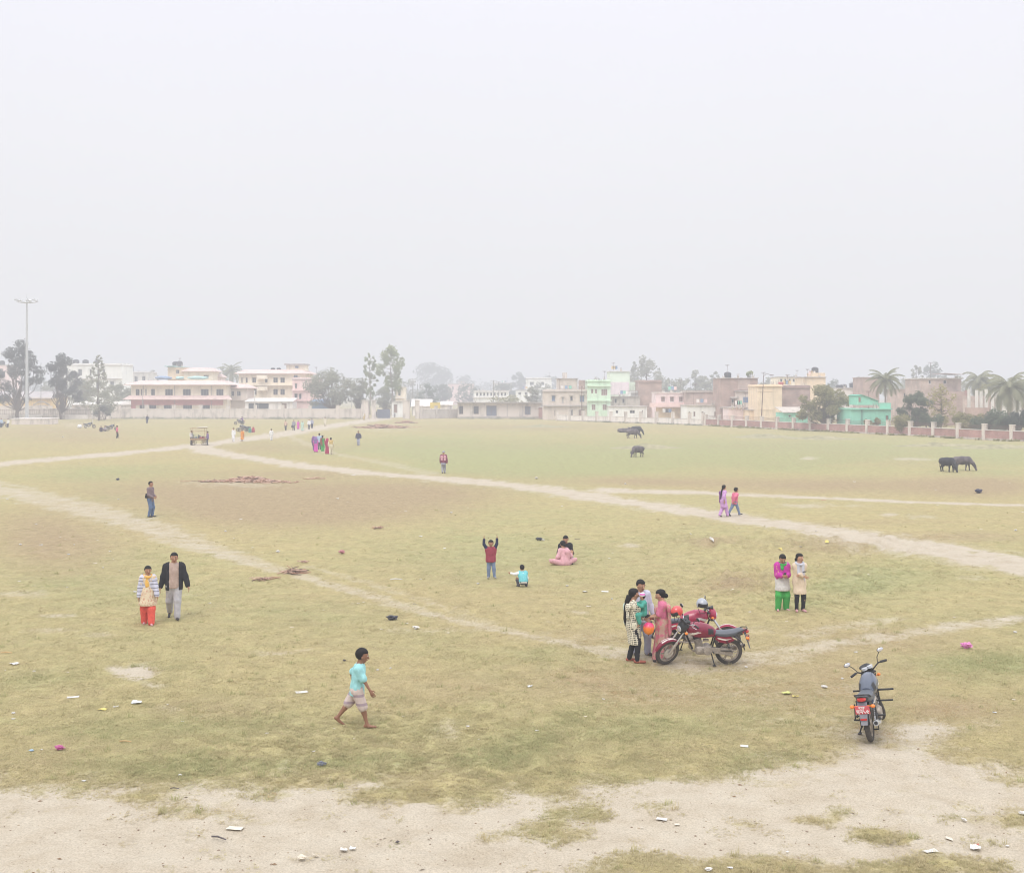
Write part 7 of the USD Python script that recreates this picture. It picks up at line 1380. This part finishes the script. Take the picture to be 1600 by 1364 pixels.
stick_pile("grey mound of rubble and sticks right of the gate heap", 634, 661, 3.4, 3.0, .5, 90, 12, 4, lens=(.5, 1.4), rad=.06)
stick_pile("fallen twigs and a flat board on the worn diagonal track", 460, 896, .55, .35, .14, 36, 14, 5, lens=(.2, .7), rad=.014)
stick_pile("small heap of dark twigs left of the flat board", 411, 905.5, .5, .3, .08, 28, 10, 6, lens=(.2, .6), rad=.012)
stick_pile("two long sticks lying right of the broad heap", 491, 747, .7, .3, .04, 7, 7, 7, lens=(.5, 1.2))
stick_pile("dark forked twig on the grass above the boy in the maroon vest", 591, 826, .25, .2, .08, 8, 8, 8, lens=(.25, .6), rad=.018)
stick_pile("tiny dark twigs above the flat board", 476, 877.5, .3, .2, .05, 9, 9, 9, lens=(.2, .4), rad=.014)
for k, (px, py, L, W_, lab) in enumerate(((1195, 683, 4.5, 5, "dark mound of rubble in front of the cream house"), (1285, 686, 5.5, 4, "long dark mound of rubble in front of the round tree"), (1560, 700, 6, 2.5, "rough weedy mound below the right brick wall"), (1470, 697, 6, 1.6, "low grassy ridge below the right brick wall"), (846, 667, 6, 5, "low mound of earth in front of the flat-roofed block"), (1010, 700, 4.5, 3, "churned earth right of the lone buffalo"))):
    rs = np.random.RandomState(90 + k); p = G(px, py); n = 40; u = np.linspace(-1, 1, n); U, Vv = np.meshgrid(u, u, indexing="ij"); rr2 = np.sqrt(U ** 2 + Vv ** 2); q = np.stack([U * L, Vv * W_, np.zeros_like(U)], -1); zz = np.clip(1 - rr2, 0, 1) ** 1.2 * .5 * (.3 + 1.2 * meshkit.fbm(q * 1.1 + k * 9, 4, k)) - .03
    I_ = np.arange(n * n).reshape(n, n); qd = np.stack([I_[:-1, :-1], I_[1:, :-1], I_[1:, 1:], I_[:-1, 1:]], -1).reshape(-1, 4)
    vx = np.stack([U * L, Vv * W_, zz], -1).reshape(-1, 3); vx[:, 2] += terrain_raw(vx[:, 0] + p[0], vx[:, 1] + p[1]) - p[2]
    obj("earth_mound", tm(vx, np.vstack([qd[:, [0, 1, 2]], qd[:, [0, 2, 3]]])), mat("mound_earth", (.30, .265, .165), .95, .4, 1.2, bump=.4, color2=(.21, .20, .115)), label=lab, category="mound", loc=p, smooth=True)

# ------------------------------------------------------------------ litter on the ground
paper_w = mat("paper_white", (.62, .60, .57), .8, .22, 16); paper_c = mat("paper_cream", (.62, .56, .46), .8, .15, 10); film_m = mat("plastic_film", (.66, .68, .70), .3, .1, 12, spec=.5); lit = {"white": paper_w, "cream": paper_c, "film": film_m, "pink": mat("litter_pink", (.62, .22, .45), .55, .3), "purple": mat("litter_purple", (.42, .10, .24), .5, .25), "yellow": mat("litter_yellow", (.62, .52, .16), .6, .2), "lime": mat("litter_lime", (.55, .58, .20), .6, .2),
    "blue": mat("litter_blue", (.40, .55, .70), .5, .1), "dark": mat("litter_dark", (.10, .085, .085), .6, .3), "black": mat("litter_black", (.035, .035, .045), .35, .3, spec=.5), "navy": mat("litter_navy", (.06, .06, .10), .6, .2), "red": mat("litter_red", (.50, .10, .10), .6, .2), "straw": mat("litter_straw", (.52, .36, .18), .8, .2), "slate": mat("litter_slate", (.17, .18, .22), .6, .2), "rose": mat("litter_rose", (.45, .20, .22), .7, .2)}
def scrap(px, py, wpx, col, seed, kind="sheet"):
    """A crumpled sheet, bag or strip whose width is given in photo pixels; returns (mesh, place)."""
    rs = np.random.RandomState(seed); p = G(px, py); s = gs(px, py); L = wpx / s
    if kind in ("sheet", "film", "flat"):
        n = 7; u = np.linspace(-.5, .5, n); U, Vv = np.meshgrid(u, u, indexing="ij"); asp = rs.uniform(.55, .9); q = np.stack([U * 3 + seed, Vv * 3, np.zeros_like(U) + seed * .37], -1)
        lift = {"sheet": .16, "film": .30, "flat": .015}[kind]; edge = 1 - .15 * meshkit.noise(q * 2.3, seed)
        x, y = U * L * edge, Vv * L * asp * edge; z = (meshkit.fbm(q, 2, seed) - .2) * L * lift + np.abs(U * math.cos(seed) + Vv * math.sin(seed)) * L * lift * .7
        I_ = np.arange(n * n).reshape(n, n); qd = np.stack([I_[:-1, :-1], I_[1:, :-1], I_[1:, 1:], I_[:-1, 1:]], -1).reshape(-1, 4); f = np.vstack([qd[:, [0, 1, 2]], qd[:, [0, 2, 3]]]); f = np.array([t for k, t in enumerate(f)])
        v = np.stack([x, y, z], -1).reshape(-1, 3); v[:, 2] -= v[:, 2].min() + .002
        m = tm(np.vstack([v, v - [0, 0, .0025]]), np.vstack([f, f[:, ::-1] + n * n]))
    elif kind == "lump":
        m = trimesh.creation.icosphere(3, 1.0); v = np.array(m.vertices); v *= (1 + (meshkit.fbm(v * 2.2 + seed, 4, seed) - .5) * 1.7)[:, None]; v *= [L / 2, L * .36, L * .24]; v[:, 2] -= v[:, 2].min() + .01; m = tm(v, m.faces)
    elif kind == "strip":
        m = tube([(-L / 2, 0, .02), (-L * .1, L * .03, .03), (L / 2, -L * .02, .02)], [L * .05, L * .055, L * .04], 6)
    v = np.array(m.vertices); a = rs.uniform(-.5, .5); c, s_ = math.cos(a), math.sin(a); v[:, :2] = v[:, :2] @ np.array([[c, s_], [-s_, c]]); v[:, 2] += terrain_raw(v[:, 0] + p[0], v[:, 1] + p[1]) - p[2] + .01
    return tm(v, m.faces), p
named = [
    (612.5, 969, 16, "black", "lump", "black plastic bag lying on the grass left of the diagonal track", "bag", "litter_bag"),
    (1510, 1010, 18, "pink", "lump", "bright pink plastic bag on the grass at the right edge", "bag", "litter_bag"),
    (1229, 1087, 15, "lime", "film", "yellow-green plastic wrapper left of the black motorcycle, left half", "wrapper", "wrapper"),
    (1243, 1092, 11, "yellow", "film", "yellow plastic wrapper left of the black motorcycle, right half", "wrapper", "wrapper"),
    (93, 1171, 15, "purple", "lump", "pink and purple wrapper on the grass at the lower left", "wrapper", "wrapper"),
    (534, 862, 10, "rose", "lump", "dull pink rag on the grass above the twin track", "rag", "rag"),
    (471, 1084, 22, "white", "flat", "long folded sheet of white paper left of the striding boy", "paper", "paper_sheet"),
    (114, 1087, 21, "white", "flat", "flat sheet of white paper on the left of the lower field", "paper", "paper_sheet"),
    (22, 1035, 18, "white", "sheet", "white sheet of paper near the left edge of the lower field", "paper", "paper_sheet"),
    (213, 1098, 17, "film", "film", "crumpled clear plastic film below the bare white spot on the left", "plastic film", "plastic_film"),
    (181, 1102, 10, "white", "sheet", "small white paper beside the clear plastic film", "paper", "paper_sheet"),
    (161, 1106, 15, "yellow", "sheet", "torn yellowish packet left of the clear plastic film", "packet", "packet"),
    (196, 1161, 21, "straw", "strip", "tan cardboard roll with pale tip on the lower left grass", "cardboard roll", "cardboard_roll"),
    (502, 1193, 14, "slate", "lump", "dark grey-blue sandal lying below the striding boy", "sandal", "sandal"),
    (273, 1237, 18, "dark", "strip", "short dark stick on the pale dirt at the lower left", "stick", "loose_stick"),
    (342, 1312, 28, "dark", "strip", "thick dark stick on the pale dirt near the bottom edge", "stick", "loose_stick"),
    (368, 1295, 30, "cream", "flat", "flat pale board on the dirt above the thick dark stick", "board", "board"),
    (471, 1346, 13, "cream", "lump", "crumpled cream paper on the dirt near the bottom edge", "paper", "paper_ball"),
    (537, 1327, 13, "white", "film", "torn white plastic on the dirt, left piece", "plastic film", "plastic_film"),
    (551, 1324, 11, "film", "film", "torn white plastic on the dirt, right piece", "plastic film", "plastic_film"),
    (493, 1338, 9, "cream", "lump", "pale crumpled lump of paper above the crumpled cream paper", "paper", "paper_ball"),
    (1034, 1280, 19, "white", "flat", "white card lying tilted on the dirt in the lower middle", "card", "card"),
    (1058, 1287, 10, "cream", "flat", "small cream paper right of the tilted white card", "paper", "paper_sheet"),
    (1163, 1169, 14, "white", "flat", "white folded card on the grass left of the black motorcycle", "card", "card"),
    (1454, 1330, 25, "white", "flat", "long white sheet on the dirt at the lower right", "paper", "paper_sheet"),
    (1524, 1323, 18, "white", "film", "white and red packet on the dirt at the lower right", "packet", "packet"),
    (1526, 1319, 8, "red", "film", "red corner of a torn packet on the white and red packet", "packet", "packet"),
    (1597, 1277, 10, "white", "lump", "white ball of paper at the right edge of the dirt", "paper", "paper_ball"),
    (1483, 1311, 12, "cream", "flat", "cream paper left of the white and red packet", "paper", "paper_sheet"),
    (1107, 1359, 11, "white", "lump", "white crumpled paper at the bottom edge of the picture", "paper", "paper_ball"),
    (1141, 1354, 10, "white", "sheet", "white scrap right of the crumpled paper at the bottom edge", "paper", "paper_sheet"),
    (619, 906, 20, "white", "strip", "long white paper strip on the grass left of the boy with raised arms", "paper strip", "paper_strip"),
    (945, 926, 13, "white", "flat", "white sheet on the grass above the man in lavender", "paper", "paper_sheet"),
    (842, 844, 10, "black", "lump", "black and white rubbish left of the seated couple", "rubbish", "rubbish"),
    (848, 844, 6, "white", "lump", "white piece beside the black rubbish left of the seated couple", "rubbish", "rubbish"),
    (902, 841, 9, "dark", "strip", "brown stick right of the seated couple", "stick", "loose_stick"),
    (184, 750, 6, "navy", "lump", "small dark bag on the grass above the lone man in jeans", "bag", "litter_bag"),
    (1529, 770, 12, "navy", "lump", "dark blue rag near the right track below the buffaloes", "rag", "rag"),
    (1287, 782, 9, "red", "flat", "dull red rag on the right-hand track", "rag", "rag"),
    (107, 863, 5, "blue", "sheet", "pale blue scrap on the grass at the left", "paper", "paper_sheet"),
    (552, 742, 8, "white", "flat", "white sheet beside the track below the walking group", "paper", "paper_sheet"),
    (838, 748, 5, "white", "lump", "white ball of paper just above the main track", "paper", "paper_ball"),
    (1219, 858, 7, "yellow", "film", "pale yellow bag above the woman in magenta", "bag", "litter_bag"),
    (1292, 852, 7, "yellow", "film", "pale yellow paper on the rough ground right of the two women", "paper", "paper_sheet"),
    (1288, 1077, 9, "white", "lump", "white crumpled cup left of the black motorcycle's mirror", "cup", "paper_cup"),
    (648, 947, 7, "slate", "strip", "small dark offcut on the diagonal track", "offcut", "offcut"),
    (49, 1173, 7, "blue", "lump", "pale blue paper ball left of the pink and purple wrapper", "paper", "paper_ball"),
    (10, 1018, 20, "straw", "strip", "thin straw-coloured cane at the left edge", "cane", "cane"),
    (538, 1035, 5, "dark", "lump", "small dark stone left of the striding boy's head", "stone", "stone"),
    (621, 1318, 6, "dark", "lump", "small dark stone on the pale dirt at the bottom middle", "stone", "stone"),
]
for k, (px, py, w, col, kind, lab, cg, nm) in enumerate(named):
    m, p = scrap(px, py, w * .92, col, 100 + k, kind); obj(nm, m, lit[col], label=lab, category=cg, loc=p)
small = [(56, 817, 5), (32, 850, 5), (64, 850, 6), (94, 837, 4), (102, 842, 3), (152, 842, 4), (116, 850, 3), (172, 860, 5), (149, 879, 7), (30, 907, 5), (105, 916, 4), (211, 924, 6), (328, 942, 5), (244, 959, 4), (202, 984, 3), (376, 812, 6), (352, 828, 4), (366, 839, 4), (378, 832, 3), (393, 842, 4), (395, 854, 5), (185, 780, 3), (11, 780, 5), (126, 723, 4), (187, 889, 3), (177, 873, 3), (161, 885, 3),
    (527, 781, 6), (543, 787, 4), (616, 789, 6), (550, 771, 3), (705, 801, 4), (695, 857, 5), (634, 799, 5), (518, 826, 4), (420, 831, 3), (434, 861, 7), (657, 839, 6), (560, 943, 6), (568, 942, 4), (635, 976, 7), (650, 984, 10), (596, 985, 5), (700, 992, 6), (456, 980, 7), (506, 955, 4), (747, 915, 5), (657, 905, 4), (757, 765, 3), (731, 793, 4), (781, 798, 4),
    (977, 758, 4), (878, 790, 4), (892, 836, 5), (952, 873, 5), (957, 865, 4), (886, 918, 5), (914, 928, 9), (920, 951, 10), (1017, 951, 5), (1084, 878, 5), (1112, 846, 7), (1079, 839, 4), (1166, 902, 6), (1144, 924, 6), (1171, 956, 5), (956, 939, 4), (1251, 859, 6), (1597, 800, 8), (1350, 818, 4), (1533, 828, 5), (1587, 829, 5), (1408, 877, 4), (1357, 898, 5), (1229, 971, 6), (1491, 964, 5), (1586, 985, 6), (1335, 752, 5), (1297, 952, 4), (1465, 790, 5),
    (21, 1122, 7), (21, 1113, 6), (65, 1171, 4), (222, 1063, 7), (131, 1221, 8), (53, 1047, 6), (281, 1211, 6), (417, 1148, 6), (645, 1180, 9), (630, 1123, 6), (731, 1139, 6), (590, 1049, 5), (828, 1078, 11), (943, 1096, 6), (915, 1123, 6), (839, 1144, 7), (1166, 1043, 5), (1554, 1115, 7), (1584, 1093, 6), (1574, 1323, 7), (1337, 1020, 7), (1506, 1286, 9), (1457, 1040, 4), (522, 1141, 4), (553, 1157, 4), (490, 1175, 6), (610, 1047, 4), (285, 1127, 4), (262, 1099, 4), (106, 1051, 5), (8, 1044, 3), (1316, 1061, 5), (1230, 1330, 5), (1003, 1293, 5), (748, 1155, 4), (1420, 805, 4), (1275, 833, 3), (1462, 765, 4), (1577, 755, 4), (1110, 1123, 4), (876, 1088, 3), (98, 683, 3), (57, 663, 6), (435, 645, 3)]
MARKS = [(988, 980, "the baby-holding woman"), (1090, 1005, "the maroon motorcycle"), (1222, 912, "the two young women"), (767, 878, "the boy with raised arms"), (817, 908, "the squatting child"), (882, 866, "the seated couple"), (231, 930, "the striped-cardigan woman"), (272, 918, "the stout man"), (562, 1080, "the striding boy"), (235, 782, "the man in jeans"),
    (693, 722, "the person in maroon"), (1139, 786, "the pair on the track"), (392, 752, "the broad stick heap"), (1481, 728, "the two buffaloes"), (460, 896, "the flat board"), (612, 969, "the black plastic bag"), (1360, 1095, "the black motorcycle"), (1510, 1010, "the pink bag"), (93, 1171, "the purple wrapper"), (213, 1098, "the clear plastic film"), (342, 1312, "the thick dark stick"),
    (502, 1193, "the dark sandal"), (1034, 1280, "the tilted white card"), (1524, 1322, "the white and red packet"), (310, 680, "the snack cart"), (998, 708, "the lone buffalo"), (114, 1087, "the flat white paper"), (1163, 1169, "the folded card"), (1236, 1089, "the yellow wrappers")]
items = []
for k, (px, py, w) in enumerate(small):
    if py < 655: continue
    ds = [math.hypot(px - a, (py - b) * 1.6) for a, b, _ in MARKS]; j = int(np.argmin(ds)); dx, dy = px - MARKS[j][0], (py - MARKS[j][1]) * 1.6
    dirn = ["right of", "below right of", "below", "below left of", "left of", "above left of", "above", "above right of"][int(round(math.atan2(dy, dx) / (PI / 4))) % 8]
    items.append((k, px, py, w, j, dirn, ds[j]))
KINDS = ("small white paper scrap", "small crumpled white scrap", "small scrap of torn film", "small pale paper scrap", "small flat pale scrap")
ORD = ("", "second nearest ", "third nearest ", "fourth nearest ", "fifth nearest ", "sixth nearest ", "seventh nearest ", "eighth nearest ", "ninth nearest ", "tenth nearest ", "eleventh nearest ")
for k, px, py, w, j, dirn, dist in items:
    same = sorted(i[6] for i in items if i[4] == j and i[5] == dirn); r = same.index(dist)
    lab = KINDS[k % 5] + " lying " + dirn + " " + MARKS[j][2] if len(same) == 1 else KINDS[k % 5] + ", " + ("nearest " if r == 0 else ORD[r]) + "one " + dirn + " " + MARKS[j][2]
    m, p = scrap(px, py, w * .85, None, 300 + k, ("sheet", "lump", "film", "sheet", "flat")[k % 5])
    obj("litter_scrap", m, (paper_w, paper_w, film_m, paper_c, paper_c)[k % 5] if k % 3 else paper_w, label=lab, category="litter", group="small pale scraps of litter on the field", loc=p)

# ------------------------------------------------------------------ grass
def grass_mat(name, c1, c2):
    mats[name] = usdkit.material(stage, f"/World/Looks/{name}", {"g": ("geometry", {}), "r": ("rgb_ramp", {"ramp": [(0, c1), (.55, tuple((np.array(c1) + c2) / 2)), (1, c2)]}), "oi": ("object_info", {}), "ad": ("math", {"math_type": "multiply_add", "value2": .45}), "ml": ("math", {"math_type": "multiply", "value2": .69}),
        "d": ("principled_bsdf", {"roughness": .8, "specular_ior_level": .15}), "t": ("translucent_bsdf", {}), "m": ("mix_closure", {"fac": .3})},
        [("oi.random", "ad.value1"), ("g.random_per_island", "ad.value3"), ("ad.value", "ml.value1"), ("ml.value", "r.fac"), ("r.color", "d.base_color"), ("r.color", "t.color"), ("d.BSDF", "m.closure1"), ("t.BSDF", "m.closure2")], surface="m.closure")
    return mats[name]
G_STRAW = grass_mat("grass_straw", (.42, .355, .205), (.69, .60, .39)); G_MIX = grass_mat("grass_mixed", (.39, .345, .185), (.65, .58, .345)); G_GREEN = grass_mat("grass_green", (.325, .32, .155), (.575, .54, .30)); G_BROWN = grass_mat("grass_brown", (.41, .305, .165), (.65, .515, .305))
def tuft_patch(seed, n, size, hgt, bend):
    rs = np.random.RandomState(seed); V = []
    c = rs.uniform(-.5, .5, (n, 2)) * size; nb = 9
    base = np.repeat(c, nb, 0) + rs.normal(size=(n * nb, 2)) * .018; a = rs.uniform(0, 2 * PI, n * nb); L = hgt * rs.uniform(.5, 1.3, n * nb); w = rs.uniform(.002, .0036, n * nb); e = rs.uniform(*bend, n * nb)
    d = np.stack([np.cos(a) * np.cos(e), np.sin(a) * np.cos(e), np.sin(e)], -1) * L[:, None]; s = np.stack([-np.sin(a), np.cos(a), 0 * a], -1) * w[:, None]; b = np.hstack([base, np.full((n * nb, 1), -.008)])
    mid = b + d * .55 + [0, 0, .12] * L[:, None]; tip = b + d
    v = np.stack([b - s, b + s, mid + s * .8, mid - s * .8, tip], 1).reshape(-1, 3); k = np.arange(n * nb)[:, None] * 5
    return tm(v, np.vstack([k + [0, 1, 2], k + [0, 2, 3], k + [3, 2, 4]]))
def grass(name, label, pos, sizes, protos, seed, category="grass"):
    rs = np.random.RandomState(seed); pi = UsdGeom.PointInstancer.Define(stage, "/World/" + name); keys(pi.GetPrim(), label, category, kind="stuff")
    pr = []
    for k, (m, mt) in enumerate(protos):
        q = f"/World/{name}/tuft" + (f"_{k:03d}" if k else ""); usdkit.mesh(stage, q, m, mt); pr.append(q)
    pi.CreatePrototypesRel().SetTargets([Sdf.Path(q) for q in pr]); n = len(pos)
    pi.CreateProtoIndicesAttr(Vt.IntArray.FromNumpy(rs.randint(0, len(protos), n).astype(np.int32))); pi.CreatePositionsAttr(Vt.Vec3fArray.FromNumpy(pos.astype(np.float32)))
    a = rs.uniform(0, 2 * PI, n); pi.CreateOrientationsAttr(Vt.QuathArray([Gf.Quath(float(math.cos(t / 2)), 0, 0, float(math.sin(t / 2))) for t in a])); pi.CreateScalesAttr(Vt.Vec3fArray.FromNumpy(np.stack([sizes, sizes, sizes * rs.uniform(.8, 1.25, n)], -1).astype(np.float32)))
rs = np.random.RandomState(5); N = 84000
# even over the picture's lower part: density falls with distance
yy_ = 1 / rs.uniform(1 / 62.0, 1 / 13.2, N); xx_ = rs.uniform(-.455, .455, N) * yy_
dm, gmk, bm_ = masks(xx_, yy_); pz = terrain_raw(xx_, yy_) - .004
pn = meshkit.fbm(np.stack([xx_, yy_, 0 * xx_], -1) * 1.1, 3, 41); keep = rs.random(N) > np.clip(dm * 1.5 - .12, 0, .995)
keep &= rs.random(N) < .68 + .24 * pn
keep &= rs.random(N) < np.interp(yy_, [13, 28, 44, 62], [.9, .75, .45, 0.02])
sz = (.55 + .55 * rs.random(N) + .4 * gmk - .25 * dm) * np.interp(yy_, [13, 30, 62], [1.0, 1.1, 1.3])
val = gmk * 1.1 - bm_ * .5 + (pn - .5) * .8 + rs.normal(size=N) * .22
cls = np.where(bm_ + (pn - .5) * .6 + rs.normal(size=N) * .15 > .75, 3, np.where(val > .62, 2, np.where(val > .12, 1, 0)))
pos_ = np.stack([xx_, yy_, pz], -1)
for c_, nm, lab, mt, hg in ((0, "dry_grass", "pale straw-coloured dry grass covering the field", G_STRAW, .034), (1, "grass", "short yellow-green grass covering the field", G_MIX, .036), (2, "green_grass", "greener patches of low grass and weeds", G_GREEN, .042), (3, "brown_grass", "brownish withered grass on the worn parts", G_BROWN, .03)):
    s_ = keep & (cls == c_); print(nm, s_.sum())
    grass(nm, lab, pos_[s_], sz[s_], [(tuft_patch(10 * c_ + k, 15, .42, hg, (.08, .8)), mt) for k in range(4)], 7 + c_)

# clods, pebbles and dead leaves on the bare ground
rs = np.random.RandomState(77); n_ = 3600; y3 = 1 / rs.uniform(1 / 45.0, 1 / 13.4, n_); x3 = rs.uniform(-.455, .455, n_) * y3; d3 = masks(x3, y3)[0]; k3 = rs.random(n_) < np.clip(d3 * 1.2 - .1, .12, .8)
st_ = []
for k in range(4):
    m = trimesh.creation.icosphere(1, .013); m.vertices *= (1 + (meshkit.fbm(np.array(m.vertices) * 70 + k * 5, 2, k) - .5) * .9)[:, None] * [1.3, 1, .6]; st_.append((m, mat("pebble_" + str(k % 2), ((.42, .35, .26), (.26, .20, .15))[k % 2], .95, .25, 30)))
leaf_ = tm([(-.03, 0, .004), (0, .012, .012), (.035, 0, .005), (0, -.012, .002)], [(0, 2, 1), (0, 3, 2)]); st_.append((leaf_, mat("dead_leaf", (.22, .14, .08), .9, .3, 20)))
grass("pebbles", "small clods, pebbles and dead leaves strewn over the bare ground", np.stack([x3, y3, terrain_raw(x3, y3) - .012], -1)[k3], (.4 + .9 * rs.random(n_) ** 3)[k3], st_, 78, "pebbles")

# taller weeds and dry stalks, mostly where the turf meets the bare ground
rs = np.random.RandomState(91); n_ = 5200; y4 = 1 / rs.uniform(1 / 60.0, 1 / 13.4, n_); x4 = rs.uniform(-.455, .455, n_) * y4; d4, g4, b4 = masks(x4, y4); pn4 = meshkit.fbm(np.stack([x4, y4, 0 * x4], -1) * .8, 3, 63)
k4 = (rs.random(n_) < np.clip(pn4 * 2.2 - .85, 0, .8)) & (d4 < .75)
grass("weeds", "scattered taller weeds and dry stalks standing out of the turf", np.stack([x4, y4, terrain_raw(x4, y4) - .004], -1)[k4], (.7 + .8 * rs.random(n_))[k4], [(tuft_patch(60 + k, 3, .16, .075, (.5, 1.35)), (G_GREEN, G_STRAW, G_MIX)[k % 3]) for k in range(6)], 92, "weeds")

# ------------------------------------------------------------------ haze
hz = usdkit.mesh(stage, "/World/haze", box(-2300, 2300, -2300, 2300, -1.6, 36), None)
usdkit.material(stage, "/World/Looks/haze_air", {"v": ("principled_volume", {"color": (.715, .713, .715), "density": HAZE_DENSITY, "anisotropy": 0.0})}, [], volume="v.volume")
UsdShade.MaterialBindingAPI.Apply(hz.GetPrim()).Bind(UsdShade.Material.Get(stage, "/World/Looks/haze_air"))
keys(hz.GetPrim(), "pale smoky haze hanging over the whole field", "haze", kind="stuff")
